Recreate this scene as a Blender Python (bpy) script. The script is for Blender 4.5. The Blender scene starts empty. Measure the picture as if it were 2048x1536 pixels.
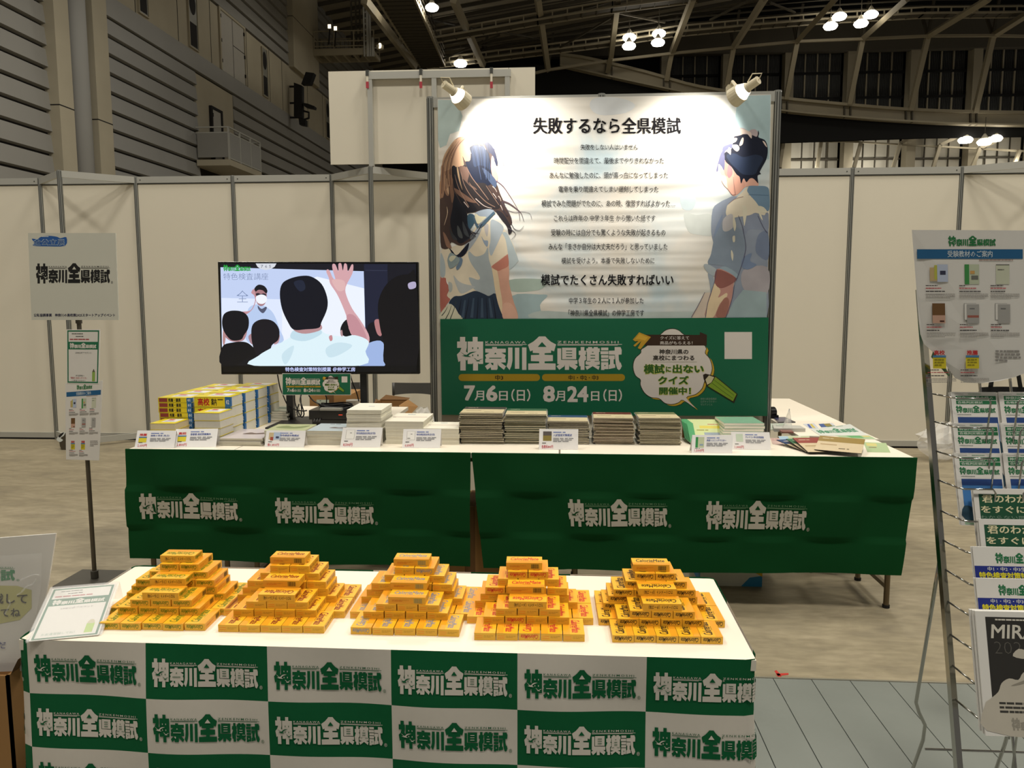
import bpy, math, random
from mathutils import Vector, Matrix
random.seed(7)
SC = bpy.context.scene
COL = SC.collection
# ------------------------------------------------------------------ camera
CAM_F, CAM_YAW, CAM_PITCH, CAM_ROLL, CAM_H = 1575.0, 0.0662, 0.1102, -0.002, 1.403
_fwd = Vector((-math.sin(CAM_YAW) * math.cos(CAM_PITCH), math.cos(CAM_YAW) * math.cos(CAM_PITCH), -math.sin(CAM_PITCH)))
_r0 = Vector((math.cos(CAM_YAW), math.sin(CAM_YAW), 0))
_u0 = _r0.cross(_fwd)
_rt = _r0 * math.cos(CAM_ROLL) + _u0 * math.sin(CAM_ROLL)
_up = _rt.cross(_fwd)
CAM_O = Vector((0, 0, CAM_H))
cam_data = bpy.data.cameras.new('camera')
cam_data.sensor_width = 36.0
cam_data.lens = 36.0 * CAM_F / 2048.0
cam_data.clip_end = 300
cam_data.clip_start = 0.05
cam = bpy.data.objects.new('camera', cam_data)
COL.objects.link(cam)
cam.matrix_world = Matrix(((_rt.x, _up.x, -_fwd.x, 0), (_rt.y, _up.y, -_fwd.y, 0), (_rt.z, _up.z, -_fwd.z, CAM_H), (0, 0, 0, 1)))
SC.camera = cam
# ------------------------------------------------------------------ view, world, lamps of the hall
SC.view_settings.view_transform = 'Standard'
SC.view_settings.look = 'None'
SC.view_settings.gamma = 1.0
SC.view_settings.use_curve_mapping = False
SC.view_settings.exposure = 0.0
W = bpy.data.worlds.new('hall_air')
SC.world = W
W.use_nodes = True
W.node_tree.nodes['Background'].inputs[0].default_value = (1.0, 0.95, 0.87, 1)
W.node_tree.nodes['Background'].inputs[1].default_value = 0.15


def area_lamp(name, loc, power, size, color=(1.0, 0.945, 0.835), aim=None, spread=math.pi):
    d = bpy.data.lights.new(name, 'AREA')
    d.shape = 'DISK'
    d.size = size
    d.energy = power
    d.color = color
    d.spread = spread
    o = bpy.data.objects.new(name, d)
    COL.objects.link(o)
    o.location = loc
    if aim is not None:
        o.rotation_euler = (Vector(aim) - Vector(loc)).to_track_quat('-Z', 'Y').to_euler()
    return o


for _i, (_x, _y, _p) in enumerate([(-7, -1, 1.0), (0.5, -1.5, 1.15), (8, -1, 1.0), (-5.5, 6, 0.85), (3, 5, 1.15), (10, 6, 1.0), (-8, 16, 0.8), (4, 20, 0.9)]):
    area_lamp('hall_lamp_light', (_x, _y, 11.5), 430 * _p, 1.6)

for _x, _y, _z, _p in ((-4, 20, 13, 520), (-6, 36, 15, 600), (8, 42, 15, 700), (24, 46, 14, 1000), (38, 40, 14, 500)):
    area_lamp('far_hall_lamp_light', (_x, _y, _z), _p, 1.6)


def ray(px, py):
    return _fwd + _rt * ((px - 1024) / CAM_F) - _up * ((py - 768) / CAM_F)


def onZ(px, py, z):
    d = ray(px, py)
    return CAM_O + d * ((z - CAM_H) / d.z)


def onY(px, py, y):
    d = ray(px, py)
    return CAM_O + d * (y / d.y)


def onX(px, py, x):
    d = ray(px, py)
    return CAM_O + d * (x / d.x)


def onP(px, py, p0, n):
    d = ray(px, py)
    return CAM_O + d * ((Vector(p0) - CAM_O).dot(n) / d.dot(n))


# ------------------------------------------------------------------ materials
def lin(c):
    c = c / 255.0
    return c / 12.92 if c <= 0.04045 else ((c + 0.055) / 1.055) ** 2.4


def rgb(h):
    if isinstance(h, str):
        h = tuple(int(h[i:i + 2], 16) for i in (0, 2, 4))
    return (lin(h[0]), lin(h[1]), lin(h[2]))


MATS = {}


def mat(name, col, rough=0.6, metal=0.0, var=0.06, scale=6.0, bump=0.0, bscale=40.0, spec=0.5, emit=0.0, trans=0.0, alpha=1.0, translucent=0.0):
    m = bpy.data.materials.new(name)
    m.use_nodes = True
    nt = m.node_tree
    b = nt.nodes['Principled BSDF']
    c = rgb(col)
    b.inputs['Roughness'].default_value = rough
    b.inputs['Metallic'].default_value = metal
    b.inputs['Specular IOR Level'].default_value = spec
    if emit > 0:
        b.inputs['Base Color'].default_value = (0, 0, 0, 1)
        b.inputs['Emission Color'].default_value = (*c, 1)
        b.inputs['Emission Strength'].default_value = emit
    else:
        tc = nt.nodes.new('ShaderNodeTexCoord')
        n = nt.nodes.new('ShaderNodeTexNoise')
        n.inputs['Scale'].default_value = scale
        n.inputs['Detail'].default_value = 3.0
        nt.links.new(tc.outputs['Object'], n.inputs['Vector'])
        mx = nt.nodes.new('ShaderNodeMix')
        mx.data_type = 'RGBA'
        mx.inputs[6].default_value = (*(x * (1 - var) for x in c), 1)
        mx.inputs[7].default_value = (*(min(1, x * (1 + var)) for x in c), 1)
        nt.links.new(n.outputs['Fac'], mx.inputs[0])
        nt.links.new(mx.outputs[2], b.inputs['Base Color'])
        if bump > 0:
            n2 = nt.nodes.new('ShaderNodeTexNoise')
            n2.inputs['Scale'].default_value = bscale
            nt.links.new(tc.outputs['Object'], n2.inputs['Vector'])
            bp = nt.nodes.new('ShaderNodeBump')
            bp.inputs['Strength'].default_value = bump
            bp.inputs['Distance'].default_value = 0.01
            nt.links.new(n2.outputs['Fac'], bp.inputs['Height'])
            nt.links.new(bp.outputs['Normal'], b.inputs['Normal'])
        if translucent > 0:
            tr = nt.nodes.new('ShaderNodeBsdfTranslucent')
            nt.links.new(mx.outputs[2], tr.inputs['Color'])
            ms = nt.nodes.new('ShaderNodeMixShader')
            ms.inputs[0].default_value = translucent
            nt.links.new(b.outputs[0], ms.inputs[1])
            nt.links.new(tr.outputs[0], ms.inputs[2])
            nt.links.new(ms.outputs[0], nt.nodes['Material Output'].inputs['Surface'])
    b.inputs['Transmission Weight'].default_value = trans
    if trans > 0:
        b.inputs['IOR'].default_value = 1.4
    b.inputs['Alpha'].default_value = alpha
    MATS[name] = m
    return m


def flat(h, rough=0.6, spec=0.4):
    """A printed ink: one material per colour."""
    k = 'ink_' + h + ('_%02d' % int(rough * 10))
    if k not in MATS:
        mat(k, h, rough, var=0.04, scale=30, spec=spec)
    return k


def glow(h, s=1.0):
    k = 'screen_' + h + '_%03d' % int(s * 100)
    if k not in MATS:
        mat(k, h, 0.5, emit=s)
    return k


# ------------------------------------------------------------------ text
FONT = bpy.data.fonts.load('<builtin>')
_gc = {}


def glyph(txt, w=0.0, shear=0.0, res=3, spacing=1.0):
    key = (txt, round(w, 4), shear, res, spacing)
    if key in _gc:
        return _gc[key]
    c = bpy.data.curves.new('t', 'FONT')
    c.font = FONT
    c.body = txt
    c.resolution_u = res
    c.offset = w
    c.shear = shear
    c.space_character = spacing
    o = bpy.data.objects.new('t', c)
    COL.objects.link(o)
    dg = bpy.context.evaluated_depsgraph_get()
    m = bpy.data.meshes.new_from_object(o.evaluated_get(dg))
    vs = [(v.co.x, v.co.y) for v in m.vertices]
    fs = [tuple(p.vertices) for p in m.polygons]
    bpy.data.objects.remove(o)
    bpy.data.curves.remove(c)
    bpy.data.meshes.remove(m)
    xs = [v[0] for v in vs] or [0, 1]
    ys = [v[1] for v in vs] or [0, 1]
    _gc[key] = (vs, fs, (min(xs), min(ys), max(xs), max(ys)))
    return _gc[key]


def spl(pts, n=5, closed=True):
    """Catmull-Rom through the points."""
    out = []
    N = len(pts)
    for i in range(N if closed else N - 1):
        if closed:
            p0, p1, p2, p3 = (pts[(i + k - 1) % N] for k in range(4))
        else:
            p0, p1, p2, p3 = pts[max(i - 1, 0)], pts[i], pts[i + 1], pts[min(i + 2, N - 1)]
        for k in range(n):
            t = k / n
            out.append(tuple(0.5 * (2 * b + (c - a) * t + (2 * a - 5 * b + 4 * c - d) * t * t + (3 * b - a - 3 * c + d) * t ** 3)
                             for a, b, c, d in zip(p0, p1, p2, p3)))
    if not closed:
        out.append(tuple(pts[-1]))
    return out


def ribbon(pts, w0, w1=None, mid=None):
    """Outline of a brush stroke along pts."""
    w1 = w0 if w1 is None else w1
    L, R = [], []
    n = len(pts)
    for i, p in enumerate(pts):
        a = pts[max(i - 1, 0)]
        b = pts[min(i + 1, n - 1)]
        dx, dy = b[0] - a[0], b[1] - a[1]
        l = math.hypot(dx, dy) or 1
        t = i / (n - 1)
        w = (w0 + (w1 - w0) * t) if mid is None else (w0 * (1 - t) ** 2 + 2 * mid * t * (1 - t) * 1.0 + w1 * t * t)
        nx, ny = -dy / l * w / 2, dx / l * w / 2
        L.append((p[0] + nx, p[1] + ny))
        R.append((p[0] - nx, p[1] - ny))
    return L + R[::-1]


# ------------------------------------------------------------------ mesh builder
class MB:
    def __init__(s):
        s.v, s.f, s.m, s.mats = [], [], [], []
        s.T = None
        s.cnt = {}

    def mi(s, name):
        if name not in s.mats:
            s.mats.append(name)
        return s.mats.index(name)

    def add(s, vs, fs, mt):
        o = len(s.v)
        if s.T is not None:
            vs = [s.T @ Vector(v) for v in vs]
        s.v.extend(tuple(v) for v in vs)
        k = s.mi(mt)
        for f in fs:
            s.f.append(tuple(i + o for i in f))
            s.m.append(k)
        return s

    def poly(s, pts, mt):
        return s.add(pts, [tuple(range(len(pts)))], mt)

    def box(s, a, b, mt, mats=None):
        (x0, y0, z0), (x1, y1, z1) = a, b
        vs = [(x0, y0, z0), (x1, y0, z0), (x1, y1, z0), (x0, y1, z0), (x0, y0, z1), (x1, y0, z1), (x1, y1, z1), (x0, y1, z1)]
        F = {'b': (3, 2, 1, 0), 't': (4, 5, 6, 7), 'f': (0, 1, 5, 4), 'k': (2, 3, 7, 6), 'l': (3, 0, 4, 7), 'r': (1, 2, 6, 5)}
        for k, f in F.items():
            s.add([vs[i] for i in f], [(0, 1, 2, 3)], (mats or {}).get(k, mt))
        return s

    def cyl(s, p0, p1, r0, mt, r1=None, n=12, caps=True):
        p0, p1 = Vector(p0), Vector(p1)
        r1 = r0 if r1 is None else r1
        d = (p1 - p0).normalized()
        a = d.orthogonal().normalized()
        b = d.cross(a)
        vs = []
        for p, r in ((p0, r0), (p1, r1)):
            for i in range(n):
                t = 2 * math.pi * i / n
                vs.append(p + a * (r * math.cos(t)) + b * (r * math.sin(t)))
        fs = [(i, (i + 1) % n, n + (i + 1) % n, n + i) for i in range(n)]
        if caps:
            fs += [tuple(range(n))[::-1], tuple(range(n, 2 * n))]
        return s.add(vs, fs, mt)

    def bar(s, p0, p1, w, h, mt, up=(0, 0, 1)):
        """A rectangular bar from p0 to p1."""
        p0, p1 = Vector(p0), Vector(p1)
        d = (p1 - p0).normalized()
        a = d.cross(Vector(up))
        a = a.normalized() if a.length > 1e-4 else d.orthogonal().normalized()
        b = a.cross(d)
        vs = []
        for p in (p0, p1):
            for i, j in ((-1, -1), (1, -1), (1, 1), (-1, 1)):
                vs.append(p + a * (i * w / 2) + b * (j * h / 2))
        return s.add(vs, [(0, 1, 5, 4), (1, 2, 6, 5), (2, 3, 7, 6), (3, 0, 4, 7), (3, 2, 1, 0), (4, 5, 6, 7)], mt)

    def tube(s, path, r, mt, n=8, closed=False):
        P = [Vector(p) for p in path]
        N = len(P)
        rings = []
        a = None
        for i in range(N):
            q0 = P[(i - 1) % N] if (closed or i > 0) else P[i]
            q1 = P[(i + 1) % N] if (closed or i < N - 1) else P[i]
            d = (q1 - q0).normalized()
            if a is None:
                a = d.orthogonal().normalized()
            a = (a - d * a.dot(d)).normalized()
            b = d.cross(a)
            rings.append([P[i] + a * (r * math.cos(2 * math.pi * k / n)) + b * (r * math.sin(2 * math.pi * k / n)) for k in range(n)])
        vs = [v for q in rings for v in q]
        fs = []
        for i in range(N if closed else N - 1):
            j = (i + 1) % N
            for k in range(n):
                l = (k + 1) % n
                fs.append((i * n + k, i * n + l, j * n + l, j * n + k))
        if not closed:
            fs += [tuple(range(n))[::-1], tuple(range((N - 1) * n, N * n))]
        return s.add(vs, fs, mt)

    def lathe(s, prof, mt, n=20, c=(0, 0, 0)):
        vs = []
        for r, z in prof:
            for i in range(n):
                t = 2 * math.pi * i / n
                vs.append((c[0] + r * math.cos(t), c[1] + r * math.sin(t), c[2] + z))
        fs = []
        for j in range(len(prof) - 1):
            for i in range(n):
                k = (i + 1) % n
                fs.append((j * n + i, j * n + k, (j + 1) * n + k, (j + 1) * n + i))
        fs += [tuple(range(n))[::-1], tuple(range((len(prof) - 1) * n, len(prof) * n))]
        return s.add(vs, fs, mt)

    def prism(s, pts, z0, z1, mt, side=None):
        n = len(pts)
        vs = [(x, y, z0) for x, y in pts] + [(x, y, z1) for x, y in pts]
        s.add(vs, [tuple(range(n))[::-1], tuple(range(n, 2 * n))], mt)
        s.add(vs, [(i, (i + 1) % n, n + (i + 1) % n, n + i) for i in range(n)], side or mt)
        return s

    def grid(s, nu, nv, fn, mt, mfn=None):
        vs = [fn(i / nu, j / nv) for j in range(nv + 1) for i in range(nu + 1)]
        o = len(s.v)
        s.add(vs, [], mt)
        for j in range(nv):
            for i in range(nu):
                a = j * (nu + 1) + i
                s.f.append((o + a, o + a + 1, o + a + nu + 2, o + a + nu + 1))
                s.m.append(s.mi(mfn((i + .5) / nu, (j + .5) / nv) if mfn else mt))
        return s

    # flat artwork: M maps (u, v, layer) to a point
    def dpoly(s, M, pts, mt, l=1):
        k = s.cnt.get(l, 0)
        s.cnt[l] = k + 1
        l = l + .025 * (k % 36)
        return s.add([M(x, y, l) for x, y in pts], [tuple(range(len(pts)))], mt)

    def drect(s, M, x0, y0, x1, y1, mt, l=1):
        return s.dpoly(M, [(x0, y0), (x1, y0), (x1, y1), (x0, y1)], mt, l)

    def dtext(s, M, txt, box, mt, l=2, w=0.0, shear=0.0, res=3, spacing=1.0, cuts=None):
        """box = (left, top, right, bottom) of the ink in the map's own coordinates."""
        vs, fs, (a, b, c, d) = glyph(txt, min(w, 0), shear, res, spacing)
        x0, yt, x1, yb = box
        e = max(w, 0.0)
        a, b, c, d = a - e, b - e, c + e, d + e
        # heavier weights are several strokes laid a hair apart
        if e < .004:
            offs = [(0, 0)]
        elif e < .026:
            offs = [(-e, -e * .7), (e, e * .7), (-e, e * .7), (e, -e * .7)]
        else:
            offs = [(-e, -e), (e, e), (-e, e), (e, -e), (0, e), (0, -e), (e, 0), (-e, 0)]
        for k, (ox, oy) in enumerate(offs):
            s.add([M(x0 + (x + ox - a) / (c - a) * (x1 - x0), yb + (y + oy - b) / (d - b) * (yt - yb), l + .04 * k) for x, y in vs], fs, mt)
        return s

    def bars(s, M, x0, y0, x1, y1, n, mt, l=2, seed=1, fill=.5):
        """Lines of print too small to read."""
        rr = random.Random(seed)
        h = (y1 - y0) / n
        for k in range(n):
            x = x0
            end = x0 + (x1 - x0) * (1 if k < n - 1 else rr.uniform(.4, .9))
            step = abs(h) * .9
            while x < end - step * .5:
                wd = step * rr.uniform(1.2, 3.5)
                xe = min(x + wd, end)
                s.drect(M, x, y0 + h * k, xe, y0 + h * (k + fill), mt, l)
                x = xe + step * rr.uniform(.15, .5)
        return s

    def build(s, name, parent=None, loc=None, world=True, smooth=False, bevel=0.0):
        """Vertices are in world space (world=True) or already local to the parent / loc."""
        org = Vector((0, 0, 0))
        if loc is not None:
            org = Vector(loc)
        elif parent is not None and world:
            p = parent
            while p is not None:
                org = org + Vector(p.location)
                p = p.parent
        vs = s.v
        if world:
            vs = [(x - org.x, y - org.y, z - org.z) for x, y, z in vs]
        me = bpy.data.meshes.new(name)
        me.from_pydata(vs, [], s.f)
        for k in s.mats:
            me.materials.append(MATS[k])
        me.polygons.foreach_set('material_index', s.m)
        if smooth:
            me.polygons.foreach_set('use_smooth', [True] * len(s.f))
        me.update()
        o = bpy.data.objects.new(name, me)
        COL.objects.link(o)
        if parent is not None:
            o.parent = parent
        elif loc is not None:
            o.location = loc
        if bevel > 0:
            md = o.modifiers.new('edge', 'BEVEL')
            md.width = bevel
            md.segments = 2
            md.limit_method = 'ANGLE'
        return o


def tag(o, label, cat, group=None, kind=None):
    o['label'] = label
    o['category'] = cat
    if group:
        o['group'] = group
    if kind:
        o['kind'] = kind
    return o


def thing(name, label, cat, loc, group=None, rotz=0.0):
    o = bpy.data.objects.new(name, None)
    o.empty_display_size = 0.05
    COL.objects.link(o)
    o.location = loc
    o.rotation_euler = (0, 0, rotz)
    return tag(o, label, cat, group)


def struct(name, loc=(0, 0, 0)):
    o = bpy.data.objects.new(name, None)
    COL.objects.link(o)
    o.location = loc
    o['kind'] = 'structure'
    return o


def ks(o):
    o['kind'] = 'structure'
    return o


def mapY(y0, eps=0.0006):
    return lambda px, py, l: onY(px, py, y0 - eps * l)


def mapP(p0, n, eps=0.0006):
    n = Vector(n).normalized()
    p0 = Vector(p0)
    return lambda px, py, l: onP(px, py, p0 + n * (eps * l), n)


def mapUV(o, u, v, eps=0.0005):
    o, u, v = Vector(o), Vector(u), Vector(v)
    n = u.cross(v).normalized()
    return lambda a, b, l: o + u * a + v * b + n * (eps * l)


# ------------------------------------------------------------------ the repeated lettering emblem, width 1
def _A(*p):
    return [((905 + x / 11.378 - 914) / 330, (741 - (665 + y / 11.375)) / 330) for x, y in p]


def _B(*p):
    return [((1055 + x / 10.24 - 914) / 330, (741 - (665 + y / 10.24)) / 330) for x, y in p]


def _rc(F, x0, y0, x1, y1):
    return F((x0, y0), (x1, y0), (x1, y1), (x0, y1))


EMB_F = [
    _A((105, 205), (170, 205), (170, 100), (288, 100), (288, 205), (326, 205), (326, 345), (305, 430), (350, 470), (350, 600), (322, 640), (300, 610), (300, 865), (178, 865), (178, 645), (135, 672), (100, 500), (165, 440), (180, 405), (205, 350), (105, 350)),
    _A((345, 205), (460, 205), (460, 100), (570, 100), (570, 205), (697, 205), (697, 715), (597, 715), (580, 685), (580, 865), (468, 865), (468, 685), (450, 715), (345, 715)),
    _A((905, 330), (1010, 330), (1010, 368), (1212, 368), (1212, 455), (1110, 460), (1212, 515), (1190, 590), (1212, 595), (1212, 683), (1100, 683), (1218, 770), (1170, 850), (1040, 745), (1028, 690), (1028, 820), (1010, 850), (880, 850), (870, 790), (790, 850), (740, 765), (850, 690), (745, 683), (745, 595), (770, 590), (740, 515), (840, 460), (745, 455), (745, 368), (905, 368)),
    _A((1265, 342), (1365, 342), (1365, 640), (1340, 760), (1300, 855), (1228, 770), (1255, 690), (1265, 600)),
    _rc(_A, 1420, 345, 1520, 825), _rc(_A, 1583, 340, 1683, 852),
    _B((235, 80), (365, 80), (410, 130), (480, 190), (585, 245), (545, 385), (482, 365), (482, 418), (350, 425), (350, 455), (520, 462), (520, 585), (350, 592), (350, 630), (575, 635), (575, 765), (15, 765), (15, 635), (240, 630), (240, 592), (70, 585), (70, 462), (240, 455), (240, 425), (108, 418), (108, 365), (55, 388), (8, 250), (120, 185), (190, 125)),
    _B((612, 325), (690, 325), (690, 560), (1022, 565), (1022, 645), (965, 650), (1030, 690), (980, 765), (860, 690), (855, 650), (850, 765), (765, 765), (765, 650), (755, 690), (650, 765), (592, 690), (655, 650), (612, 645)),
    _rc(_B, 708, 312, 998, 548),
    _B((1090, 298), (1165, 298), (1165, 370), (1198, 372), (1198, 455), (1170, 460), (1200, 490), (1200, 560), (1168, 580), (1168, 765), (1088, 765), (1088, 690), (1062, 690), (1042, 570), (1085, 470), (1050, 455), (1050, 375), (1090, 370)),
    _B((1205, 325), (1240, 325), (1240, 298), (1325, 298), (1325, 325), (1355, 325), (1355, 298), (1440, 298), (1440, 325), (1480, 325), (1480, 395), (1465, 400), (1465, 580), (1480, 595), (1480, 655), (1400, 670), (1480, 690), (1455, 765), (1335, 690), (1215, 765), (1180, 690), (1280, 670), (1190, 655), (1190, 595), (1215, 580), (1215, 400), (1205, 395)),
    _rc(_B, 1508, 308, 1655, 365), _rc(_B, 1495, 382, 1655, 445), _rc(_B, 1508, 462, 1655, 520), _rc(_B, 1508, 535, 1655, 592),
    _B((1508, 608), (1655, 608), (1655, 750), (1575, 750), (1575, 768), (1508, 768)),
    _B((1665, 375), (1785, 370), (1785, 298), (1905, 298), (1930, 355), (1925, 450), (1865, 455), (1870, 560), (1895, 630), (1905, 605), (1932, 690), (1905, 745), (1875, 770), (1840, 745), (1810, 660), (1800, 560), (1790, 455), (1665, 452)),
    _B((1665, 470), (1785, 470), (1785, 545), (1765, 550), (1765, 645), (1790, 650), (1800, 720), (1665, 750), (1665, 665), (1690, 650), (1690, 545), (1665, 545)),
]
EMB_B = [
    _rc(_A, 447, 336, 470, 376), _rc(_A, 567, 336, 590, 376), _rc(_A, 447, 500, 470, 540), _rc(_A, 567, 500, 590, 540),
    _A((165, 425), (270, 500), (320, 510), (390, 455), (450, 438), (548, 437), (450, 468), (400, 492), (362, 530), (420, 548), (400, 558), (300, 553), (210, 530), (270, 518)),
    _A((480, 580), (520, 592), (560, 628), (592, 630), (640, 603), (700, 598), (640, 618), (605, 643), (640, 660), (560, 657), (522, 646), (556, 640)),
    _A((865, 690), (930, 690), (930, 745), (905, 740)), _rc(_A, 835, 575, 1115, 592), _A((950, 492), (1003, 492), (977, 455)),
    _B((210, 295), (390, 295), (297, 195)),
    _rc(_B, 790, 370, 915, 386), _rc(_B, 790, 427, 915, 441), _rc(_B, 790, 483, 915, 498),
    _rc(_B, 1290, 460, 1385, 475), _rc(_B, 1290, 518, 1385, 533), _rc(_B, 1320, 395, 1352, 410), _rc(_B, 1215, 584, 1290, 594), _rc(_B, 1375, 584, 1465, 594),
    _rc(_B, 1575, 665, 1597, 688),
]
EMB_LINES = [_rc(_A, 745, 266, 1685, 280), _rc(_A, 745, 290, 1590, 300), _rc(_B, 612, 238, 1935, 249), _rc(_B, 612, 256, 1850, 266)]
EMB_TEXT = [('KANAGAWA', _A((750, 195), (1665, 252))), ('ZENKENMOSHI', _B((610, 173), (1865, 222)))]


def emblem(mb, M, x0, y0, w, fg, bg, l=1, line=None, small=True, reg=False, cut=None, h=None):
    """Draw the emblem with its lower-left corner at (x0, y0) and width w; h stretches the height (default 0.207 w)."""
    sy = w if h is None else h / 0.2085

    def put(vs, fs, mt, ll):
        P = [(x0 + a * w, y0 + b * sy) for a, b in vs]
        if cut is not None:
            P, fs = cut(P, fs)
        mb.add([M(a, b, ll) for a, b in P], fs, mt)
    for p in EMB_F:
        put(p, [tuple(range(len(p)))], fg, l)
    for p in EMB_B:
        put(p, [tuple(range(len(p)))], bg, l + 1)
    if small:
        for p in EMB_LINES:
            put(p, [(0, 1, 2, 3)], line or fg, l)
        for t, ((a, b), (c, d)) in EMB_TEXT:
            vs, fs, (gx0, gy0, gx1, gy1) = glyph(t, 0.005, 0, 2, 1.35)
            put([(a + (x - gx0) / (gx1 - gx0) * (c - a), d + (y - gy0) / (gy1 - gy0) * (b - d)) for x, y in vs], fs, line or fg, l)
    if reg:
        vs, fs, (gx0, gy0, gx1, gy1) = glyph('\u00ae', 0, 0, 2)
        put([(1.012 + (x - gx0) / (gx1 - gx0) * .028, -0.003 + (y - gy0) / (gy1 - gy0) * .028) for x, y in vs], fs, fg, l)
# ------------------------------------------------------------------ materials of the hall
mat('concrete_floor', '97896f', 0.55, var=0.0)
_m = MATS['concrete_floor'].node_tree
_b = _m.nodes['Principled BSDF']
for n in list(_m.nodes):
    if n.type in ('MIX', 'TEX_NOISE', 'TEX_COORD'):
        _m.nodes.remove(n)
_tc = _m.nodes.new('ShaderNodeTexCoord')
_mp = _m.nodes.new('ShaderNodeMapping')
_mp.inputs['Scale'].default_value = (0.8, 2.2, 1)
_n1 = _m.nodes.new('ShaderNodeTexNoise')
_n1.inputs['Scale'].default_value = 2.6
_n1.inputs['Detail'].default_value = 8
_n1.inputs['Roughness'].default_value = 0.62
_n1.inputs['Distortion'].default_value = 0.5
_rp = _m.nodes.new('ShaderNodeValToRGB')
_rp.color_ramp.elements[0].position = 0.30
_rp.color_ramp.elements[0].color = (*rgb('7f7663'), 1)
_rp.color_ramp.elements[1].position = 0.68
_rp.color_ramp.elements[1].color = (*rgb('a0957e'), 1)
_e = _rp.color_ramp.elements.new(0.5)
_e.color = (*rgb('90866f'), 1)
_n2 = _m.nodes.new('ShaderNodeTexNoise')
_n2.inputs['Scale'].default_value = 14
_n2.inputs['Detail'].default_value = 6
_rp2 = _m.nodes.new('ShaderNodeValToRGB')
_rp2.color_ramp.elements[0].position = 0.36
_rp2.color_ramp.elements[0].color = (0.82, 0.80, 0.77, 1)
_rp2.color_ramp.elements[1].position = 0.62
_rp2.color_ramp.elements[1].color = (1.06, 1.05, 1.02, 1)
_mu = _m.nodes.new('ShaderNodeMix')
_mu.data_type = 'RGBA'
_mu.blend_type = 'MULTIPLY'
_mu.inputs[0].default_value = 0.8
_m.links.new(_tc.outputs['Object'], _mp.inputs['Vector'])
_m.links.new(_mp.outputs['Vector'], _n1.inputs['Vector'])
_m.links.new(_mp.outputs['Vector'], _n2.inputs['Vector'])
_m.links.new(_n1.outputs['Fac'], _rp.inputs['Fac'])
_m.links.new(_n2.outputs['Fac'], _rp2.inputs['Fac'])
_m.links.new(_rp.outputs['Color'], _mu.inputs[6])
_m.links.new(_rp2.outputs['Color'], _mu.inputs[7])
_m.links.new(_mu.outputs[2], _b.inputs['Base Color'])
mat('pit_cover', '767a74', 0.5, var=0.16, scale=3.0, bump=0.1, bscale=30)
mat('joint_dark', '15130f', 0.9)
mat('steel_edge', 'b8b2a2', 0.35, metal=0.7)
mat('panel_white', 'd8d1bf', 0.5, var=0.02, scale=1.2)
mat('alu', 'a9aaa4', 0.38, metal=0.75, var=0.03)
mat('alu_groove', '4a4b47', 0.5, metal=0.5)
mat('alu_rail', 'b3b2aa', 0.45, metal=0.35, var=0.03)
mat('hall_concrete', 'a09884', 0.85, var=0.16, scale=0.7)
mat('hall_slat', '8c8b87', 0.75, var=0.10, scale=0.5)
mat('hall_slat_far', '83817b', 0.75, var=0.10, scale=0.5)
mat('hall_gap', '161412', 0.95)
mat('hall_steel', '9a917b', 0.6, var=0.08, scale=0.8)
mat('hall_steel_dark', '4a4539', 0.7)
mat('roof_deck', '8a8270', 0.8, var=0.12, scale=0.3)
mat('black_curtain', '0b0b0a', 0.95)
mat('louvre_dark', '3a3b39', 0.6, var=0.15, scale=0.6)
mat('louvre_pale', 'c9c4b4', 0.6, var=0.25, scale=0.25)
mat('hall_door', 'a09c92', 0.5)
mat('grey_window', '77766c', 0.5)
mat('black_rig', '080808', 0.6)
mat('lamp_white', 'fff6e4', 0.4, emit=14.0)
mat('lamp_soft', 'fff0d0', 0.4, emit=2.5)
mat('lamp_case', 'cfc8b4', 0.5)
mat('red_tag', 'a8333f', 0.5)
mat('red_tape', 'b32b22', 0.6)

# ------------------------------------------------------------------ floor
SEAM = 2.835
f = MB()
f.box((-40, SEAM + .006, -0.08), (45, 75, 0.0), 'concrete_floor')
ks(f.build('floor'))
fl = struct('floor_walkway')
g = MB()
px0, pitch = 0.6385 - 0.1385 * 14, 0.1385
for k in range(40):
    g.box((px0 + pitch * k + .0016, -1.5, -0.06), (px0 + pitch * (k + 1) - .0016, SEAM - .006, 0.0), 'pit_cover')
g.box((px0, -1.5, -0.08), (px0 + pitch * 40, SEAM + .005, -0.03), 'joint_dark')
g.build('plank', fl)
g = MB()
g.box((px0, SEAM - .004, -0.03), (px0 + pitch * 40, SEAM + .005, 0.0015), 'steel_edge')
g.build('edge_strip', fl)
g = MB()
g.box((-40, -6, -0.1), (px0, SEAM + .006, 0), 'concrete_floor')
g.box((px0 + pitch * 40, -6, -0.1), (45, SEAM + .006, 0), 'concrete_floor')
g.build('floor_side', fl)

# red tape mark on the concrete
g = MB()
z = 0.0012
T1 = [onZ(x, y, z) for x, y in ((1549, 1342), (1553, 1340), (1563, 1352), (1558, 1355))]
T2 = [onZ(x, y, z) for x, y in ((1552, 1347), (1577, 1346), (1577, 1349), (1554, 1352))]
for T in (T1, T2):
    g.prism([(p.x, p.y) for p in T], 0.0, z, 'red_tape')
tag(g.build('tape_mark', loc=(T1[0].x, T1[0].y, 0)), 'small red tape mark on the concrete floor near the walkway seam', 'tape')

# ------------------------------------------------------------------ the run of white system panels behind everything
WY, WX0, WP, WH = 7.436, -5.043, 0.9525, 2.55
wb = struct('wall_back')


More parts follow.
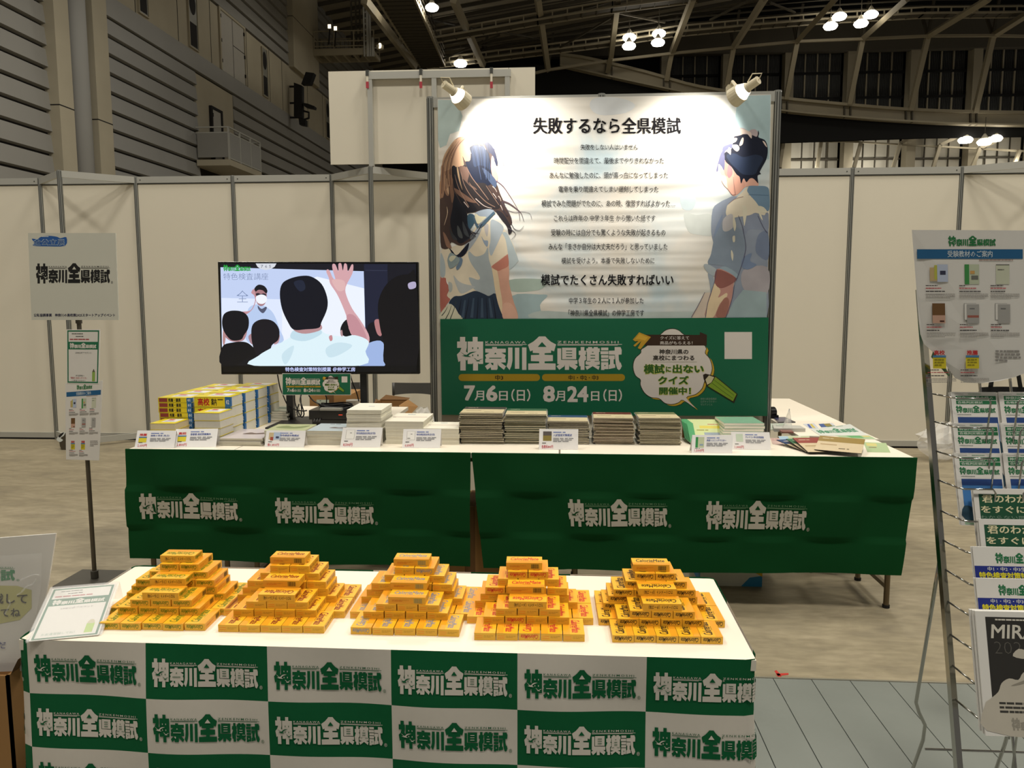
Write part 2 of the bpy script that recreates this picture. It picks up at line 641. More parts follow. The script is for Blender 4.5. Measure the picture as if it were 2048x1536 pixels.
def post(mb, x, y, z0, z1, r=.021):
    n = 8
    mb.cyl((x, y, z0), (x, y, z1), r, 'alu', n=n)
    for k in range(n):
        t = math.pi / n + 2 * math.pi * k / n
        mb.cyl((x + (r - .003) * math.cos(t), y + (r - .003) * math.sin(t), z0), (x + (r - .003) * math.cos(t), y + (r - .003) * math.sin(t), z1 - .01), .0038, 'alu_groove', n=5)


def beam(mb, p, q, z0, z1, t=.022):
    p, q = Vector(p), Vector(q)
    d = (q - p).normalized()
    nrm = Vector((-d.y, d.x, 0)) * (t / 2)
    pts = [p - nrm, q - nrm, q + nrm, p + nrm]
    mb.prism([(a.x, a.y) for a in pts], z0, z1, 'alu_rail')


ks_posts = list(range(-4, 15))
for k in ks_posts:
    x = WX0 + WP * k
    m = MB()
    post(m, x, WY, 0, WH)
    m.build('panel_post', wb, smooth=False)
    if k == ks_posts[-1]:
        break
    x2 = x + WP
    m = MB()
    m.box((x + .018, WY - .004, .07), (x2 - .018, WY + .004, WH - .06), 'panel_white')
    m.build('panel', wb)
    m = MB()
    m.box((x + .018, WY - .014, WH - .062), (x2 - .018, WY + .014, WH - .002), 'alu_rail')
    for xx in (x + .05, x2 - .05):
        m.cyl((xx, WY - .0155, WH - .034), (xx, WY - .012, WH - .034), .006, 'alu_groove', n=8)
    m.box((x + .018, WY - .010, WH - .072), (x2 - .018, WY + .010, WH - .062), 'alu_groove')
    m.build('top_rail', wb)
    m = MB()
    m.box((x + .018, WY - .012, .018), (x2 - .018, WY + .012, .07), 'alu_rail')
    m.box((x + .018, WY - .008, .0), (x2 - .018, WY + .008, .018), 'joint_dark')
    m.build('bottom_rail', wb)
# triangular stiffening bays standing in front of the run
for k in (0, 3, 9, 12):
    xa, xb = WX0 + WP * k, WX0 + WP * (k + 1)
    tip = Vector(((xa + xb) / 2 + (.14 if k == 9 else 0), WY - .43, 0))
    m = MB()
    post(m, tip.x, tip.y, 0, WH)
    m.build('bay_post', wb)
    m = MB()
    beam(m, (xa, WY, 0), tip, WH - .062, WH - .002)
    beam(m, tip, (xb, WY, 0), WH - .062, WH - .002)
    m.build('bay_top_rail', wb)
    m = MB()
    beam(m, (xa, WY, 0), tip, .03, .085)
    beam(m, tip, (xb, WY, 0), .03, .085)
    m.build('bay_bottom_rail', wb)

# ------------------------------------------------------------------ hall wall on the left
LX = -14.0
wl = struct('wall_left')
m = MB()
m.box((LX - .4, 8, 0), (LX - .14, 75, 18.2), 'hall_gap')
m.build('wall_core', wl)


def slats(mb, y0, y1, zs, mt):
    for z0, z1 in zs:
        # each plank leans a little, its lower lip standing proud of the dark gap
        mb.add([(LX - .14, y0, z0), (LX - .14, y1, z0), (LX, y1, z0 + .03), (LX, y0, z0 + .03), (LX - .05, y0, z1), (LX - .05, y1, z1), (LX - .14, y1, z1), (LX - .14, y0, z1)],
               [(0, 1, 2, 3), (3, 2, 5, 4), (4, 5, 6, 7), (0, 3, 4, 7), (1, 6, 5, 2)], mt)


PT = 0.568
low = [(9.92 - PT * (k + 1) + .075, 9.92 - PT * k) for k in range(17)]
yc1, yr0, yr1 = 23.85, 30.2, 33.6
m = MB()
slats(m, yc1, yr0, low, 'hall_slat')
slats(m, yr1, 75, [s for s in low], 'hall_slat_far')
slats(m, yr0, yr1, [s for s in low if s[1] < 6.4], 'hall_slat')
m.box((LX - .14, yc1, 9.98), (LX + .03, 75, 10.62), 'hall_slat')
m.build('slat', wl)
m = MB()
slats(m, 8, 21.3, [(8.09 + .075 - PT * k, 8.66 - PT * k) for k in range(-8, 14)], 'hall_slat_far')
m.build('slat', wl)
m = MB()
slats(m, 31.2, 40.7, [(13.05 + .075 + PT * k, 13.62 + PT * k) for k in range(0, 9)], 'hall_slat_far')
slats(m, 44.3, 75, [(13.05 + .075 + PT * k, 13.62 + PT * k) for k in range(0, 9)], 'hall_slat_far')
slats(m, 23.85, 31.2, [(13.05 + .075 + PT * k, 13.62 + PT * k) for k in range(0, 9)], 'hall_slat_far')
m.build('slat', wl)
m = MB()   # concrete band with its joints
m.box((LX - .14, yc1, 10.62), (LX - .02, 75, 13.05), 'hall_concrete')
for y in (26.0, 28.9, 31.6, 35.2, 37.9, 39.6, 43.5, 46.2, 49):
    m.box((LX - .03, y, 10.62), (LX - .012, y + .03, 13.05), 'hall_gap')
m.build('concrete_band', wl)
m = MB()   # recess behind the balcony
m.box((LX - .14, yr0, 6.4), (LX - .06, yr1, 9.9), 'hall_concrete')
m.build('balcony_recess', wl)
for (y0, y1, mt_) in ((21.3, 21.95, 'hall_concrete'), (23.1, 23.85, 'hall_concrete'), (40.7, 44.9, 'hall_concrete')):
    m = MB()
    m.box((LX - .14, y0, 0 if y0 < 40 else 13.05), (LX + .25, y1, 18.2), mt_)
    for z in ((6.62, 12.3) if y0 < 40 else (15.5,)):
        m.box((LX - .1, y0 - .005, z), (LX + .255, y1 + .005, z + .03), 'hall_gap')
    m.build('column', wl)
m = MB()
m.cyl((LX + .06, 22.5, 0), (LX + .06, 22.5, 18.2), .31, 'hall_slat', n=20)
m.build('drain_pipe', wl, smooth=True)
# slot windows with a round pane over a narrow one
wn = 0
for (y0, y1) in ((26.2, 26.75), (29.73, 30.4), (36.95, 37.55), (46.7, 47.5)):
    wn += 1
    w_ = struct('window_%d' % wn)
    zt, zb = 12.9, 10.75
    if wn in (1,):
        zt, zb = 12.9, 10.75
    m = MB()
    m.box((LX - .02, y0, zb), (LX + .02, y1, zt), 'grey_window')
    m.build('window_panel', w_)
    m = MB()
    if wn > 1:
        c = (y0 + y1) / 2
        pts = [(c + .26 * math.cos(t * math.pi / 12), zt - .55 + .40 * math.sin(t * math.pi / 12)) for t in range(24)]
        m.poly([(LX + .024, a, b) for a, b in pts], 'hall_gap')
    m.box((LX + .018, y0 + .06, zb + .05), (LX + .026, y1 - .06, (zb + zt) / 2 - .18 if wn > 1 else zt - .1), 'hall_gap')
    m.build('pane', w_)
    m = MB()
    for a, b in (((y0 - .04, zb - .04), (y0, zt)), ((y1, zb - .04), (y1 + .04, zt)), ((y0, zb - .04), (y1, zb))):
        m.box((LX - .02, a[0], a[1]), (LX + .05, b[0], b[1]), 'hall_concrete')
    m.build('window_frame', w_)
dn = 0
for (y0, y1, z0, z1) in ((32.5, 34.9, 10.64, 13.0), (31.4, 32.2, 6.6, 8.85)):
    dn += 1
    d_ = struct('door_%d' % dn)
    m = MB()
    m.box((LX - .06, y0, z0), (LX + .01, y1, z1), 'hall_door')
    if dn == 1:
        m.box((LX + .008, (y0 + y1) / 2 - .015, z0), (LX + .014, (y0 + y1) / 2 + .015, z1), 'hall_gap')
        m.box((LX + .008, (y0 + y1) / 2, z0 + 1.3), (LX + .014, y1, z0 + 1.33), 'hall_gap')
    m.build('door_leaf', d_)
    m = MB()
    for a, b in (((y0 - .12, z0), (y0, z1 + .1)), ((y1, z0), (y1 + .12, z1 + .1)), ((y0, z1), (y1, z1 + .1))):
        m.box((LX - .06, a[0], a[1]), (LX + .05, b[0], b[1]), 'hall_gap' if dn == 2 else 'hall_concrete')
    m.build('door_frame', d_)
    m = MB()
    for zz in (z0 + .3, z0 + 1.1, z1 - .3):
        m.box((LX + .01, y0 - .03, zz), (LX + .05, y0 + .05, zz + .14), 'hall_gap')
        if dn == 1:
            m.box((LX + .01, y1 - .05, zz), (LX + .05, y1 + .03, zz + .14), 'hall_gap')
    m.build('hinge', d_)

# balcony hung on the wall
B0, B1, BX, BZ = 29.9, 33.05, LX + 1.3, 6.62
bal = thing('balcony', 'small steel balcony with perforated grey railing panels hung on the concrete wall', 'balcony', (LX, B0, BZ))
m = MB()
m.box((LX, B0, BZ - .22), (BX, B1, BZ), 'hall_concrete')
m.build('balcony_floor', bal)
m = MB()
for y in (B0 + .02, B0 + 1.05, B0 + 2.1, B1 - .02):
    m.bar((BX - .03, y, BZ), (BX - .03, y, BZ + 1.2), .06, .06, 'alu_rail', up=(0, 1, 0))
m.bar((LX, B0 + .02, BZ + 1.2), (BX, B0 + .02, BZ + 1.2), .05, .05, 'alu_rail')
m.bar((LX, B1 - .02, BZ + 1.2), (BX, B1 - .02, BZ + 1.2), .05, .05, 'alu_rail')
m.bar((BX - .03, B0, BZ + 1.2), (BX - .03, B1, BZ + 1.2), .05, .05, 'alu_rail')
m.bar((BX - .03, B0, BZ + .05), (BX - .03, B1, BZ + .05), .05, .05, 'alu_rail')
m.bar((BX - .03, B0, BZ + 1.0), (BX - .03, B1, BZ + 1.0), .04, .04, 'alu_rail')
m.bar((LX, B0 + .02, BZ + 1.0), (BX, B0 + .02, BZ + 1.0), .04, .04, 'alu_rail')
m.build('railing', bal)
for a, b in (((LX + .05, B0 + .02), (BX - .06, B0 + .02)),):
    m = MB()
    m.box((a[0], a[1] - .015, BZ + .08), (b[0], a[1] + .015, BZ + .98), 'hall_slat_far')
    m.build('railing_panel', bal)
for y in (B0 + .06, B0 + 1.09, B0 + 2.14):
    m = MB()
    m.box((BX - .045, y, BZ + .08), (BX - .015, min(y + .95, B1 - .05), BZ + .98), 'hall_slat')
    m.build('railing_panel', bal)

# ------------------------------------------------------------------ far wall with its dark blinds
FY = 60.0
wf = struct('wall_far')
m = MB()
m.box((-14, FY + 1.2, 0), (60, FY + 1.6, 26), 'black_curtain')
m.build('wall_core', wf)
cols = [1330, 1452, 1575, 1699, 1824, 1948, 2072]
m = MB()
for cx in cols:
    a, b = onY(cx - 9, 150, FY), onY(cx + 9, 150, FY)
    m.box((a.x, FY - .5, 9), (b.x, FY + .4, 19.6), 'hall_steel')
m.build('column', wf)
xs = [onY(c, 150, FY).x for c in cols]
for i in range(len(xs) - 1):
    x0, x1 = xs[i] + .45, xs[i + 1] - .45
    m = MB()
    m.box((x0, FY + .5, 13.2), (x1, FY + .6, 19.6), 'louvre_dark')
    for k in range(28):
        xx = x0 + (x1 - x0) * k / 28
        m.box((xx, FY + .44, 13.2), (xx + .05, FY + .5, 19.6), 'louvre_dark')
    m.build('blind', wf)
    m = MB()
    for k in (1, 2, 3):
        xx = x0 + (x1 - x0) * k / 4
        m.box((xx - .045, FY + .30, 13.2), (xx + .045, FY + .42, 19.6), 'hall_steel')
    m.build('mullion', wf)
    m = MB()
    for zz in (13.6, 15.55, 17.3):
        m.box((x0, FY + .2, zz), (x1, FY + .40, zz + .16), 'black_curtain')
    m.build('blind_rail', wf)
    m = MB()   # the paler band of glazing below the dark beam
    m.box((x0, FY + .5, 9.5), (x1, FY + .6, 13.0), 'louvre_pale')
    m.build('pale_blind', wf)
    m = MB()
    for k in (1, 2, 3):
        xx = x0 + (x1 - x0) * k / 4
        m.box((xx - .03, FY + .30, 9.5), (xx + .03, FY + .42, 13.0), 'hall_steel_dark')
    m.box((x0, FY + .28, 11.25), (x1, FY + .4, 11.37), 'hall_steel_dark')
    m.build('mullion', wf)
m = MB()
a, b = onY(1120, 137, FY - 1), onY(2200, 62, FY - 1)
m.bar((onY(1100, 117, FY).x, FY - .4, 19.75), (60, FY - .4, 19.75), .6, 2.2, 'hall_steel_dark')
m.build('head_beam', wf)
# dark curtain slung under the curved beam
up = [(1040, 128), (1100, 131), (1140, 137), (1220, 157), (1300, 172), (1400, 193), (1550, 222), (1690, 236), (1850, 247), (2060, 252), (2200, 253)]
lo = [(1040, 330), (1300, 330), (1550, 286), (1850, 276), (2060, 273), (2200, 274)]
m = MB()
P = [onY(x, y, 57.0) for x, y in up] + [onY(x, y, 57.0) for x, y in lo[::-1]]
m.poly([tuple(p) for p in P], 'black_curtain')
m.poly([(p.x, p.y + .25, p.z) for p in P], 'black_curtain')
m.build('curtain', wf)
m = MB()
ue = [(1120, 113), (1180, 122), (1290, 148), (1400, 178), (1550, 199), (1690, 213), (1800, 222), (1920, 227), (2060, 229), (2200, 229)]
le = [(1120, 133), (1180, 147), (1290, 171), (1400, 194), (1550, 222), (1690, 236), (1800, 244), (1920, 250), (2060, 253), (2200, 253)]
ue, le = spl(ue, 4, False), spl(le, 4, False)
for yy, dy in ((56.5, .3),):
    U = [onY(x, y, yy) for x, y in ue]
    L = [onY(x, y, yy) for x, y in le]
    for i in range(len(U) - 1):
        m.add([tuple(U[i]), tuple(U[i + 1]), tuple(L[i + 1]), tuple(L[i])], [(0, 1, 2, 3)], 'hall_steel')
        for Q, s in ((U, .18), (L, .1)):
            q0, q1 = Q[i], Q[i + 1]
            m.add([(q0.x, q0.y - dy, q0.z), (q1.x, q1.y - dy, q1.z), (q1.x, q1.y + dy, q1.z), (q0.x, q0.y + dy, q0.z),
                   (q0.x, q0.y - dy, q0.z + s), (q1.x, q1.y - dy, q1.z + s), (q1.x, q1.y + dy, q1.z + s), (q0.x, q0.y + dy, q0.z + s)],
                  [(0, 1, 2, 3), (4, 5, 6, 7), (0, 1, 5, 4), (2, 3, 7, 6)], 'hall_steel')
for cx in (1218, 1333, 1453, 1568, 1694, 1817, 1946):
    for d in (-6, 6):
        j = min(range(len(ue)), key=lambda i: abs(ue[i][0] - cx - d))
        p, q = onY(cx + d, ue[j][1], 56.45), onY(cx + d, le[j][1], 56.45)
        m.bar(p, q, .08, .3, 'hall_steel_dark', up=(0, 1, 0))
m.build('curved_girder', wf)

# ------------------------------------------------------------------ roof
ce = struct('ceiling')
m = MB()


def roofz(x, y):
    return 18.0 + 0.16 * (x + 14) + (3.4 if x > 9 else 3.4 * (x + 14) / 23) * 0 + max(0.0, (44 - y)) * 0.12


m.grid(12, 12, lambda u, v: (-14.4 + u * 76, -8 + v * 70, min(roofz(-14.4 + u * 76, -8 + v * 70), 27.0)), 'roof_deck')
m.build('roof_deck', ce)
m = MB()
for k in range(34):
    y = 14 + k * 1.45
    for x in (-14, -4, 6, 16, 26):
        z0, z1 = min(roofz(x, y), 27.0) - .12, min(roofz(x + 10, y), 27.0) - .12
        m.bar((x, y, z0), (x + 10, y, z1), .10, .18, 'hall_steel_dark')
m.build('purlin', ce)


def strut(name, segs, w, h, mt='hall_steel'):
    m = MB()
    for (p, q) in segs:
        m.bar(p, q, w, h, mt, up=(0, 1, 0))
    return m.build(name, ce)


chains = [
    [(729, 0, 38), (830, 133, 50)],
    [(907, 0, 42), (966, 130, 53)],
    [(1075, -4, 44), (1096, 139, 55)],
    [(1236, -4, 46), (1222, 112, 54), (1216, 142, 56)],
    [(1386, -4, 46), (1343, 107, 55), (1333, 159, 56.3)],
    [(1530, -4, 46), (1467, 95, 55), (1453, 171, 56.3)],
    [(1673, -4, 46), (1594, 83, 55), (1572, 198, 56.3)],
    [(1816, -4, 46), (1725, 78, 55), (1698, 209, 56.3)],
    [(1980, -4, 46), (1856, 72, 55), (1821, 220, 56.3)],
    [(2080, 12, 50), (1986, 72, 55), (1950, 225, 56.3)],
]
for ch in chains:
    P = [onY(x, y, d) for x, y, d in ch]
    strut('truss_diagonal', list(zip(P[:-1], P[1:])), .30, .34)
    e = P[-2] if len(P) > 2 else P[-1]
    strut('truss_web', [(e, (e.x + .35, e.y + .2, e.z + 2.4)), ((e.x - .1, e.y + 1, e.z + 1.8), e)], .16, .16, 'hall_steel_dark')
ck = [(1062, 148), (1096, 140), (1222, 121), (1343, 107), (1467, 95), (1594, 83), (1725, 78), (1856, 72), (1986, 71), (2100, 74)]
P = [onY(x, y, 54.6) for x, y in ck]
strut('truss_chord', list(zip(P[:-1], P[1:])), .16, .16)
ck2 = [(1540, 282), (1700, 283), (1800, 289), (1930, 296), (2060, 303)]
P = [onY(x, y, 58.5) for x, y in ck2]
strut('truss_chord', list(zip(P[:-1], P[1:])), .12, .12)
for a, b in (((1567, 284), (1559, 335)), ((1642, 284), (1634, 335)), ((1722, 284), (1708, 335)), ((1801, 286), (1786, 335)), ((1880, 290), (1866, 335)), ((1960, 296), (1944, 335)), ((2040, 300), (2026, 335)),
             ((1801, 286), (1815, 279)), ((1880, 290), (1910, 276)), ((1960, 296), (2012, 274))):
    strut('truss_diagonal', [(onY(*a, 58.3), onY(*b, 58.3))], .22, .22)


def catwalk(path, w, rail):
    """A ladder-like service walk with a row of stays."""
    m = MB()
    for (a, b) in zip(path[:-1], path[1:]):
        a, b = Vector(a), Vector(b)
        d = b - a
        n = Vector((0, w, 0)) if abs(d.x) > abs(d.y) else Vector((w, 0, 0))
        for s in (0, 1):
            for zz in (0, .34):
                m.bar(a + n * s + Vector((0, 0, zz)), b + n * s + Vector((0, 0, zz)), .09, .09, 'hall_steel')
            if rail:
                for zz in (.75, 1.1):
                    m.bar(a + n * s + Vector((0, 0, zz)), b + n * s + Vector((0, 0, zz)), .045, .045, 'hall_steel_dark')
        k = int(d.length / .75)
        for i in range(k + 1):
            p = a + d * (i / k)
            for s in (0, 1):
                m.bar(p + n * s, p + n * s + Vector((0, 0, .34)), .07, .07, 'hall_steel', up=(0, 1, 0))
            m.bar(p, p + n, .06, .06, 'hall_steel_dark')
        m.add([tuple(a + Vector((0, 0, .02))), tuple(b + Vector((0, 0, .02))), tuple(b + n + Vector((0, 0, .02))), tuple(a + n + Vector((0, 0, .02)))], [(0, 1, 2, 3)], 'hall_steel_dark')
    return m.build('catwalk', ce)


catwalk([onY(800, 87, 46), onY(1075, 39, 46), onY(1225, 14, 46), onY(1400, -8, 46)], .9, True)
catwalk([onY(850, 130, 52), onY(1096, 100, 52), onY(1222, 84, 52), onY(1350, 64, 52), onY(1500, 50, 52), onY(1660, 37, 52), onY(1850, 26, 52), onY(2060, 24, 52)], .9, True)
catwalk([onY(752, -4, 34), onY(840, 134, 52)], 1.6, True)
# dark bracing in the roof
strut('roof_brace', [(onY(1040, 50, 50), onY(1310, -20, 46)), (onY(800, 25, 44), onY(960, 60, 50)), (onY(880, 120, 50), onY(1000, 70, 50)), (onY(1230, 25, 50), onY(1330, 45, 52)), (onY(1120, 95, 52), onY(1240, 25, 48)), (onY(980, 60, 50), onY(1140, 90, 54)),
                     (onY(1420, 40, 50), onY(1500, 0, 46)), (onY(1540, 5, 48), onY(1590, 25, 52))], .10, .10, 'hall_steel_dark')

# ------------------------------------------------------------------ lamps hung under the roof
spots_ = [((777, 6), 38), ((793, 28), 40), ((864, 14), 38), ((921, 126), 52), ((1259, 74), 51.5), ((1258, 91), 49), ((1318, 66), 51.5), ((1316, 84), 49),
          ((1679, 32), 50), ((1661, 51), 50), ((1742, 28), 50), ((1722, 46), 50), ((1931, 279), 57.2), ((1969, 283), 55.5), ((1990, 276), 57.2)]
wh_ = ['top left one of the trio of hall lamps over the tall frame board', 'lower one of the trio of hall lamps over the tall frame board', 'right one of the trio of hall lamps over the tall frame board',
       'lone hall lamp just above the top edge of the tall frame board', 'upper left of the four hall lamps over the poster wall', 'lower left of the four hall lamps over the poster wall',
       'upper right of the four hall lamps over the poster wall', 'lower right of the four hall lamps over the poster wall', 'upper left of the four lamps before the dark blinds', 'lower left of the four lamps before the dark blinds',
       'upper right of the four lamps before the dark blinds', 'lower right of the four lamps before the dark blinds', 'left one of three lamps below the dark curtain', 'lowest of the three lamps below the dark curtain', 'right one of three lamps below the dark curtain']
for ((px, py), d), lab in zip(spots_, wh_):
    c = onY(px, py, d)
    s = d / 46.0
    t = thing('hall_lamp', 'bright ' + lab, 'lamp', (c.x, c.y, c.z), 'lamps hung under the hall roof')
    m = MB()
    m.lathe([(.05 * s, .42 * s), (.10 * s, .34 * s), (.20 * s, .17 * s), (.21 * s, .14 * s)], 'lamp_case', 14)
    m.build('housing', t, world=False)
    m = MB()
    m.lathe([(.02 * s, .17 * s), (.24 * s, .13 * s), (.36 * s, .03 * s), (.38 * s, -.05 * s), (.30 * s, -.17 * s), (.02 * s, -.22 * s)], 'lamp_white', 16)  # glowing lens made oversized so its shape includes the bloom round the lamp
    m.build('lens', t, world=False)
    m = MB()
    m.cyl((0, 0, .4 * s), (0, 0, 1.3 * s), .02, 'hall_steel_dark', n=6)
    m.build('hanger', t, world=False)

for _x, _z in ((17.0, 10.4), (21.5, 10.4), (31.0, 10.6)):
    area_lamp('window_band_fill', (_x, 58.0, _z - .3), 60, .5, aim=(_x + .3, FY + .5, 11.9))  # added fill lights that brighten the pale glazing, with no fixtures of their own

# ------------------------------------------------------------------ lighting gantry on the left wall and camera rigs
gy = 44.0
g0, g1 = onY(590, 112, gy), onY(748, 112, gy)
gn = thing('lighting_gantry', 'grey steel gantry platform with railings and a ladder high on the left wall', 'gantry', (g0.x, gy, g0.z))
zf = onY(592, 106, gy).z
zr = onY(592, 64, gy).z
m = MB()
m.bar((g0.x, gy, zf), (g1.x, gy, zf), .12, .34, 'hall_steel')
m.bar((g0.x, gy + 1.3, zf), (g1.x, gy + 1.3, zf), .12, .34, 'hall_steel')
for k in range(9):
    x = g0.x + (g1.x - g0.x) * k / 8
    m.bar((x, gy, zf - .1), (x, gy + 1.3, zf - .1), .1, .2, 'hall_steel')
m.build('deck', gn)
m = MB()
for yy in (gy, gy + 1.3):
    for q in (1.0, .52, .28):
        zz = zf + (zr - zf) * q
        m.bar((g0.x, yy, zz), (g1.x, yy, zz), .05, .05, 'hall_steel')
    for k in range(5):
        x = g0.x + (g1.x - g0.x) * k / 4
        m.bar((x, yy, zf), (x, yy, zr), .06, .06, 'hall_steel', up=(0, 1, 0))
    for k in range(20):
        x = g0.x + (g1.x - g0.x) * k / 19
        m.bar((x, yy, zf), (x, yy, zf + (zr - zf) * .52), .03, .03, 'hall_steel_dark', up=(0, 1, 0))
m.build('railing', gn)
m = MB()
zt_ = onY(740, 15, gy).z
for px in (730, 737, 742, 747):
    x = onY(px, 100, gy).x
    m.bar((x, gy - .1, zf - .3), (x, gy - .1, zt_ if px < 745 else zt_ - 1.6), .14 if px in (737, 747) else .08, .1, 'alu_rail', up=(0, 1, 0))
x0, x1 = onY(730, 100, gy).x, onY(737, 100, gy).x
for k in range(11):
    zz = zf + .2 + k * .3
    m.bar((x0, gy - .1, zz), (x1, gy - .1, zz), .05, .05, 'alu_rail')
m.build('ladder', gn)
m = MB()
for px in (703, 712, 720):
    x = onY(px, 50, gy + 1).x
    m.bar((x, gy + 1, zf), (x, gy + 1, zf + 6), .08, .08, 'hall_steel_dark', up=(0, 1, 0))
for k in range(9):
    zz = zf + k * .6
    m.bar((onY(703, 50, gy + 1).x, gy + 1, zz), (onY(720, 50, gy + 1).x, gy + 1, zz), .06, .06, 'hall_steel_dark')
m.build('cable_tower', gn)
for px, py, lab in ((659, 53, 'left square work light on the gantry railing'), (671, 57, 'right square work light on the gantry railing')):
    c = onY(px, py, gy - .25)
    t = thing('work_light', lab, 'lamp', (c.x, c.y, c.z), 'work lights on the gantry')
    m = MB()
    m.box((-.10, -.02, -.12), (.10, .1, .12), 'lamp_case')
    m.bar((0, .05, -.1), (-.1, .1, -.9), .05, .05, 'black_rig', up=(0, 1, 0))
    m.build('housing', t, world=False)
    m = MB()
    m.box((-.08, -.03, -.10), (.08, -.02, .10), 'lamp_soft')
    m.build('lens', t, world=False)
c = onY(760, 94, gy - .1)
t = thing('floodlight', 'white round floodlight on the side of the gantry ladder', 'lamp', (c.x, c.y, c.z))
m = MB()
m.lathe([(.10, -.14), (.2, -.1), (.22, .06), (.12, .16)], 'lamp_case', 14)
m.T = None
m.bar((-.28, 0, -.05), (0, 0, 0), .05, .05, 'alu_rail')
m.build('housing', t, world=False)
m = MB()
m.cyl((.05, -.2, .0), (.02, -.23, .0), .14, 'lamp_soft', n=14)
m.build('lens', t, world=False)
# black effect rigs fixed to the pilaster
rx = onX(600, 190, LX + .62)
rg = thing('stage_rig', 'black stage light rig with two lamp heads bolted to the concrete pilaster', 'stage light', (rx.x, rx.y, rx.z))
pl = lambda px, py: onY(px, py, rx.y)
m = MB()
for q in ([(589, 166), (605, 172), (605, 237), (589, 233)], [(598, 236), (612, 240), (612, 252), (600, 250)]):
    P = [pl(*a) for a in q]
    m.add([(p.x, p.y - .1, p.z) for p in P] + [(p.x, p.y + .25, p.z) for p in P], [(0, 1, 2, 3), (7, 6, 5, 4), (0, 1, 5, 4), (1, 2, 6, 5), (2, 3, 7, 6), (3, 0, 4, 7)], 'black_rig')
m.build('backplate', rg)
m = MB()
for px, py in ((597, 172), (597, 205), (597, 234)):
    q = pl(px, py)
    m.bar((LX + .05, rx.y + .1, q.z), (q.x, rx.y + .1, q.z), .08, .08, 'black_rig')
m.build('bracket', rg)
for q in ([(605, 170), (622, 170), (630, 148), (614, 146)], [(606, 207), (618, 209), (631, 214), (630, 219), (612, 215)]):
    m = MB()
    P = [pl(*a) for a in q]
    n_ = len(P)
    m.add([(p.x, p.y - .2, p.z) for p in P] + [(p.x, p.y + .2, p.z) for p in P], [tuple(range(n_)), tuple(range(n_, 2 * n_))[::-1]] + [(i, (i + 1) % n_, n_ + (i + 1) % n_, n_ + i) for i in range(n_)], 'black_rig')
    m.build('lamp_head', rg)
m = MB()
m.tube([pl(607, 222), pl(618, 225), pl(618, 236), pl(606, 240)], .05, 'black_rig', n=6)
m.build('cable', rg)

# ------------------------------------------------------------------ tall frame with white boards standing on the stiffening bay
HY = 7.02
hz0, hz1 = 2.575, 3.372
hs = thing('frame_sign', 'tall aluminium frame backing blank white boards above the panel wall', 'sign frame', (-1.709, HY, WH))
for x0, x1, yy in ((onY(658, 200, HY + .03).x, onY(742, 200, HY + .03).x, HY + .03), (onY(742, 200, HY + .03).x + .004, onY(1017, 200, HY + .03).x, HY + .03), (onY(1017, 200, HY + .03).x + .004, onY(1070, 200, HY + .03).x, HY + .03)):
    m = MB()
    m.box((x0, yy, hz0), (x1, yy + .012, hz1), 'panel_white')
    m.build('board', hs)
fx = [onY(p, 200, HY).x for p in (741, 869, 1015)]
m = MB()
for x in fx:
    m.box((x - .021, HY - .02, WH if x == fx[0] else WH - .2), (x + .021, HY + .02, hz1 - .03), 'alu_rail')
m.box((fx[0] - .021, HY - .022, hz1 - .085), (fx[2] + .03, HY + .02, hz1 - .025), 'alu_rail')
m.build('frame', hs)
for px in (735, 842, 983):
    x = onY(px, 170, HY - .02).x
    m = MB()
    m.box((x - .012, HY - .03, onY(px, 178, HY).z), (x + .012, HY - .024, onY(px, 165, HY).z), 'red_tag')
    m.box((x - .009, HY - .028, onY(px, 165, HY).z), (x + .009, HY - .022, hz1 - .03), 'panel_white')
    m.box((x - .013, HY - .03, hz1 - .06), (x + .013, HY + .02, hz1 - .01), 'alu_groove')
    m.build('clamp', hs)
# ------------------------------------------------------------------ tables
mat('table_top', 'f4ead8', 0.38, var=0.02, scale=3)
mat('table_edge', 'd9d2c4', 0.45)
mat('table_leg', '6e6048', 0.4, metal=0.5)
mat('cloth_green', '0f5a34', 0.85, var=0.06, scale=60, spec=0.15)
mat('cloth_white', 'cfc8bd', 0.85, var=0.03, scale=60, spec=0.15)
mat('drape_green', '0c4721', 0.8, var=0.07, scale=4, spec=0.15, translucent=0.22)
mat('drape_grey', 'b3ad9f', 0.8, var=0.04, scale=40, spec=0.15)
mat('drape_line', '5f7d5c', 0.8, spec=0.15)
mat('cardboard', '9c7444', 0.85, var=0.08, scale=8)
mat('cardboard_dark', '6b4c2a', 0.9, var=0.08, scale=8)
TZ = 0.700


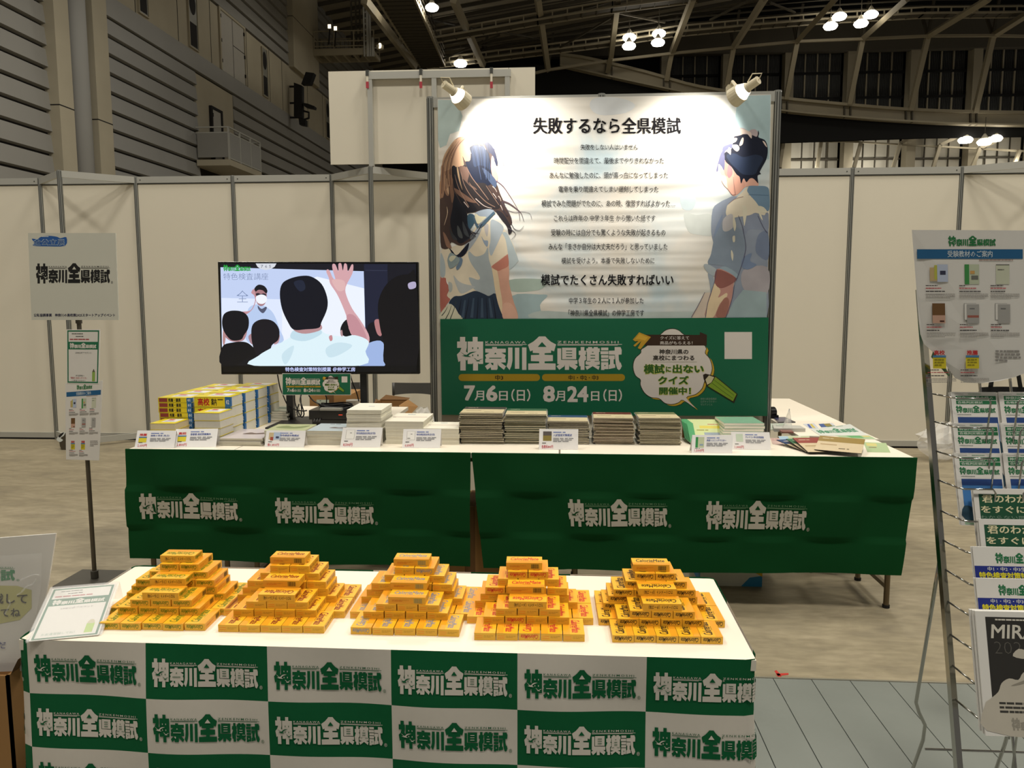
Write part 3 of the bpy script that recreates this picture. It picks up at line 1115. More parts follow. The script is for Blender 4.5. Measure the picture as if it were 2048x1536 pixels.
def table(label, x0, y0, x1, y1, long_x=True, group='white folding tables', legs=True):
    t = thing('folding_table', label, 'table', ((x0 + x1) / 2, (y0 + y1) / 2, 0), group)
    m = MB()
    m.box((x0, y0, TZ - .022), (x1, y1, TZ), 'table_edge', {'t': 'table_top'})
    m.build('tabletop', t, bevel=.004)
    i = .07
    for lx in (x0 + i, x1 - i):
        for ly in (y0 + .05, y1 - .05):
            m = MB()
            m.cyl((lx, ly, .012), (lx, ly, TZ - .022), .0125, 'table_leg', n=10)
            m.cyl((lx, ly, 0), (lx, ly, .014), .016, 'joint_dark', n=10)
            m.build('leg', t)
    m = MB()
    if long_x:
        for lx, s in ((x0 + i, 1), (x1 - i, -1)):
            m.bar((lx, y0 + .05, .10), (lx, y1 - .05, .10), .02, .02, 'table_leg')
            m.bar((lx, (y0 + y1) / 2, .42), (lx + s * .24, (y0 + y1) / 2, TZ - .03), .022, .012, 'table_leg')
            m.bar((lx, y0 + .05, .42), (lx, y1 - .05, .42), .016, .016, 'table_leg')
        for ly in (y0 + .05, y1 - .05):
            m.bar((x0 + .04, ly, TZ - .035), (x1 - .04, ly, TZ - .035), .02, .026, 'table_leg')
    else:
        for ly, s in ((y0 + .05, 1), (y1 - .05, -1)):
            m.bar((x0 + i, ly, .10), (x1 - i, ly, .10), .02, .02, 'table_leg')
        for lx in (x0 + i, x1 - i):
            m.bar((lx, y0 + .04, TZ - .035), (lx, y1 - .04, TZ - .035), .02, .026, 'table_leg')
    m.build('frame', t)
    return t


FX0, FY0, FW, FD = -1.122, 1.490, 1.498, 0.447
BX0, BY0 = -2.030, 3.492
table('white table in front holding the yellow snack box piles', FX0, FY0, FX0 + FW, FY0 + FD)
table('white table holding the yellow books, running back at the left end', BX0, BY0, BX0 + .503, BY0 + 1.48, False)
table('white table under the white paper stacks, in the middle of the long row', BX0 + .508, BY0, BX0 + 2.008, BY0 + .447)
table('white table under the fanned brochures, right end of the long row', BX0 + 2.016, BY0, BX0 + 3.562, BY0 + .447)
table('white table behind the right row holding flyers and an acrylic prism', 1.192, BY0 + .455, 1.556, 5.515, False)
table('white table behind the paper stacks carrying the television', BX0 + .508, BY0 + .452, BX0 + 1.03, BY0 + 1.48, False)

# checked skirt round the front table
m = MB()
loop = []
ov = .0035
xa, xb, ya, yb = FX0 - ov, FX0 + FW + ov, FY0 - ov, FY0 + FD + ov
R_ = .018
corners = [((xa, yb), (xa, ya)), ((xa, ya), (xb, ya)), ((xb, ya), (xb, yb)), ((xb, yb), (xa, yb))]
path = []


def arc(cx, cy, a0, a1, n=5):
    return [(cx + R_ * math.cos(a0 + (a1 - a0) * k / n), cy + R_ * math.sin(a0 + (a1 - a0) * k / n)) for k in range(n + 1)]


path += [(xa, yb - R_), (xa, ya + R_)] + arc(xa + R_, ya + R_, math.pi, 1.5 * math.pi)[1:]
path += [(xb - R_, ya)] + arc(xb - R_, ya + R_, 1.5 * math.pi, 2 * math.pi)[1:] + [(xb, yb - R_)] + arc(xb - R_, yb - R_, 0, .5 * math.pi)[1:]
path += [(xa + R_, yb)] + arc(xa + R_, yb - R_, .5 * math.pi, math.pi)[1:]
acc = [0.0]
for p, q in zip(path[:-1], path[1:]):
    acc.append(acc[-1] + math.hypot(q[0] - p[0], q[1] - p[1]))
S_TOTAL = acc[-1]
S_FRONT = (yb - R_) - (ya + R_) + R_ * math.pi / 2 - R_ * 0   # where the straight front starts


def skirt(s, z, l=0):
    s = max(0, min(S_TOTAL - 1e-6, s))
    i = max(k for k in range(len(acc)) if acc[k] <= s)
    i = min(i, len(path) - 2)
    t = (s - acc[i]) / (acc[i + 1] - acc[i])
    p, q = path[i], path[i + 1]
    dx, dy = q[0] - p[0], q[1] - p[1]
    L = math.hypot(dx, dy)
    nx, ny = dy / L * -1, dx / L
    nx, ny = -nx * -1, -ny * 1
    # outward normal (the path runs anticlockwise seen from above)
    nx, ny = dy / L, -dx / L
    x, y = p[0] + dx * t, p[1] + dy * t
    drop = (TZ - z)
    w = (.004 * math.sin(s * 9.0 + 1.3) + .003 * math.sin(s * 23.0 + z * 6) + .0015 * math.sin(s * 5 - z * 17)) * min(1, drop / .10)
    o = w + .016 * min(1, drop / .5) + l * .0009
    return (x + nx * o, y + ny * o, z)


CW, CH, ZT = .2535, .1150, TZ + .0025
c0 = S_FRONT + .010 - R_ * .3     # arc length of the first column boundary on the front
smin = c0 - CW * math.floor(c0 / CW) - CW
us = []
k = 0
s = smin
while s < S_TOTAL:
    for j in range(12):
        us.append(s + CW * j / 12)
    s += CW
us = [u for u in us if 0 <= u <= S_TOTAL] + [S_TOTAL]
us = sorted(set([0.0] + us))
zs = [ZT - CH * (r + j / 5) for r in range(5) for j in range(5)] + [ZT - CH * 5]
nu = len(us)
m.add([skirt(u, z) for z in zs for u in us], [], 'cloth_green')
m.mi('cloth_white')
for j in range(len(zs) - 1):
    for i in range(nu - 1):
        cell = math.floor(((us[i] + us[i + 1]) / 2 - c0) / CW) + math.floor((ZT - (zs[j] + zs[j + 1]) / 2) / CH)
        m.f.append((j * nu + i, j * nu + i + 1, (j + 1) * nu + i + 1, (j + 1) * nu + i))
        m.m.append(1 if cell % 2 == 0 else 0)
# rolled hem lying on the table edge
for cidx in range(-2, 16):
    for ridx in range(0, 3):
        sa = c0 + cidx * CW
        if sa < -.12 or sa + CW * .9 > S_TOTAL or cidx > 8:
            continue
        wt = (cidx + ridx) % 2 == 0
        zz = ZT - CH * ridx
        emblem(m, lambda a, b, l: skirt(a, b, l), sa + CW * .055, zz - CH * .775, CW * .868, 'cloth_green' if wt else 'cloth_white', 'cloth_white' if wt else 'cloth_green', 1.2, reg=True, h=CH * .52)
tag(m.build('table_skirt', loc=(FX0 + FW / 2, FY0 + FD / 2, .12), smooth=True), 'green and white checked skirt with repeated lettering round the front snack table', 'tablecloth')


# plain green drapes on the long row
def drape(label, xl, xr, zb_l, zb_r, emb, xl_b, xr_b):
    def S(x, z, l=0):
        """x is measured along the top edge, z is the height."""
        t = (TZ - z) / (TZ - .17)
        u = (x - xl) / (xr - xl)
        xx = x + ((xl_b - xl) * (1 - u) + (xr_b - xr) * u) * t
        px_, pz_ = .268, .185
        fx = ((x - xl + .13) / px_) % 1
        fz = ((TZ - z) / pz_) % 1
        kx = int((x - xl + .13) / px_)
        kz = int((TZ - z) / pz_)
        b = .0085 * (4 * fx * (1 - fx)) * (1 if (kx + kz) % 2 else -.5) + .004 * (4 * fz * (1 - fz)) * (1 if (kx * 2 + kz) % 3 else -.6)
        b += .005 * math.sin(x * 4.1 + z * 3) * t
        return (xx, BY0 - .006 - .012 * min(1, t * 3) - b * min(1, t * 4) - (l + (1.6 if l else 0)) * .0012, z)
    m = MB()
    nu_, nv_ = 96, 36

    def fn(u, v):
        x = xl + (xr - xl) * u
        zb = zb_l + (zb_r - zb_l) * u + .004 * math.sin(u * 9)
        p = S(x, TZ + .001 - (TZ - zb) * v)
        return p
    m.grid(nu_, nv_, fn, 'drape_green')
    # lip folded on to the table
    m.grid(nu_, 3, lambda u, v: (xl + (xr - xl) * u, BY0 - .006 + .010 * v, TZ + .001 + .0016 * math.sin(v * math.pi)), 'drape_green')
    for (a, b, w_, h_) in emb:
        emblem(m, lambda p, q, l: S(p, q, l), a, b, w_, 'drape_grey', 'drape_green', 1.0, line='drape_line', reg=True, h=h_)
    return tag(m.build('table_drape', loc=((xl + xr) / 2, BY0, .17), smooth=True), label, 'tablecloth', 'green drapes on the long row')


def embpx(x0, x1, y0, y1):
    a, b = onY(x0, y1, BY0 - .02), onY(x1, y0, BY0 - .02)
    c = onY(x0, y0, BY0 - .02)
    return (a.x, a.z, b.x - a.x, c.z - a.z)


SX = onY(942, 912, BY0).x
drape('dark green drape with two grey emblems under the television and paper stacks', BX0 - .008, SX - .001, .178, .170, [embpx(283, 478, 985, 1037), embpx(553, 748, 994, 1046)], BX0 - .012, SX - .006)
drape('dark green drape with two grey emblems under the booklets and fanned brochures', SX + .003, 1.540, .166, .176, [embpx(1130, 1334, 996, 1051), embpx(1412, 1620, 1000, 1058)], SX + .055, 1.488)

# things on the floor under the long row
def carton(label, a, b, open_top=False, mt='cardboard', name='cardboard_box', group=None):
    m = MB()
    t = thing(name, label, 'box', ((a[0] + b[0]) / 2, (a[1] + b[1]) / 2, a[2]), group)
    if not open_top:
        m.box(a, b, mt)
        m.box(((a[0] + b[0]) / 2 - .025, a[1] - .001, a[2]), ((a[0] + b[0]) / 2 + .025, b[1] + .001, b[2] + .001), 'cardboard_dark')
    else:
        w = .006
        m.box(a, (b[0], b[1], a[2] + w), mt)
        m.box(a, (a[0] + w, b[1], b[2]), mt)
        m.box((b[0] - w, a[1], a[2]), b, mt)
        m.box(a, (b[0], a[1] + w, b[2]), mt)
        m.box((a[0], b[1] - w, a[2]), b, mt)
    m.build('body', t, bevel=.002)
    return t, m


carton('brown cardboard box in the shadow behind the gap between the drapes', (-.66, 3.60, 0), (-.22, 3.92, .42))
p0, p1 = onZ(1428, 1171, 0.001), onZ(1525, 1171, 0.001)
yy = max(p0.y, BY0 + .03)
x0_, x1_ = onY(1400, 1165, yy).x, onY(1524, 1165, yy).x
m = MB()
m.box((x0_, yy, 0.0), (x1_, yy + .22, .14), flat('2b6f96'), {'f': flat('cfcab8')})
m.add([(x1_ - .10, yy - .001, 0.0), (x1_, yy - .001, 0.0), (x1_, yy - .001, .055), (x1_ - .06, yy - .001, .045)], [(0, 1, 2, 3)], flat('2b7fa8'))
m.add([(x1_ - .035, yy - .0015, .14), (x1_ - .035, yy - .0015, .07), (x1_, yy - .0015, .05), (x1_, yy - .0015, .14)], [(0, 1, 2, 3)], flat('d8a522'))
tag(m.build('carton', loc=((x0_ + x1_) / 2, yy + .11, 0), bevel=.002), 'white carton with blue and yellow corner under the green drape', 'box')
# ------------------------------------------------------------------ yellow snack boxes in five stepped piles
mat('snack_yellow', 'f4b41f', 0.42, var=0.02, scale=20)
mat('snack_orange', 'f4ab1e', 0.42, var=0.02, scale=20)
mat('snack_stripe', 'ee9018', 0.42)
mat('snack_pale', 'e6b030', 0.42)
BWD, BLN, BTH = 0.0450, 0.0812, 0.0155
INK = [('green', '6f7f12', 'フルーツ味'), ('brown', '8a2f10', 'チョコレート味'), ('grey', '8d8f96', 'バニラ味'), ('red', 'cf3a2c', 'メープル味'), ('black', '33270c', 'チーズ味')]
SMESH = []
for nm, ink, jp in INK:
    m = MB()
    L, Wd, T = BLN - .0006, BWD - .0011, BTH
    ik = flat(ink, .5)
    m.box((-L / 2, -Wd / 2, 0), (L / 2, Wd / 2, T), 'snack_yellow', {'f': 'snack_pale', 'k': 'snack_pale', 'l': 'snack_pale', 'r': 'snack_pale'})
    MT = mapUV((0, 0, T), (1, 0, 0), (0, 1, 0), .00012)
    m.drect(MT, -L / 2, -Wd / 2, L / 2, -Wd * .18, 'snack_orange', 1)
    for k in range(5):
        y = -Wd / 2 + Wd * (.03 + .062 * k)
        m.drect(MT, -L / 2, y, L / 2, y + Wd * .022, 'snack_stripe', 2)
    m.dtext(MT, 'CalorieMate', (-L * .39, Wd * .33, L * .40, -Wd * .10), ik, 2, w=.02, shear=.22, res=2)
    m.bars(MT, -L * .1, -Wd * .13, L * .36, -Wd * .18, 1, ik, 3, 3)
    # long side towards the foot of the lettering: stripes and bar code
    MF = mapUV((0, -Wd / 2, 0), (1, 0, 0), (0, 0, 1), .00012)
    for k in range(4):
        m.drect(MF, -L / 2, T * (.14 + .2 * k), L * .18, T * (.14 + .2 * k) + T * .06, 'snack_stripe', 1)
    m.bars(MF, -L * .40, T * .62, L * .05, T * .30, 2, flat('d8801a'), 2, 5)
    m.drect(MF, L * .17, T * .12, L * .43, T * .88, 'snack_pale', 1)
    rr = random.Random(3)
    x = L * .19
    dk = flat('4a3a12') if nm != 'grey' else flat('8a8a60')
    while x < L * .41:
        w_ = rr.choice((.0007, .0011, .0017))
        m.drect(MF, x, T * .18, x + w_, T * .82, dk, 2)
        x += w_ + rr.choice((.0006, .0009))
    # other long side: the name in kana, printed so that its head points down
    MK = mapUV((0, Wd / 2, 0), (1, 0, 0), (0, 0, -1), .00012)
    m.dtext(MK, 'カロリーメイト（' + jp + '）', (-L * .40, -T * .24, L * .36, -T * .80), flat('3d2c10') if nm != 'grey' else ik, 1, w=.012, res=1)
    # end with the name upside down (this end shows the capital)
    ME = mapUV((-L / 2, 0, 0), (0, 1, 0), (0, 0, -1), .00012)
    MEi = lambda a, b, l: (-L / 2 - l * .00012, a, b)
    vs, fs, (a, b, c, d) = glyph('CalorieMate', .018, .22, 2)
    P = [((x - a) / (c - a), (y - b) / (d - b)) for x, y in vs]
    m.add([(-L / 2 - .00015, -Wd * .40 + u * Wd * .80, T * .84 - v * T * .62) for u, v in P], fs, ik)
    # plain end with small stripes of print
    MR = lambda a, b, l: (L / 2 + l * .00012, a, b)
    for k in range(2):
        m.drect(MR, -Wd * .44, T * (.30 + .28 * k), -Wd * .12, T * (.30 + .28 * k) + T * .09, 'snack_stripe', 1)
    m.bars(MR, -Wd * .05, T * .66, Wd * .40, T * .30, 2, flat('c99a2e'), 1, 8)
    me = None
    o = m.build('snack_box')
    SMESH.append(o.data)
    bpy.data.objects.remove(o)

ORD = ['first', 'second', 'third', 'fourth', 'fifth', 'sixth', 'seventh', 'eighth', 'ninth', 'tenth', 'eleventh', 'twelfth', 'thirteenth', 'fourteenth', 'fifteenth', 'sixteenth', 'seventeenth', 'eighteenth', 'nineteenth', 'twentieth', 'twenty-first', 'twenty-second', 'twenty-third', 'twenty-fourth', 'twenty-fifth', 'twenty-sixth']
# rows of a pile: (layer, y in box lengths, first x in box widths, count, crosswise, words)
ROWS = [
    (0, 0.00, 0.00, 5, 0, 'front bottom row'), (0, 1.01, -.50, 6, 0, 'middle bottom row'), (0, 2.02, -.50, 6, 0, 'rear bottom row'),
    (1, 0.56, 0.34, 4, 0, 'front row of layer two'), (1, 1.60, -.20, 5, 0, 'rear row of layer two'),
    (2, 0.62, 0.92, 3, 0, 'front row of layer three'), (2, 1.63, 0.00, 4.45, 0, 'rear row of layer three'),
    (3, 0.63, 1.52, 1, 1, 'lowest crosswise box'), (3, 1.62, 0.30, 4, 0, 'row on layer four'),
    (4, 1.17, 1.42, 1, 1, 'middle crosswise box'), (4, 1.735, 0.90, 3, 0, 'row on layer five'),
    (5, 1.80, 1.38, 2, 0, 'pair on layer six'),
    (6, 1.95, 1.30, 1, 1, 'topmost crosswise box'),
]
PILES = [  # (front left px, front right px, default end, boxes turned round, crosswise box reading upright?)
    ((198.3, 1259.5), (410.7, 1262.4), 'C', {}, (0, 0, 0)),
    ((435.9, 1263.8), (648.3, 1267.5), 'e', {}, (0, 1, 1)),
    ((700.5, 1269.0), (919.5, 1274.1), 'e', {(0, 0), (11, 1)}, (1, 1, 1)),
    ((947.6, 1280.0), (1170.2, 1283.3), 'e', {(0, 2), (3, 1), (11, 0), (11, 1), (8, 0)}, (0, 1, 1)),
    ((1224.2, 1285.1), (1446.1, 1288.7), 'C', {}, (0, 0, 1)),
]
for pi, ((la, lb), (ra, rb), end, turned, cross) in enumerate(PILES):
    a, b = onZ(la, lb, TZ), onZ(ra, rb, TZ)
    a, b = Vector((a.x, a.y, 0)), Vector((b.x, b.y, 0))
    ux = (b - a).normalized()
    uy = Vector((-ux.y, ux.x, 0))
    wd = (b - a).length / 5
    ang = math.atan2(ux.y, ux.x)
    rr = random.Random(40 + pi)
    ci = 0
    for ri, (lay, ly, lx, cnt, cr, words) in enumerate(ROWS):
        n = int(cnt)
        step = wd if cnt == n else wd * cnt / n
        for k in range(n):
            if cr:
                c = a + ux * (lx * wd + BLN / 2) + uy * (ly * BLN + BWD / 2)
                up_ = cross[ci]
                ci += 1
                rot = ang + (0 if up_ else math.pi) + rr.uniform(-.012, .012)
                lab = '%s of the %s lettered snack pile' % (words, INK[pi][0])
            else:
                c = a + ux * (lx * wd + step * (k + .5)) + uy * (ly * BLN + BLN / 2 + rr.uniform(-.0014, .0014))
                e = end
                if (ri, k) in turned:
                    e = 'C' if end == 'e' else 'e'
                rot = ang + (math.pi / 2 if e == 'C' else -math.pi / 2) + rr.uniform(-.006, .006)
                lab = '%s box from left, %s, %s lettered snack pile' % (ORD[k], words, INK[pi][0])
            o = bpy.data.objects.new('snack_box', SMESH[pi])
            COL.objects.link(o)
            o.location = (c.x, c.y, TZ + .0003 + lay * (BTH + .0002))
            o.rotation_euler = (0, 0, rot)
            tag(o, 'yellow ' + lab if cr else lab.replace('box from', 'yellow box from'), 'snack box', 'yellow snack boxes in the %s lettered pile' % INK[pi][0])
# ------------------------------------------------------------------ booth wall with the poster and the green banner
BY = 4.55
bx0, bx1 = onY(864.5, 500, BY).x, onY(1545, 500, BY).x
bz = onY(864, 196, BY).z
bw = thing('booth_panel_wall', 'white booth panel wall with aluminium posts carrying the big poster and green banner', 'partition', ((bx0 + bx1) / 2, BY, 0))
for x in (bx0, (bx0 + bx1) / 2, bx1):
    m = MB()
    post(m, x, BY, 0, bz + .005)
    m.build('post', bw)
for a, b in ((bx0, (bx0 + bx1) / 2), ((bx0 + bx1) / 2, bx1)):
    m = MB()
    m.box((a + .018, BY - .004, .06), (b - .018, BY + .004, bz - .05), 'panel_white')
    m.build('panel', bw)
    m = MB()
    m.box((a + .018, BY - .013, bz - .055), (b - .018, BY + .013, bz), 'alu_rail')
    m.build('top_rail', bw)
    m = MB()
    m.box((a + .018, BY - .012, .01), (b - .018, BY + .012, .06), 'alu_rail')
    m.build('bottom_rail', bw)

# watercolour paper
mat('poster_paper', 'd8d4cc', 0.34, var=0.0, spec=0.5)
_n = MATS['poster_paper'].node_tree
_bs = _n.nodes['Principled BSDF']
for n in list(_n.nodes):
    if n.type in ('MIX', 'TEX_NOISE', 'TEX_COORD'):
        _n.nodes.remove(n)
_tc = _n.nodes.new('ShaderNodeTexCoord')
_a = _n.nodes.new('ShaderNodeTexNoise')
_a.inputs['Scale'].default_value = 1.7
_a.inputs['Detail'].default_value = 5
_a.inputs['Distortion'].default_value = .6
_rmp = _n.nodes.new('ShaderNodeValToRGB')
_rmp.color_ramp.elements[0].position = .34
_rmp.color_ramp.elements[0].color = (*rgb('bcccd2'), 1)
_rmp.color_ramp.elements[1].position = .66
_rmp.color_ramp.elements[1].color = (*rgb('e6dccd'), 1)
_el = _rmp.color_ramp.elements.new(.5)
_el.color = (*rgb('e0dcd4'), 1)
_n.links.new(_tc.outputs['Object'], _a.inputs['Vector'])
_n.links.new(_a.outputs['Fac'], _rmp.inputs['Fac'])
_n.links.new(_rmp.outputs['Color'], _bs.inputs['Base Color'])
_mp = _n.nodes.new('ShaderNodeMapping')
_mp.inputs['Scale'].default_value = (.5, 1, 7)
_w = _n.nodes.new('ShaderNodeTexNoise')
_w.inputs['Scale'].default_value = 1.6
_w.inputs['Detail'].default_value = 1.0
_bp = _n.nodes.new('ShaderNodeBump')
_bp.inputs['Strength'].default_value = .55
_bp.inputs['Distance'].default_value = .05
_n.links.new(_tc.outputs['Object'], _mp.inputs['Vector'])
_n.links.new(_mp.outputs['Vector'], _w.inputs['Vector'])
_n.links.new(_w.outputs['Fac'], _bp.inputs['Height'])
_n.links.new(_bp.outputs['Normal'], _bs.inputs['Normal'])
mat('text_black', '17161a', 0.75, var=0.0, spec=0.08)
mat('banner_green', '146244', 0.45, var=0.05, scale=3, spec=0.35)
mat('banner_white', 'd6cec6', 0.5, var=0.02)

PY = BY - .030
M0 = mapY(PY, .00030)
m = MB()
Q = [onY(875, 198.5, PY), onY(1542, 188.5, PY), onY(1534, 640, PY), onY(881, 641, PY)]
m.add([tuple(q) for q in Q] + [(q.x, q.y + .001, q.z) for q in Q], [(0, 1, 2, 3), (7, 6, 5, 4), (0, 1, 5, 4), (1, 2, 6, 5), (2, 3, 7, 6), (3, 0, 4, 7)], 'poster_paper')


def wash(h):
    k = 'wash_' + h
    if k not in MATS:
        mat(k, h, .4, var=.26, scale=7.0, spec=.35)
    return k


def inkp(m, conv, pts, col, l, smooth=True, n=4, rough=.4):
    p = [conv(*a) for a in pts]
    if smooth:
        p = spl(p, n)
    m.dpoly(M0, p, wash(col), l)


def inks(m, conv, pts, w0, w1, col, l, mid=None):
    p = spl([conv(*a) for a in pts], 5, False)
    m.dpoly(M0, ribbon(p, w0, w1, mid), flat(col, .4), l)


D = lambda x, y: (860 + x / 7.68, 250 + y / 7.68)
Ec = lambda x, y: (860 + x / 7.68, 440 + y / 7.68)
Fc = lambda x, y: (1400 + x / 8.08, 230 + y / 8.08)
Gc = lambda x, y: (1380 + x / 6.4, 400 + y / 6.4)
I_ = lambda x, y: (x, y)
# sky washes and the sea behind the girl
inkp(m, I_, [(876, 200), (912, 200), (925, 232), (918, 262), (900, 268), (893, 290), (880, 296), (876, 280)], 'b5c6c4', 1, smooth=False)
inkp(m, I_, [(1476, 192), (1541, 190), (1540, 245), (1538, 318), (1520, 322), (1500, 290), (1484, 262), (1470, 238)], 'a9c1c6', 1, smooth=False)
inkp(m, I_, [(1190, 196), (1240, 196), (1270, 210), (1250, 226), (1200, 230), (1180, 214)], 'd3d6d8', 1)
inkp(m, I_, [(1384, 340), (1400, 338), (1404, 346), (1390, 352), (1380, 349)], 'c2d2da', 1)
inkp(m, I_, [(1362, 388), (1378, 383), (1390, 392), (1391, 408), (1382, 420), (1366, 418), (1360, 402)], 'c4d1d6', 1)
inkp(m, I_, [(1368, 426), (1392, 430), (1420, 428), (1428, 445), (1426, 470), (1400, 470), (1376, 462)], 'c8cdc9', 1)
inkp(m, I_, [(1018, 560), (1080, 558), (1092, 566), (1078, 580), (1024, 583)], 'a9bab0', 1)
inkp(m, I_, [(1024, 592), (1080, 589), (1095, 592), (1080, 610), (1082, 638), (1032, 638)], '9fb4b8', 1)
inkp(m, I_, [(1080, 622), (1180, 626), (1390, 624), (1385, 638), (1082, 638)], 'b4bfbc', 1)
# girl: shirt, arms and skirt first
inkp(m, Ec, [(160, 860), (235, 880), (255, 960), (300, 1050), (260, 1160), (310, 1215), (250, 1310), (165, 1420)], 'b06a5e', 2)
inkp(m, Ec, [(170, 480), (300, 430), (480, 350), (620, 240), (700, 100), (830, 40), (1000, 20), (1130, 130), (1200, 230), (1290, 400), (1352, 600), (1345, 650), (1215, 765), (1195, 700), (1000, 700), (1010, 1135), (905, 1168), (700, 1090), (480, 1170), (370, 1165), (340, 1225), (260, 1160), (300, 1060), (240, 890), (160, 862)], 'd8ccb6', 2, n=3)
inkp(m, Ec, [(160, 520), (200, 560), (235, 700), (228, 860), (160, 850)], 'a9b3b6', 3)
inkp(m, Ec, [(600, 480), (700, 560), (830, 520), (890, 420), (905, 600), (950, 760), (1005, 1130), (905, 1165), (700, 1080), (640, 1000), (600, 880), (740, 920), (760, 860), (640, 680), (590, 560)], 'a3acb0', 3)
inkp(m, Ec, [(930, 20), (1010, 10), (1130, 110), (1080, 260), (1000, 440), (940, 550), (905, 450), (930, 300)], 'aab4bc', 3)
inkp(m, Ec, [(1110, 200), (1180, 200), (1280, 400), (1352, 600), (1345, 645), (1215, 760), (1200, 540), (1160, 300)], 'acb8bc', 3)
inkp(m, Ec, [(360, 850), (430, 930), (520, 980), (690, 1020), (640, 1060), (480, 1130), (400, 1000)], 'b0b4b4', 3)
inkp(m, Ec, [(290, 950), (340, 980), (340, 1080), (300, 1110), (280, 1010)], 'b0b4b0', 3)
inkp(m, Ec, [(590, 470), (740, 260), (800, 90), (760, 60), (690, 170), (560, 330), (520, 470)], 'a4aab2', 3)
inkp(m, Ec, [(790, 250), (830, 310), (890, 320), (880, 410), (830, 360)], '8f9db0', 4)
inkp(m, Ec, [(830, 90), (870, 60), (900, 90), (880, 250), (850, 200)], 'b8b4b4', 4)
inkp(m, Ec, [(940, 715), (1060, 620), (1180, 530), (1200, 545), (1215, 760), (1215, 940), (1240, 1080), (1290, 1270), (1335, 1400), (1340, 1525), (1125, 1525), (1060, 1330), (1010, 1130), (975, 900), (950, 740)], 'd0a08c', 4, n=3)
inkp(m, Ec, [(955, 740), (1020, 760), (1050, 870), (1075, 1040), (1110, 1250), (1110, 1330), (1125, 1480), (1060, 1330), (1010, 1130), (975, 900)], 'ddc7a6', 5)
inkp(m, Ec, [(950, 715), (1060, 630), (1180, 540), (1200, 560), (1205, 700), (1100, 760), (1040, 780)], 'b87868', 5)
inkp(m, Ec, [(1120, 1300), (1240, 1280), (1330, 1420), (1338, 1525), (1130, 1525)], 'd8ac98', 5)
inkp(m, Ec, [(290, 1275), (370, 1175), (480, 1165), (620, 1110), (710, 1090), (840, 1140), (905, 1168), (1010, 1130), (1060, 1330), (1125, 1525), (490, 1525), (430, 1420), (360, 1340)], '28364a', 4, n=3)
for x0, y0, x1, y1 in ((480, 1210, 440, 1420), (600, 1190, 540, 1520), (740, 1180, 720, 1520), (860, 1190, 880, 1520), (960, 1180, 1010, 1520)):
    inks(m, Ec, [(x0, y0), ((x0 + x1) / 2 + 4, (y0 + y1) / 2), (x1, y1)], .6, 2.6, '151c2c', 5)
for x0, y0, x1, y1 in ((540, 1230, 500, 1500), (670, 1200, 640, 1500), (800, 1200, 800, 1500), (910, 1200, 950, 1500)):
    inks(m, Ec, [(x0, y0), ((x0 + x1) / 2, (y0 + y1) / 2), (x1, y1)], 3, 6, '3e5064', 5)
inkp(m, Ec, [(165, 1430), (290, 1290), (380, 1340), (430, 1430), (490, 1525), (160, 1525)], 'd0ccb4', 4)
for x0, y0, x1, y1 in ((330, 1310, 240, 1520), (400, 1240, 310, 1520), (270, 1330, 180, 1470)):
    inks(m, Ec, [(x0, y0), ((x0 + x1) / 2 + 10, (y0 + y1) / 2), (x1, y1)], .5, 1.8, '38443c', 5)
# hair: pale brown mass, dark body, highlights, flying strands
inkp(m, D, [(540, 175), (660, 180), (760, 220), (880, 255), (960, 330), (1010, 440), (1040, 590), (1020, 630), (985, 520), (950, 480), (950, 700), (1000, 860), (1040, 940), (1080, 1060), (1130, 1170), (1180, 1300), (1240, 1400), (1255, 1530), (1160, 1500), (1080, 1400), (1000, 1330), (880, 1290), (700, 1340), (560, 1370), (580, 1530), (560, 1640), (700, 1660), (640, 1760), (520, 1840), (440, 1850), (330, 1800), (290, 1890), (200, 1900), (160, 1800), (150, 1200), (160, 800), (200, 560), (300, 330), (420, 200)], '4a3a36', 6, n=3)
inkp(m, D, [(540, 178), (640, 200), (680, 290), (610, 345), (630, 440), (610, 550), (545, 560), (500, 480), (520, 640), (420, 640), (340, 640), (330, 420), (300, 330), (430, 200)], 'b89478', 7)
inkp(m, D, [(400, 210), (330, 420), (330, 640), (260, 700), (200, 700), (190, 560), (250, 400)], 'c4a284', 7)
inkp(m, D, [(610, 350), (680, 310), (800, 320), (880, 390), (930, 560), (950, 720), (960, 860), (900, 930), (780, 900), (700, 880), (620, 760), (560, 620), (550, 560), (612, 548), (625, 450)], '161e34', 7)
inkp(m, D, [(650, 330), (790, 325), (870, 400), (915, 560), (930, 690), (850, 640), (760, 620), (680, 640), (650, 500)], '27344f', 8)
inkp(m, D, [(760, 215), (880, 258), (960, 330), (1005, 440), (1040, 580), (1015, 620), (980, 520), (940, 440), (900, 420), (860, 330), (800, 260)], '2c304a', 8)
inkp(m, D, [(950, 480), (985, 520), (995, 640), (1035, 750), (1040, 820), (1015, 870), (960, 790), (935, 640)], 'd9a294', 8)
inkp(m, D, [(800, 660), (900, 720), (1000, 830), (1025, 900), (1000, 960), (920, 880), (860, 790)], '465470', 9)
inkp(m, D, [(560, 620), (620, 760), (700, 880), (850, 900), (960, 1050), (1080, 1180), (1050, 1290), (880, 1290), (720, 1320), (620, 1200), (520, 1060), (470, 900), (450, 700), (480, 640)], '2b2628', 7)
inkp(m, D, [(340, 640), (400, 650), (430, 800), (470, 960), (560, 1090), (650, 1200), (720, 1310), (600, 1350), (560, 1330), (470, 1180), (400, 1030), (350, 850)], '1d1c22', 8)
inkp(m, D, [(370, 1040), (460, 1180), (560, 1340), (600, 1530), (620, 1700), (480, 1820), (380, 1730), (310, 1500), (350, 1250)], '1e2029', 8)
inkp(m, D, [(420, 620), (450, 760), (470, 880), (500, 1000), (440, 830), (415, 700)], 'b09474', 9)
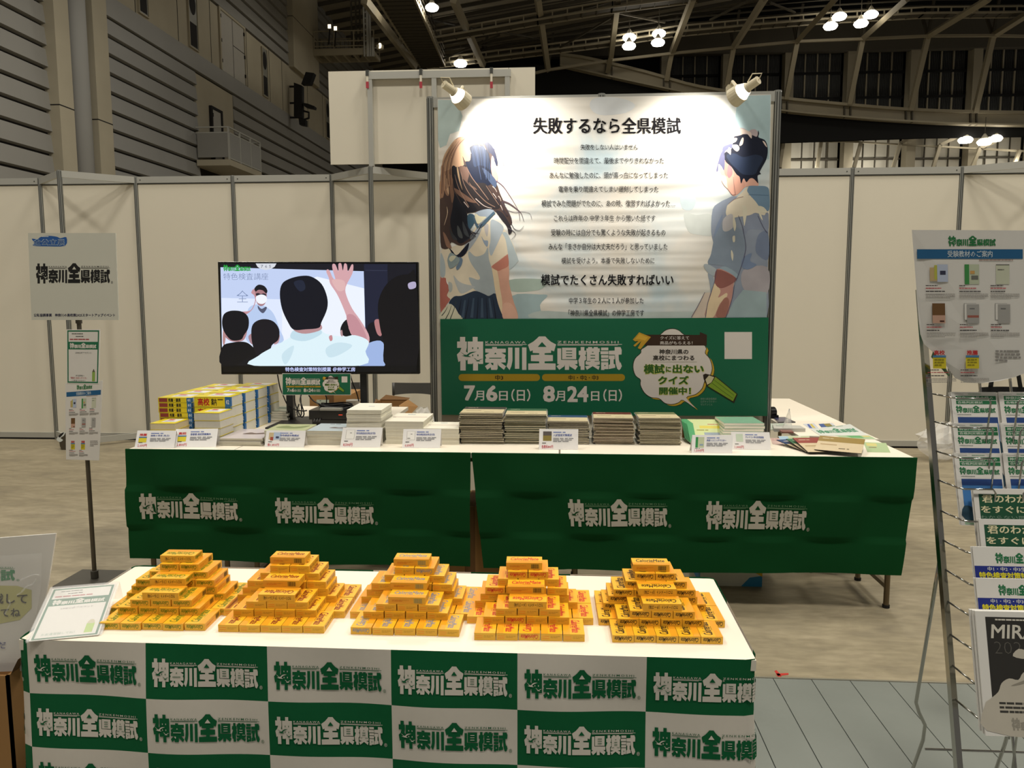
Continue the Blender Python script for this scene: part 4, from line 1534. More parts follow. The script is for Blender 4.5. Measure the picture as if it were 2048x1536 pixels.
inkp(m, D, [(450, 640), (560, 650), (600, 760), (580, 880), (690, 960), (720, 1000), (640, 960), (540, 860), (490, 800)], '6a5248', 9)
inkp(m, D, [(370, 970), (440, 1000), (540, 1070), (640, 1140), (715, 1195), (600, 1180), (480, 1110), (400, 1040)], '74584a', 9)
for pts, c_ in (([(170, 640), (210, 640), (240, 860), (290, 1070), (240, 1060), (180, 850)], '8a6a56'), ([(220, 760), (250, 800), (290, 980), (285, 1070), (240, 950)], 'b8977a'), ([(150, 870), (200, 850), (215, 1050), (180, 1140), (150, 1100)], '96755e'),
                ([(290, 760), (350, 830), (350, 960), (370, 1080), (340, 1200), (310, 1050)], '7b5d4c'), ([(160, 1150), (230, 1160), (265, 1290), (250, 1500), (200, 1700), (160, 1600)], '4c3c36'), ([(255, 1250), (275, 1340), (240, 1480), (215, 1540), (262, 1360)], 'c9b096'),
                ([(200, 1650), (250, 1700), (330, 1880), (250, 1860)], '8e6c5a'), ([(290, 1530), (330, 1640), (420, 1760), (340, 1740)], '3c3e42'), ([(420, 1540), (480, 1640), (500, 1740), (430, 1700)], '565a5c'), ([(500, 1480), (560, 1600), (600, 1720), (520, 1660)], '44484e'),
                ([(660, 1660), (700, 1700), (640, 1760), (610, 1720)], '6a6c70')):
    inkp(m, D, pts, c_, 9)
inkp(m, D, [(580, 1380), (660, 1370), (700, 1440), (660, 1540), (610, 1600), (580, 1520)], '3f5c70', 8)
inkp(m, D, [(700, 1345), (880, 1290), (990, 1330), (860, 1440), (760, 1520), (700, 1440)], '9aa6b4', 7)
inkp(m, D, [(700, 1360), (760, 1400), (860, 1410), (840, 1440), (740, 1520), (690, 1440)], 'd6d0b4', 8)
inks(m, D, [(990, 1340), (900, 1430), (820, 1520), (760, 1560)], 5, 6, '4c6478', 9)
inks(m, D, [(670, 1400), (700, 1500), (740, 1580)], 3, 5, '4c6478', 9)
inkp(m, D, [(1010, 1320), (1100, 1340), (1200, 1480), (1260, 1620), (1210, 1680), (1180, 1560), (1080, 1430)], '2e2a30', 8)
inks(m, D, [(960, 340), (1060, 460), (1120, 580), (1135, 640)], 1.2, .6, '565874', 9)
inks(m, D, [(1020, 860), (1120, 940), (1220, 1080), (1300, 1210), (1360, 1330), (1380, 1470)], 2.2, .6, '6a5664', 9)
inks(m, D, [(1120, 1170), (1220, 1210), (1330, 1290), (1400, 1360), (1440, 1480)], 3.6, .6, '5a4a52', 9)
inks(m, D, [(1170, 1300), (1300, 1340), (1420, 1330), (1530, 1360), (1560, 1450)], 1.2, .5, '77707a', 9)
inks(m, D, [(1100, 1180), (1180, 1300), (1240, 1420), (1250, 1500)], 3, 1, '4a4048', 9)
inks(m, D, [(960, 1040), (1050, 1160), (1120, 1300), (1190, 1400)], 2, 3.4, '3a3036', 9)
inks(m, Ec, [(1250, 60), (1300, 140), (1380, 160), (1440, 90)], 1.6, .5, '57545c', 9)
inks(m, Ec, [(1200, 120), (1290, 180), (1310, 230), (1250, 300)], 1.6, .5, '57545c', 9)
for pts in ([(560, 60), (620, 160), (700, 200), (750, 205)], [(590, 120), (650, 220), (710, 260)], [(800, 60), (720, 190), (610, 330)], [(520, 330), (600, 280), (680, 200)]):
    inks(m, Ec, pts, 1.6, .7, '2c3040', 9)
for pts in ([(540, 180), (590, 330), (630, 440)], [(640, 190), (720, 270), (770, 330)], [(700, 210), (800, 290), (860, 380)], [(960, 940), (1000, 980), (1028, 1030)], [(965, 1050), (1000, 1090), (1020, 1130)], [(1050, 1090), (1080, 1130), (1090, 1170)], [(1080, 1230), (1100, 1270), (1115, 1310)], [(520, 1180), (560, 1230), (590, 1270)], [(700, 1130), (830, 1240), (950, 1280)]):
    inks(m, D, pts, 1.8, .8, 'c9b7b0', 10)
for k in range(9):
    x0, x1, x2 = 560 - k * 26, 420 - k * 28, 330 - k * 20
    inks(m, D, [(x0, 190 + k * 9), (x1, 340 + k * 30), (x2, 620 + k * 26), (x2 + 10 - k * 3, 900 + k * 22)], .5, 1.6, ('8c6a54', '6b5044', 'a98468')[k % 3], 10, mid=2.2)
for k in range(7):
    inks(m, D, [(640 + k * 42, 300 - k * 8), (690 + k * 36, 470), (720 + k * 30, 640), (760 + k * 26, 840)], .5, .9, ('10162a', '3a4868', '0c1120')[k % 3], 10, mid=1.6)
for pts in ([(560, 640), (640, 800), (760, 960), (900, 1150)], [(600, 880), (700, 1020), (860, 1180), (1000, 1260)], [(480, 720), (520, 900), (620, 1080), (760, 1240)], [(860, 930), (960, 1080), (1060, 1230)], [(380, 760), (430, 940), (520, 1120), (600, 1260)]):
    inks(m, D, pts, .6, 1.2, '8a6e60', 10, mid=2.0)
# neckerchief
inkp(m, Ec, [(290, 430), (340, 470), (410, 540), (520, 430), (600, 350), (560, 500), (460, 580), (400, 560), (320, 575), (330, 500)], '161a2a', 7)
inkp(m, Ec, [(320, 500), (400, 550), (455, 600), (420, 680), (310, 745), (270, 640), (280, 560)], '8b9a9c', 8)
inkp(m, Ec, [(330, 550), (400, 560), (330, 640), (290, 600)], 'c8c6ae', 9)
inkp(m, Ec, [(440, 570), (500, 600), (480, 700), (420, 770), (400, 720), (440, 660)], '6a7e94', 7)
# boy
inkp(m, Fc, [(310, 820), (400, 760), (470, 800), (540, 870), (620, 960), (900, 1040), (940, 1145), (780, 1150), (700, 1190), (580, 1300), (515, 1295), (445, 1190), (370, 1010), (330, 930)], 'd9a896', 3, n=3)
inkp(m, Fc, [(345, 980), (420, 1000), (440, 1130), (440, 1190), (380, 1120), (340, 1050)], 'e4cdb6', 4)
inkp(m, Fc, [(390, 730), (440, 780), (465, 880), (440, 990), (400, 950), (385, 850)], 'e08c80', 4)
inkp(m, Fc, [(460, 800), (520, 870), (520, 960), (470, 1020), (440, 960)], 'b07c80', 4)
inkp(m, Fc, [(540, 880), (620, 960), (720, 1100), (700, 1190), (580, 1295), (540, 1200), (550, 1000)], 'cf9c8a', 4)
inkp(m, Fc, [(225, 820), (240, 690), (270, 640), (330, 580), (370, 510), (450, 480), (460, 420), (520, 370), (500, 290), (560, 220), (700, 210), (780, 265), (830, 235), (900, 235), (945, 300), (940, 360), (1040, 400), (1085, 480), (1095, 600), (1070, 720), (1000, 850), (960, 930), (930, 1000), (940, 1100), (900, 1060), (850, 1020), (800, 1030), (750, 1085), (705, 1020), (665, 1110), (640, 1000), (590, 960), (510, 840), (430, 770), (395, 700), (380, 900), (340, 830), (300, 790), (295, 920), (260, 930)], 'b3a5a8', 4, n=3)
inkp(m, Fc, [(400, 610), (500, 560), (530, 460), (560, 340), (700, 310), (830, 320), (920, 350), (940, 250), (955, 300), (945, 360), (1040, 400), (1085, 480), (1095, 600), (1070, 720), (1000, 850), (965, 920), (985, 950), (930, 980), (940, 1100), (900, 1060), (850, 1020), (800, 1030), (750, 1085), (705, 1020), (665, 1110), (640, 1000), (590, 960), (510, 840), (430, 770), (395, 700)], '161b2c', 5, n=3)
inkp(m, Fc, [(430, 650), (560, 620), (700, 680), (900, 640), (1020, 700), (940, 860), (880, 960), (700, 960), (600, 880), (480, 760)], '263148', 6)
inkp(m, Fc, [(330, 640), (380, 580), (400, 700), (390, 890), (350, 830), (300, 790), (290, 900), (265, 890)], '606180', 6)
inkp(m, Fc, [(365, 530), (440, 480), (520, 470), (540, 520), (420, 570), (380, 660)], '5a5c78', 6)
for pts in ([(500, 290), (600, 210), (780, 260), (830, 300), (830, 380), (750, 300), (640, 330), (540, 340)], [(640, 460), (680, 370), (705, 380), (690, 470), (640, 500)], [(520, 490), (600, 480), (640, 540), (600, 590), (540, 545)], [(470, 520), (500, 560), (495, 640), (470, 620), (440, 590)], [(1010, 420), (1050, 440), (1085, 520), (1050, 490)], [(530, 380), (600, 375), (580, 430), (520, 450)]):
    inkp(m, Fc, pts, 'd2c0b6', 7)
for pts in ([(540, 1000), (550, 1130), (575, 1290)], [(345, 1060), (390, 1140), (450, 1200), (520, 1290), (575, 1280)], [(460, 1440), (560, 1360), (700, 1320)]):
    inks(m, Fc, pts, .7, 1.0, '8e6a68', 7)
inkp(m, Gc, [(290, 120), (380, 30), (480, -20), (560, -50), (700, -20), (830, 0), (860, 60), (990, 150), (1005, 300), (995, 900), (985, 1500), (700, 1503), (450, 1503), (560, 1100), (600, 1000), (480, 940), (330, 880), (230, 820), (300, 600), (270, 400)], '8a93a3', 3, n=3)
inkp(m, Fc, [(780, 1150), (940, 1145), (1080, 1160), (1120, 1250), (1118, 1530), (1000, 1530), (900, 1400), (800, 1290), (750, 1220)], '6f8aa2', 5)
inks(m, Fc, [(780, 1290), (900, 1290), (1110, 1300)], .8, .8, '405a78', 6)
inkp(m, Fc, [(460, 1440), (600, 1330), (780, 1150), (760, 1220), (800, 1290), (900, 1400), (960, 1480), (1060, 1530), (1040, 1620), (900, 1580), (800, 1620), (600, 1650), (480, 1680), (420, 1600), (430, 1500)], 'd6ccb8', 5, n=3)
inkp(m, Gc, [(330, 420), (430, 300), (560, 330), (690, 420), (715, 600), (690, 740), (640, 900), (600, 1000), (450, 850), (235, 815), (270, 690)], '828f9f', 5)
inkp(m, Gc, [(430, 240), (540, 180), (560, 330), (480, 400), (420, 380)], 'b7b4b6', 6)
inkp(m, Gc, [(300, 480), (340, 330), (415, 185), (390, 320), (330, 440)], '7c8aa2', 6)
inkp(m, Gc, [(680, 740), (790, 680), (770, 780), (850, 830), (740, 890), (660, 850)], '73839f', 6)
inkp(m, Gc, [(740, 90), (860, 100), (990, 150), (1000, 400), (900, 380), (760, 380), (700, 460), (690, 320), (720, 200)], '848da0', 4)
inkp(m, Gc, [(900, 420), (1000, 420), (1000, 760), (850, 680), (850, 520)], '727e96', 4)
inkp(m, Gc, [(680, 900), (990, 860), (985, 1200), (700, 1160)], 'a59fa4', 4)
inkp(m, Gc, [(560, 1300), (680, 1150), (980, 1180), (982, 1503), (460, 1503)], '97a9ae', 4, smooth=False)
for pts in ([(670, 80), (730, 110), (705, 300), (690, 310)], [(865, 80), (940, 90), (990, 160), (900, 150)], [(860, 100), (900, 150), (930, 260), (890, 200)], [(530, 640), (555, 700), (545, 780), (525, 710)], [(545, 470), (575, 460), (575, 530), (550, 535)], [(555, 190), (590, 320), (570, 400), (550, 300)]):
    inkp(m, Gc, pts, 'd4ceba', 7)
inkp(m, Gc, [(175, 840), (220, 820), (340, 890), (325, 975), (230, 930)], 'a9b2b8', 7)
inkp(m, Gc, [(235, 815), (345, 880), (450, 850), (600, 940), (580, 1000), (330, 890)], '93a5b2', 6)
inkp(m, Gc, [(340, 885), (460, 910), (580, 990), (560, 1060), (545, 1200), (520, 1320), (455, 1500), (200, 1505), (230, 1330), (270, 1200), (310, 1060)], 'b98a80', 7, n=3)
inkp(m, Gc, [(310, 1070), (390, 1160), (360, 1250), (465, 1190), (470, 1240), (380, 1330), (300, 1500), (200, 1505), (230, 1320), (270, 1210)], 'd9c3a2', 8)
inkp(m, Gc, [(350, 890), (580, 990), (555, 1060), (400, 1130), (320, 1060)], '8e5c56', 8)
inkp(m, Gc, [(330, 1480), (420, 1280), (480, 1250), (500, 1330), (450, 1500)], '9d6c60', 8)
inkp(m, Gc, [(230, 940), (300, 980), (305, 1120), (270, 1200), (255, 1080)], '9aa4b0', 6)
for pts in ([(700, 720), (640, 900), (590, 1030)], [(690, 430), (715, 600), (690, 740)], [(580, 1000), (545, 1240), (460, 1500)], [(340, 890), (310, 1060), (230, 1310), (200, 1500)], [(620, 200), (670, 330), (690, 430)], [(190, 1180), (110, 1340), (20, 1500)], [(870, 200), (940, 350), (990, 420)]):
    inks(m, Gc, pts, .8, 1.2, '54506a', 9)
inkp(m, Gc, [(20, 1505), (110, 1340), (180, 1200), (270, 1200), (230, 1330), (195, 1505)], 'cdbdae', 4)
# lettering
TX = [('失敗するなら全県模試', (1066, 234.5, 1362, 268), .016), ('失敗をしない人はいません', (1161, 288.5, 1276, 300), .004), ('時間配分を間違えて、最後までやりきれなかった', (1108, 315, 1328, 327.5), .004),
      ('あんなに勉強したのに、頭が真っ白になってしまった', (1099, 344, 1336, 357), .004), ('電車を乗り間違えてしまい遅刻してしまった', (1117, 372, 1317, 384.5), .004), ('模試でみた問題がでたのに、あの時、復習すればよかった…', (1083, 400, 1350, 413.5), .004),
      ('これらは昨年の 中学３年生 から聞いた話です', (1108, 430, 1311, 442.5), .004), ('受験の時には自分でも驚くような失敗が起きるもの', (1102, 458.5, 1331, 471.5), .004), ('みんな「まさか自分は大丈夫だろう」と思っていました', (1097, 486.5, 1335, 500), .004),
      ('模試を受けよう。本番で失敗しないために', (1123, 515, 1309, 527.5), .004), ('模試でたくさん失敗すればいい', (1082, 548.5, 1347, 571), .018), ('中学３年生の２人に１人が参加した', (1138, 595, 1287, 607.5), .008), ('「神奈川県全県模試」の伸学工房です', (1137, 619.5, 1288, 632.5), .008)]
for t, bxx, w in TX:
    m.dtext(M0, t, bxx, 'text_black', 14, w=w, res=2)
tag(m.build('poster', loc=tuple((Q[2] + Q[3]) / 2)), 'large watercolour poster of a girl and a boy seen from behind with lines of text', 'poster')

# green banner across the foot of the poster
M0 = mapY(PY - .006, .00035)
m = MB()
Qb = [(880.5, 638), (1205, 637), (1537, 635), (1534.6, 832), (1205, 831), (883.7, 829.7)]
Q = [onY(x, y, PY - .006) for x, y in Qb]
n_ = len(Q)
m.add([tuple(q) for q in Q] + [(q.x, q.y + .001, q.z) for q in Q], [tuple(range(n_)), tuple(range(n_, 2 * n_))[::-1]] + [(i, (i + 1) % n_, n_ + (i + 1) % n_, n_ + i) for i in range(n_)], 'banner_green')


def banner_art(m, M, full=True):
    """All the banner's printing, drawn in the coordinates of the big banner."""
    wt, gr = 'banner_white', 'banner_green'
    emblem(m, lambda a, b, l: M(a, -b, l), 914, -741, 330, wt, gr, 1)
    for x0, x1, tx in ((917, 1080, '中3'), (1084, 1250, '中1・中2・中3')):
        r = 7
        p = [(x0 + r - r * math.sin(t * math.pi / 8), 755 - r * math.cos(t * math.pi / 8)) for t in range(9)] + [(x1 - r + r * math.sin(t * math.pi / 8), 755 + r * math.cos(t * math.pi / 8)) for t in range(9)]
        m.dpoly(M, p, flat('a48618'), 1)
        c = (x0 + x1) / 2
        w = 8 if tx == '中3' else 30
        m.dtext(M, tx, (c - w, 750, c + w, 760.5), flat('231c08'), 2, w=.02, res=1)
    B9 = lambda a, b: (870 + a / 5.69, 620 + b / 5.69)
    for tx, x0, y0, x1, y1, w in (('7', 330, 858, 455, 1032, .03), ('月', 450, 918, 560, 1032, .02), ('6', 582, 858, 712, 1040, .03), ('日', 728, 922, 828, 1032, .02), ('（日）', 868, 898, 1085, 1040, .02),
                                  ('8', 1230, 862, 1365, 1048, .03), ('月', 1370, 920, 1480, 1038, .02), ('24', 1505, 866, 1745, 1048, .03), ('日', 1775, 925, 1870, 1035, .02), ('（日）', 1915, 900, 2128, 1042, .02)):
        a, b = B9(x0, y0), B9(x1, y1)
        m.dtext(M, tx, (a[0], a[1], b[0], b[1]), wt, 2, w=w, res=2)
    # speech cloud
    H = lambda a, b: (1255 + a / 8.533, 650 + b / 8.533)

    def cloud(dx, dy):
        lob = [(230, 480), (130, 580), (100, 720), (140, 860), (225, 930), (225, 1020), (290, 1150), (400, 1230), (540, 1250), (640, 1330), (760, 1350), (870, 1320), (950, 1280), (1160, 1420), (1000, 1240), (1160, 1180), (1270, 1080), (1320, 940), (1400, 870), (1440, 740), (1400, 580), (1320, 480), (1320, 360), (980, 180), (880, 100), (780, 68), (660, 90), (560, 170), (330, 360), (240, 420)]
        return [H(a + dx, b + dy) for a, b in lob]
    m.dpoly(M, spl(cloud(48, 36), 3), flat('2a1d08'), 1)
    m.dpoly(M, spl(cloud(40, 30), 3), flat('c2a02c'), 2)
    cx_, cy_ = H(770, 740)
    c0_ = cloud(0, 0)
    m.dpoly(M, spl([(cx_ + (x - cx_) * 1.018, cy_ + (y - cy_) * 1.018) for x, y in c0_], 3), flat('2a1d08'), 3)
    m.dpoly(M, spl(c0_, 3), wt, 4)
    m.dpoly(M, [H(*p) for p in ((300, 165), (1235, 170), (1235, 120), (1355, 170), (1350, 350), (300, 350))], flat('35200f'), 5)
    for p, c in (([(90, 250), (200, 125), (400, 205), (220, 415), (175, 395), (240, 270), (130, 370), (100, 350), (190, 270), (130, 280)], 'bf9428'), ([(130, 240), (205, 150), (350, 215), (300, 265), (200, 240)], 'd3a838')):
        m.dpoly(M, [H(*q) for q in p], flat(c), 6)
    G = [('クイズに答えて', 560, 190, 1050, 250, '0', .012), ('商品がもらえる！', 555, 275, 1110, 335, '0', .012), ('神奈川県の', 540, 412, 1040, 500, '1', .022), ('高校にまつわる', 435, 515, 1140, 605, '1', .022),
         ('模試', 280, 670, 630, 830, '2', .03), ('に', 655, 710, 740, 800, '2', .03), ('出ない', 770, 675, 1300, 820, '2', .03), ('クイズ', 525, 870, 1040, 1010, '2', .03), ('開催中！', 540, 1060, 1080, 1185, '2', .03)]
    for tx, x0, y0, x1, y1, k, w in G:
        a, b = H(x0, y0), H(x1, y1)
        if k == '2':
            o = .8
            m.dtext(M, tx, (a[0] - o + .4, a[1] - o + .6, b[0] + o + .4, b[1] + o + .6), flat('b9bd58'), 6, w=w + .035, res=1)
        m.dtext(M, tx, (a[0], a[1], b[0], b[1]), {'0': wt, '1': flat('262018'), '2': flat('2c5a1c')}[k], 7, w=w, res=2)
    a, b = H(400, 628), H(1185, 634)
    m.drect(M, a[0], a[1], b[0], b[1], flat('8c8c70'), 5)
    # big pencil
    for p, c, l in (([(1290, 850), (1330, 830), (1490, 870), (1540, 900), (1880, 1180), (1820, 1330), (1360, 1050), (1300, 920)], '2a1d08', 8), ([(1500, 885), (1860, 1180), (1800, 1300), (1370, 1040), (1440, 980)], '7b9a28', 9), ([(1330, 930), (1390, 860), (1480, 890), (1430, 980), (1360, 1020)], 'c8c09c', 10), ([(1295, 855), (1385, 858), (1320, 930)], '241a10', 10)):
        m.dpoly(M, [H(*q) for q in p], flat(c), l)
    for k in (0, 1):
        p = ribbon([H(1470 - 40 * k, 930 + 50 * k), H(1640 - 40 * k, 1060 + 50 * k), H(1820 - 20 * k, 1200 + 50 * k)], .6)
        m.dpoly(M, p, flat('39501a'), 10)
    a = (1449, 664)
    m.drect(M, 1449, 664, 1504, 718, wt, 1)


banner_art(m, M0)
for i, t in enumerate(('神奈川県全県模試', '公式キャラクター', 'ぜんケンくん')):
    m.dtext(M0, t, (1401, 795.5 + i * 5.6, 1433 - (i == 2) * 8, 800 + i * 5.6), flat('7f9a86'), 2, res=1)
tag(m.build('banner', loc=tuple((Q[3] + Q[5]) / 2)), 'wide green banner with dates and white speech cloud under the big poster', 'banner')

# two arm spotlights clamped to the top of the booth wall
mat('spot_body', 'd8cdb0', 0.4, var=0.02)
mat('spot_glow', 'fff6e2', 0.4, emit=2.2)
for i, (tail, neck, mouth, wm, lab) in enumerate([((887, 168), (906, 182), (929, 205), 35, 'left cream arm spotlight clamped on top of the poster wall'), ((1517, 160), (1497, 174), (1466, 197), 36, 'right cream arm spotlight clamped on top of the poster wall')]):
    yt = BY - .42
    a, b, c = onY(*tail, yt - .06), onY(*neck, yt - .02), onY(*mouth, yt + .05)
    sc = (onY(100 + wm, 200, yt).x - onY(100, 200, yt).x) / 2
    t = thing('spotlight', lab, 'lamp', tuple(b), 'arm spotlights on the poster wall')
    d = (c - a).normalized()
    m = MB()
    m.cyl(a, b, sc * .42, 'spot_body', n=16)
    m.cyl(b, b + d * sc * .15, sc * .42, 'spot_body', sc * .55, n=16)
    m.build('socket', t, smooth=False)
    m = MB()
    g0, g1 = b + d * sc * .15, b + (c - b) * .46
    m.cyl(g0, g1, sc * .55, 'spot_glow', sc * .88, n=18)
    m.build('vent_ring', t)
    m = MB()
    m.cyl(g1, c, sc * .92, 'spot_body', sc, n=20, caps=False)
    m.cyl(g1 + d * .004, c, sc * .86, 'spot_body', sc * .95, n=20, caps=False)
    hood = m.build('hood', t)
    m = MB()
    m.lathe([(.001, 0), (sc * .5, .0), (sc * .62, .012)], 'spot_glow', 16)
    rot = d.to_track_quat('Z', 'Y').to_matrix().to_4x4()
    m.v = [tuple((Matrix.Translation(c - d * .03) @ rot) @ Vector(v)) for v in m.v]
    m.build('bulb', hood)
    m = MB()
    xx = b.x
    m.tube([b, (xx, yt + .12, b.z + .005), (xx, BY - .05, bz + .045), (xx, BY, bz + .03)], .008, 'spot_body', n=8)
    m.box((xx - .02, BY - .03, bz - .02), (xx + .02, BY + .03, bz + .035), 'spot_body')
    m.build('arm', t)
    m = MB()
    m.tube([a, a - d * .02 + Vector((0, 0, .02)), a + Vector((.03 * (1 if i == 0 else -1), .0, .03)), b + Vector((0, .02, sc * .6))], .003, 'spot_body', n=6)
    m.build('cord', t)
    ld = bpy.data.lights.new('spotlight_beam', 'SPOT')
    ld.energy = 36 if i == 0 else 32
    ld.color = (1.0, .95, .86)
    ld.spot_size = math.radians(92)
    ld.spot_blend = .55
    ld.shadow_soft_size = .03
    lo_ = bpy.data.objects.new('spotlight_beam', ld)
    COL.objects.link(lo_)
    lo_.location = c + d * .004
    aim = onY(1020, 300, PY) if i == 0 else onY(1385, 290, PY)
    lo_.rotation_euler = (aim - lo_.location).to_track_quat('-Z', 'Y').to_euler()
# ------------------------------------------------------------------ television on its stand
mat('tv_black', '0a0a0b', 0.25, var=0.02)
mat('stand_black', '1a1a1b', 0.45, var=0.05)
mat('cable_black', '0c0c0c', 0.5)
mat('chair_plastic', '4b4a48', 0.45, var=0.03)
mat('chrome', 'd0d0d0', 0.12, metal=1.0, var=0.02)
TVY = 4.30
T = lambda x, y: (400 + x / 3.4141, 480 + y / 3.4133)
tq = [T(120, 148), T(1488, 150), T(1498, 915), T(145, 918)]
P = [onY(x, y, TVY) for x, y in tq]
tv = thing('television', 'large black television showing a classroom film with a raised hand', 'television', ((P[3].x + P[2].x) / 2, TVY, P[3].z))
m = MB()
m.add([(p.x, p.y, p.z) for p in P] + [(p.x, p.y + .035, p.z) for p in P], [(0, 1, 2, 3), (7, 6, 5, 4), (0, 4, 5, 1), (1, 5, 6, 2), (2, 6, 7, 3), (3, 7, 4, 0)], 'tv_black')
cx_ = (P[0].x + P[1].x) / 2
m.box((cx_ - .3, TVY + .03, P[3].z + .08), (cx_ + .3, TVY + .07, P[3].z + .42), 'stand_black')
m.build('casing', tv, bevel=.003)
MS = mapY(TVY - .0012, .00025)
m = MB()


def sp(pts, c, l, n=4, smooth=True):
    p = [T(*a) for a in pts]
    m.dpoly(MS, spl(p, n) if smooth else p, glow(c, 1.0), l)


sp([(137, 160), (1474, 162), (1482, 900), (160, 902)], '08080c', 0, smooth=False)
sp([(140, 161), (1474, 163), (1481, 860), (152, 860)], '12131f', 1, smooth=False)
sp([(1120, 165), (1280, 165), (1285, 850), (1138, 855)], '1c2036', 2, smooth=False)
sp([(1128, 205), (1278, 207), (1278, 212), (1128, 210)], '30344a', 3, smooth=False)
sp([(140, 186), (1118, 213), (1136, 858), (152, 858)], 'c3d2f4', 3, smooth=False)
sp([(146, 395), (560, 405), (600, 620), (560, 858), (152, 858)], 'dfe9ff', 4, smooth=False)
sp([(560, 330), (800, 250), (1120, 330), (1132, 858), (560, 858)], 'eef4ff', 4, smooth=False)
sp([(380, 160), (522, 160), (510, 182), (485, 198), (450, 205), (415, 198), (392, 182)], 'd9dde6', 5, smooth=False)
m.dtext(MS, '7 6 5', (*T(415, 170), *T(486, 190)), glow('5c6070'), 6, res=1)
a, b = T(160, 213), T(345, 168)
emblem(m, lambda u, v, l: MS(u, -v, l), a[0], -a[1], b[0] - a[0], glow('1fa03a'), glow('c3d2f4'), 6, small=False, h=(a[1] - b[1]))
m.dtext(MS, '特色検査講座', (*T(160, 226), *T(466, 272)), glow('66769c'), 6, w=-.012, res=2)
m.dtext(MS, '全', (*T(250, 345), *T(330, 425)), glow('7486ae'), 6, w=-.015, res=2)
# teacher
sp([(330, 470), (380, 440), (440, 450), (500, 500), (540, 600), (560, 700), (330, 700), (320, 560)], 'b9cdf0', 7)
sp([(345, 480), (375, 420), (370, 380), (350, 360), (365, 335), (382, 345), (385, 400), (360, 470), (310, 510), (285, 490)], 'c4929a', 8)
sp([(378, 340), (410, 325), (450, 345), (455, 400), (440, 440), (410, 450), (385, 420)], 'a87a80', 8)
sp([(372, 330), (400, 305), (440, 315), (460, 345), (452, 365), (430, 345), (400, 340), (380, 352)], '14141c', 9)
sp([(382, 366), (400, 362), (415, 370), (432, 364), (450, 370), (448, 382), (430, 384), (414, 378), (398, 382), (384, 378)], '2a2430', 10)
sp([(384, 385), (420, 372), (452, 385), (455, 415), (430, 436), (400, 432), (384, 412)], 'f2f6ff', 11)
sp([(395, 448), (420, 470), (450, 455), (455, 470), (430, 500), (400, 475)], '51566e', 9)
# pupils in front
sp([(160, 600), (175, 660), (165, 720), (155, 690)], 'b98a88', 8)
sp([(290, 590), (320, 610), (312, 660), (285, 690), (210, 690), (170, 640)], 'b08488', 8)
sp([(152, 540), (170, 500), (220, 482), (290, 490), (330, 530), (330, 600), (300, 650), (280, 680), (220, 685), (180, 650), (155, 600)], '0c0d16', 9)
sp([(152, 730), (220, 700), (300, 695), (350, 720), (400, 780), (420, 858), (153, 858)], '0b0c13', 10)
sp([(330, 660), (360, 640), (380, 700), (350, 710)], 'a9828a', 9)
sp([(520, 660), (545, 650), (535, 700), (505, 710)], 'b58c92', 9)
sp([(350, 620), (370, 565), (430, 540), (500, 555), (540, 610), (535, 680), (490, 720), (470, 790), (400, 800), (360, 720)], '15131c', 10)
sp([(250, 858), (300, 820), (380, 790), (450, 800), (420, 858)], '101119', 11, smooth=False)
sp([(1140, 600), (1180, 560), (1240, 570), (1260, 700), (1150, 720)], '10101a', 8)
sp([(960, 600), (985, 555), (1020, 545), (1040, 640), (1000, 660), (965, 640)], '0d0d15', 8)
sp([(958, 625), (970, 615), (975, 655), (962, 652)], 'b08c90', 9)
sp([(1090, 760), (1160, 700), (1250, 700), (1262, 858), (1080, 858)], '9fb6e4', 8)
# boy with the raised arm
sp([(872, 200), (862, 215), (880, 260), (890, 300), (930, 360), (960, 420), (1000, 520), (1030, 640), (1130, 720), (1155, 700), (1150, 640), (1090, 540), (1040, 470), (1000, 380), (995, 320), (1040, 230), (1047, 175), (1035, 168), (1010, 215), (1003, 168), (985, 162), (975, 210), (965, 162), (945, 164), (945, 215), (925, 168), (905, 165), (905, 200), (925, 270), (905, 255), (888, 215)], 'd6a6ac', 11, n=3)
sp([(900, 275), (960, 270), (990, 290), (985, 340), (940, 345)], 'e0b6b6', 12)
sp([(1000, 520), (1060, 520), (1130, 640), (1130, 690), (1040, 650)], 'c48f98', 12)
sp([(370, 858), (400, 790), (500, 730), (620, 660), (640, 615), (800, 600), (860, 640), (980, 660), (1060, 650), (1150, 690), (1130, 760), (1090, 858)], 'dff3fb', 12)
sp([(640, 618), (720, 640), (800, 605), (830, 640), (720, 690), (620, 670)], 'c4dfec', 13)
sp([(560, 780), (640, 720), (620, 800), (580, 850)], 'cbe4ef', 13)
sp([(860, 740), (940, 700), (1040, 720), (960, 780), (880, 800)], 'cbe4ef', 13)
sp([(880, 660), (900, 650), (905, 680), (890, 690)], 'c98c92', 13)
sp([(660, 560), (800, 560), (830, 610), (720, 640), (640, 615)], 'b98e92', 13)
sp([(545, 370), (560, 300), (610, 265), (690, 245), (760, 250), (830, 300), (868, 390), (868, 470), (830, 560), (810, 600), (720, 610), (640, 612), (600, 560), (560, 470)], '0b0e1c', 14)
sp([(640, 290), (700, 275), (720, 330), (680, 350)], '1d2438', 15)
sp([(1190, 560), (1210, 540), (1240, 560), (1240, 650), (1210, 640)], 'b57c7e', 9)
sp([(1215, 440), (1260, 320), (1340, 250), (1420, 235), (1475, 250), (1481, 858), (1270, 858), (1255, 700), (1230, 600)], '0a090f', 10)
sp([(1420, 300), (1450, 285), (1473, 290), (1472, 325), (1430, 335)], 'b3aac8', 11)
sp([(150, 860), (1481, 860), (1482, 900), (160, 902)], '050508', 16, smooth=False)
m.dtext(MS, '特色検査対策特別授業 ＠伸学工房', (*T(582, 868), *T(1060, 898)), glow('c8d2ff'), 17, w=.02, res=2)
m.build('screen', tv)
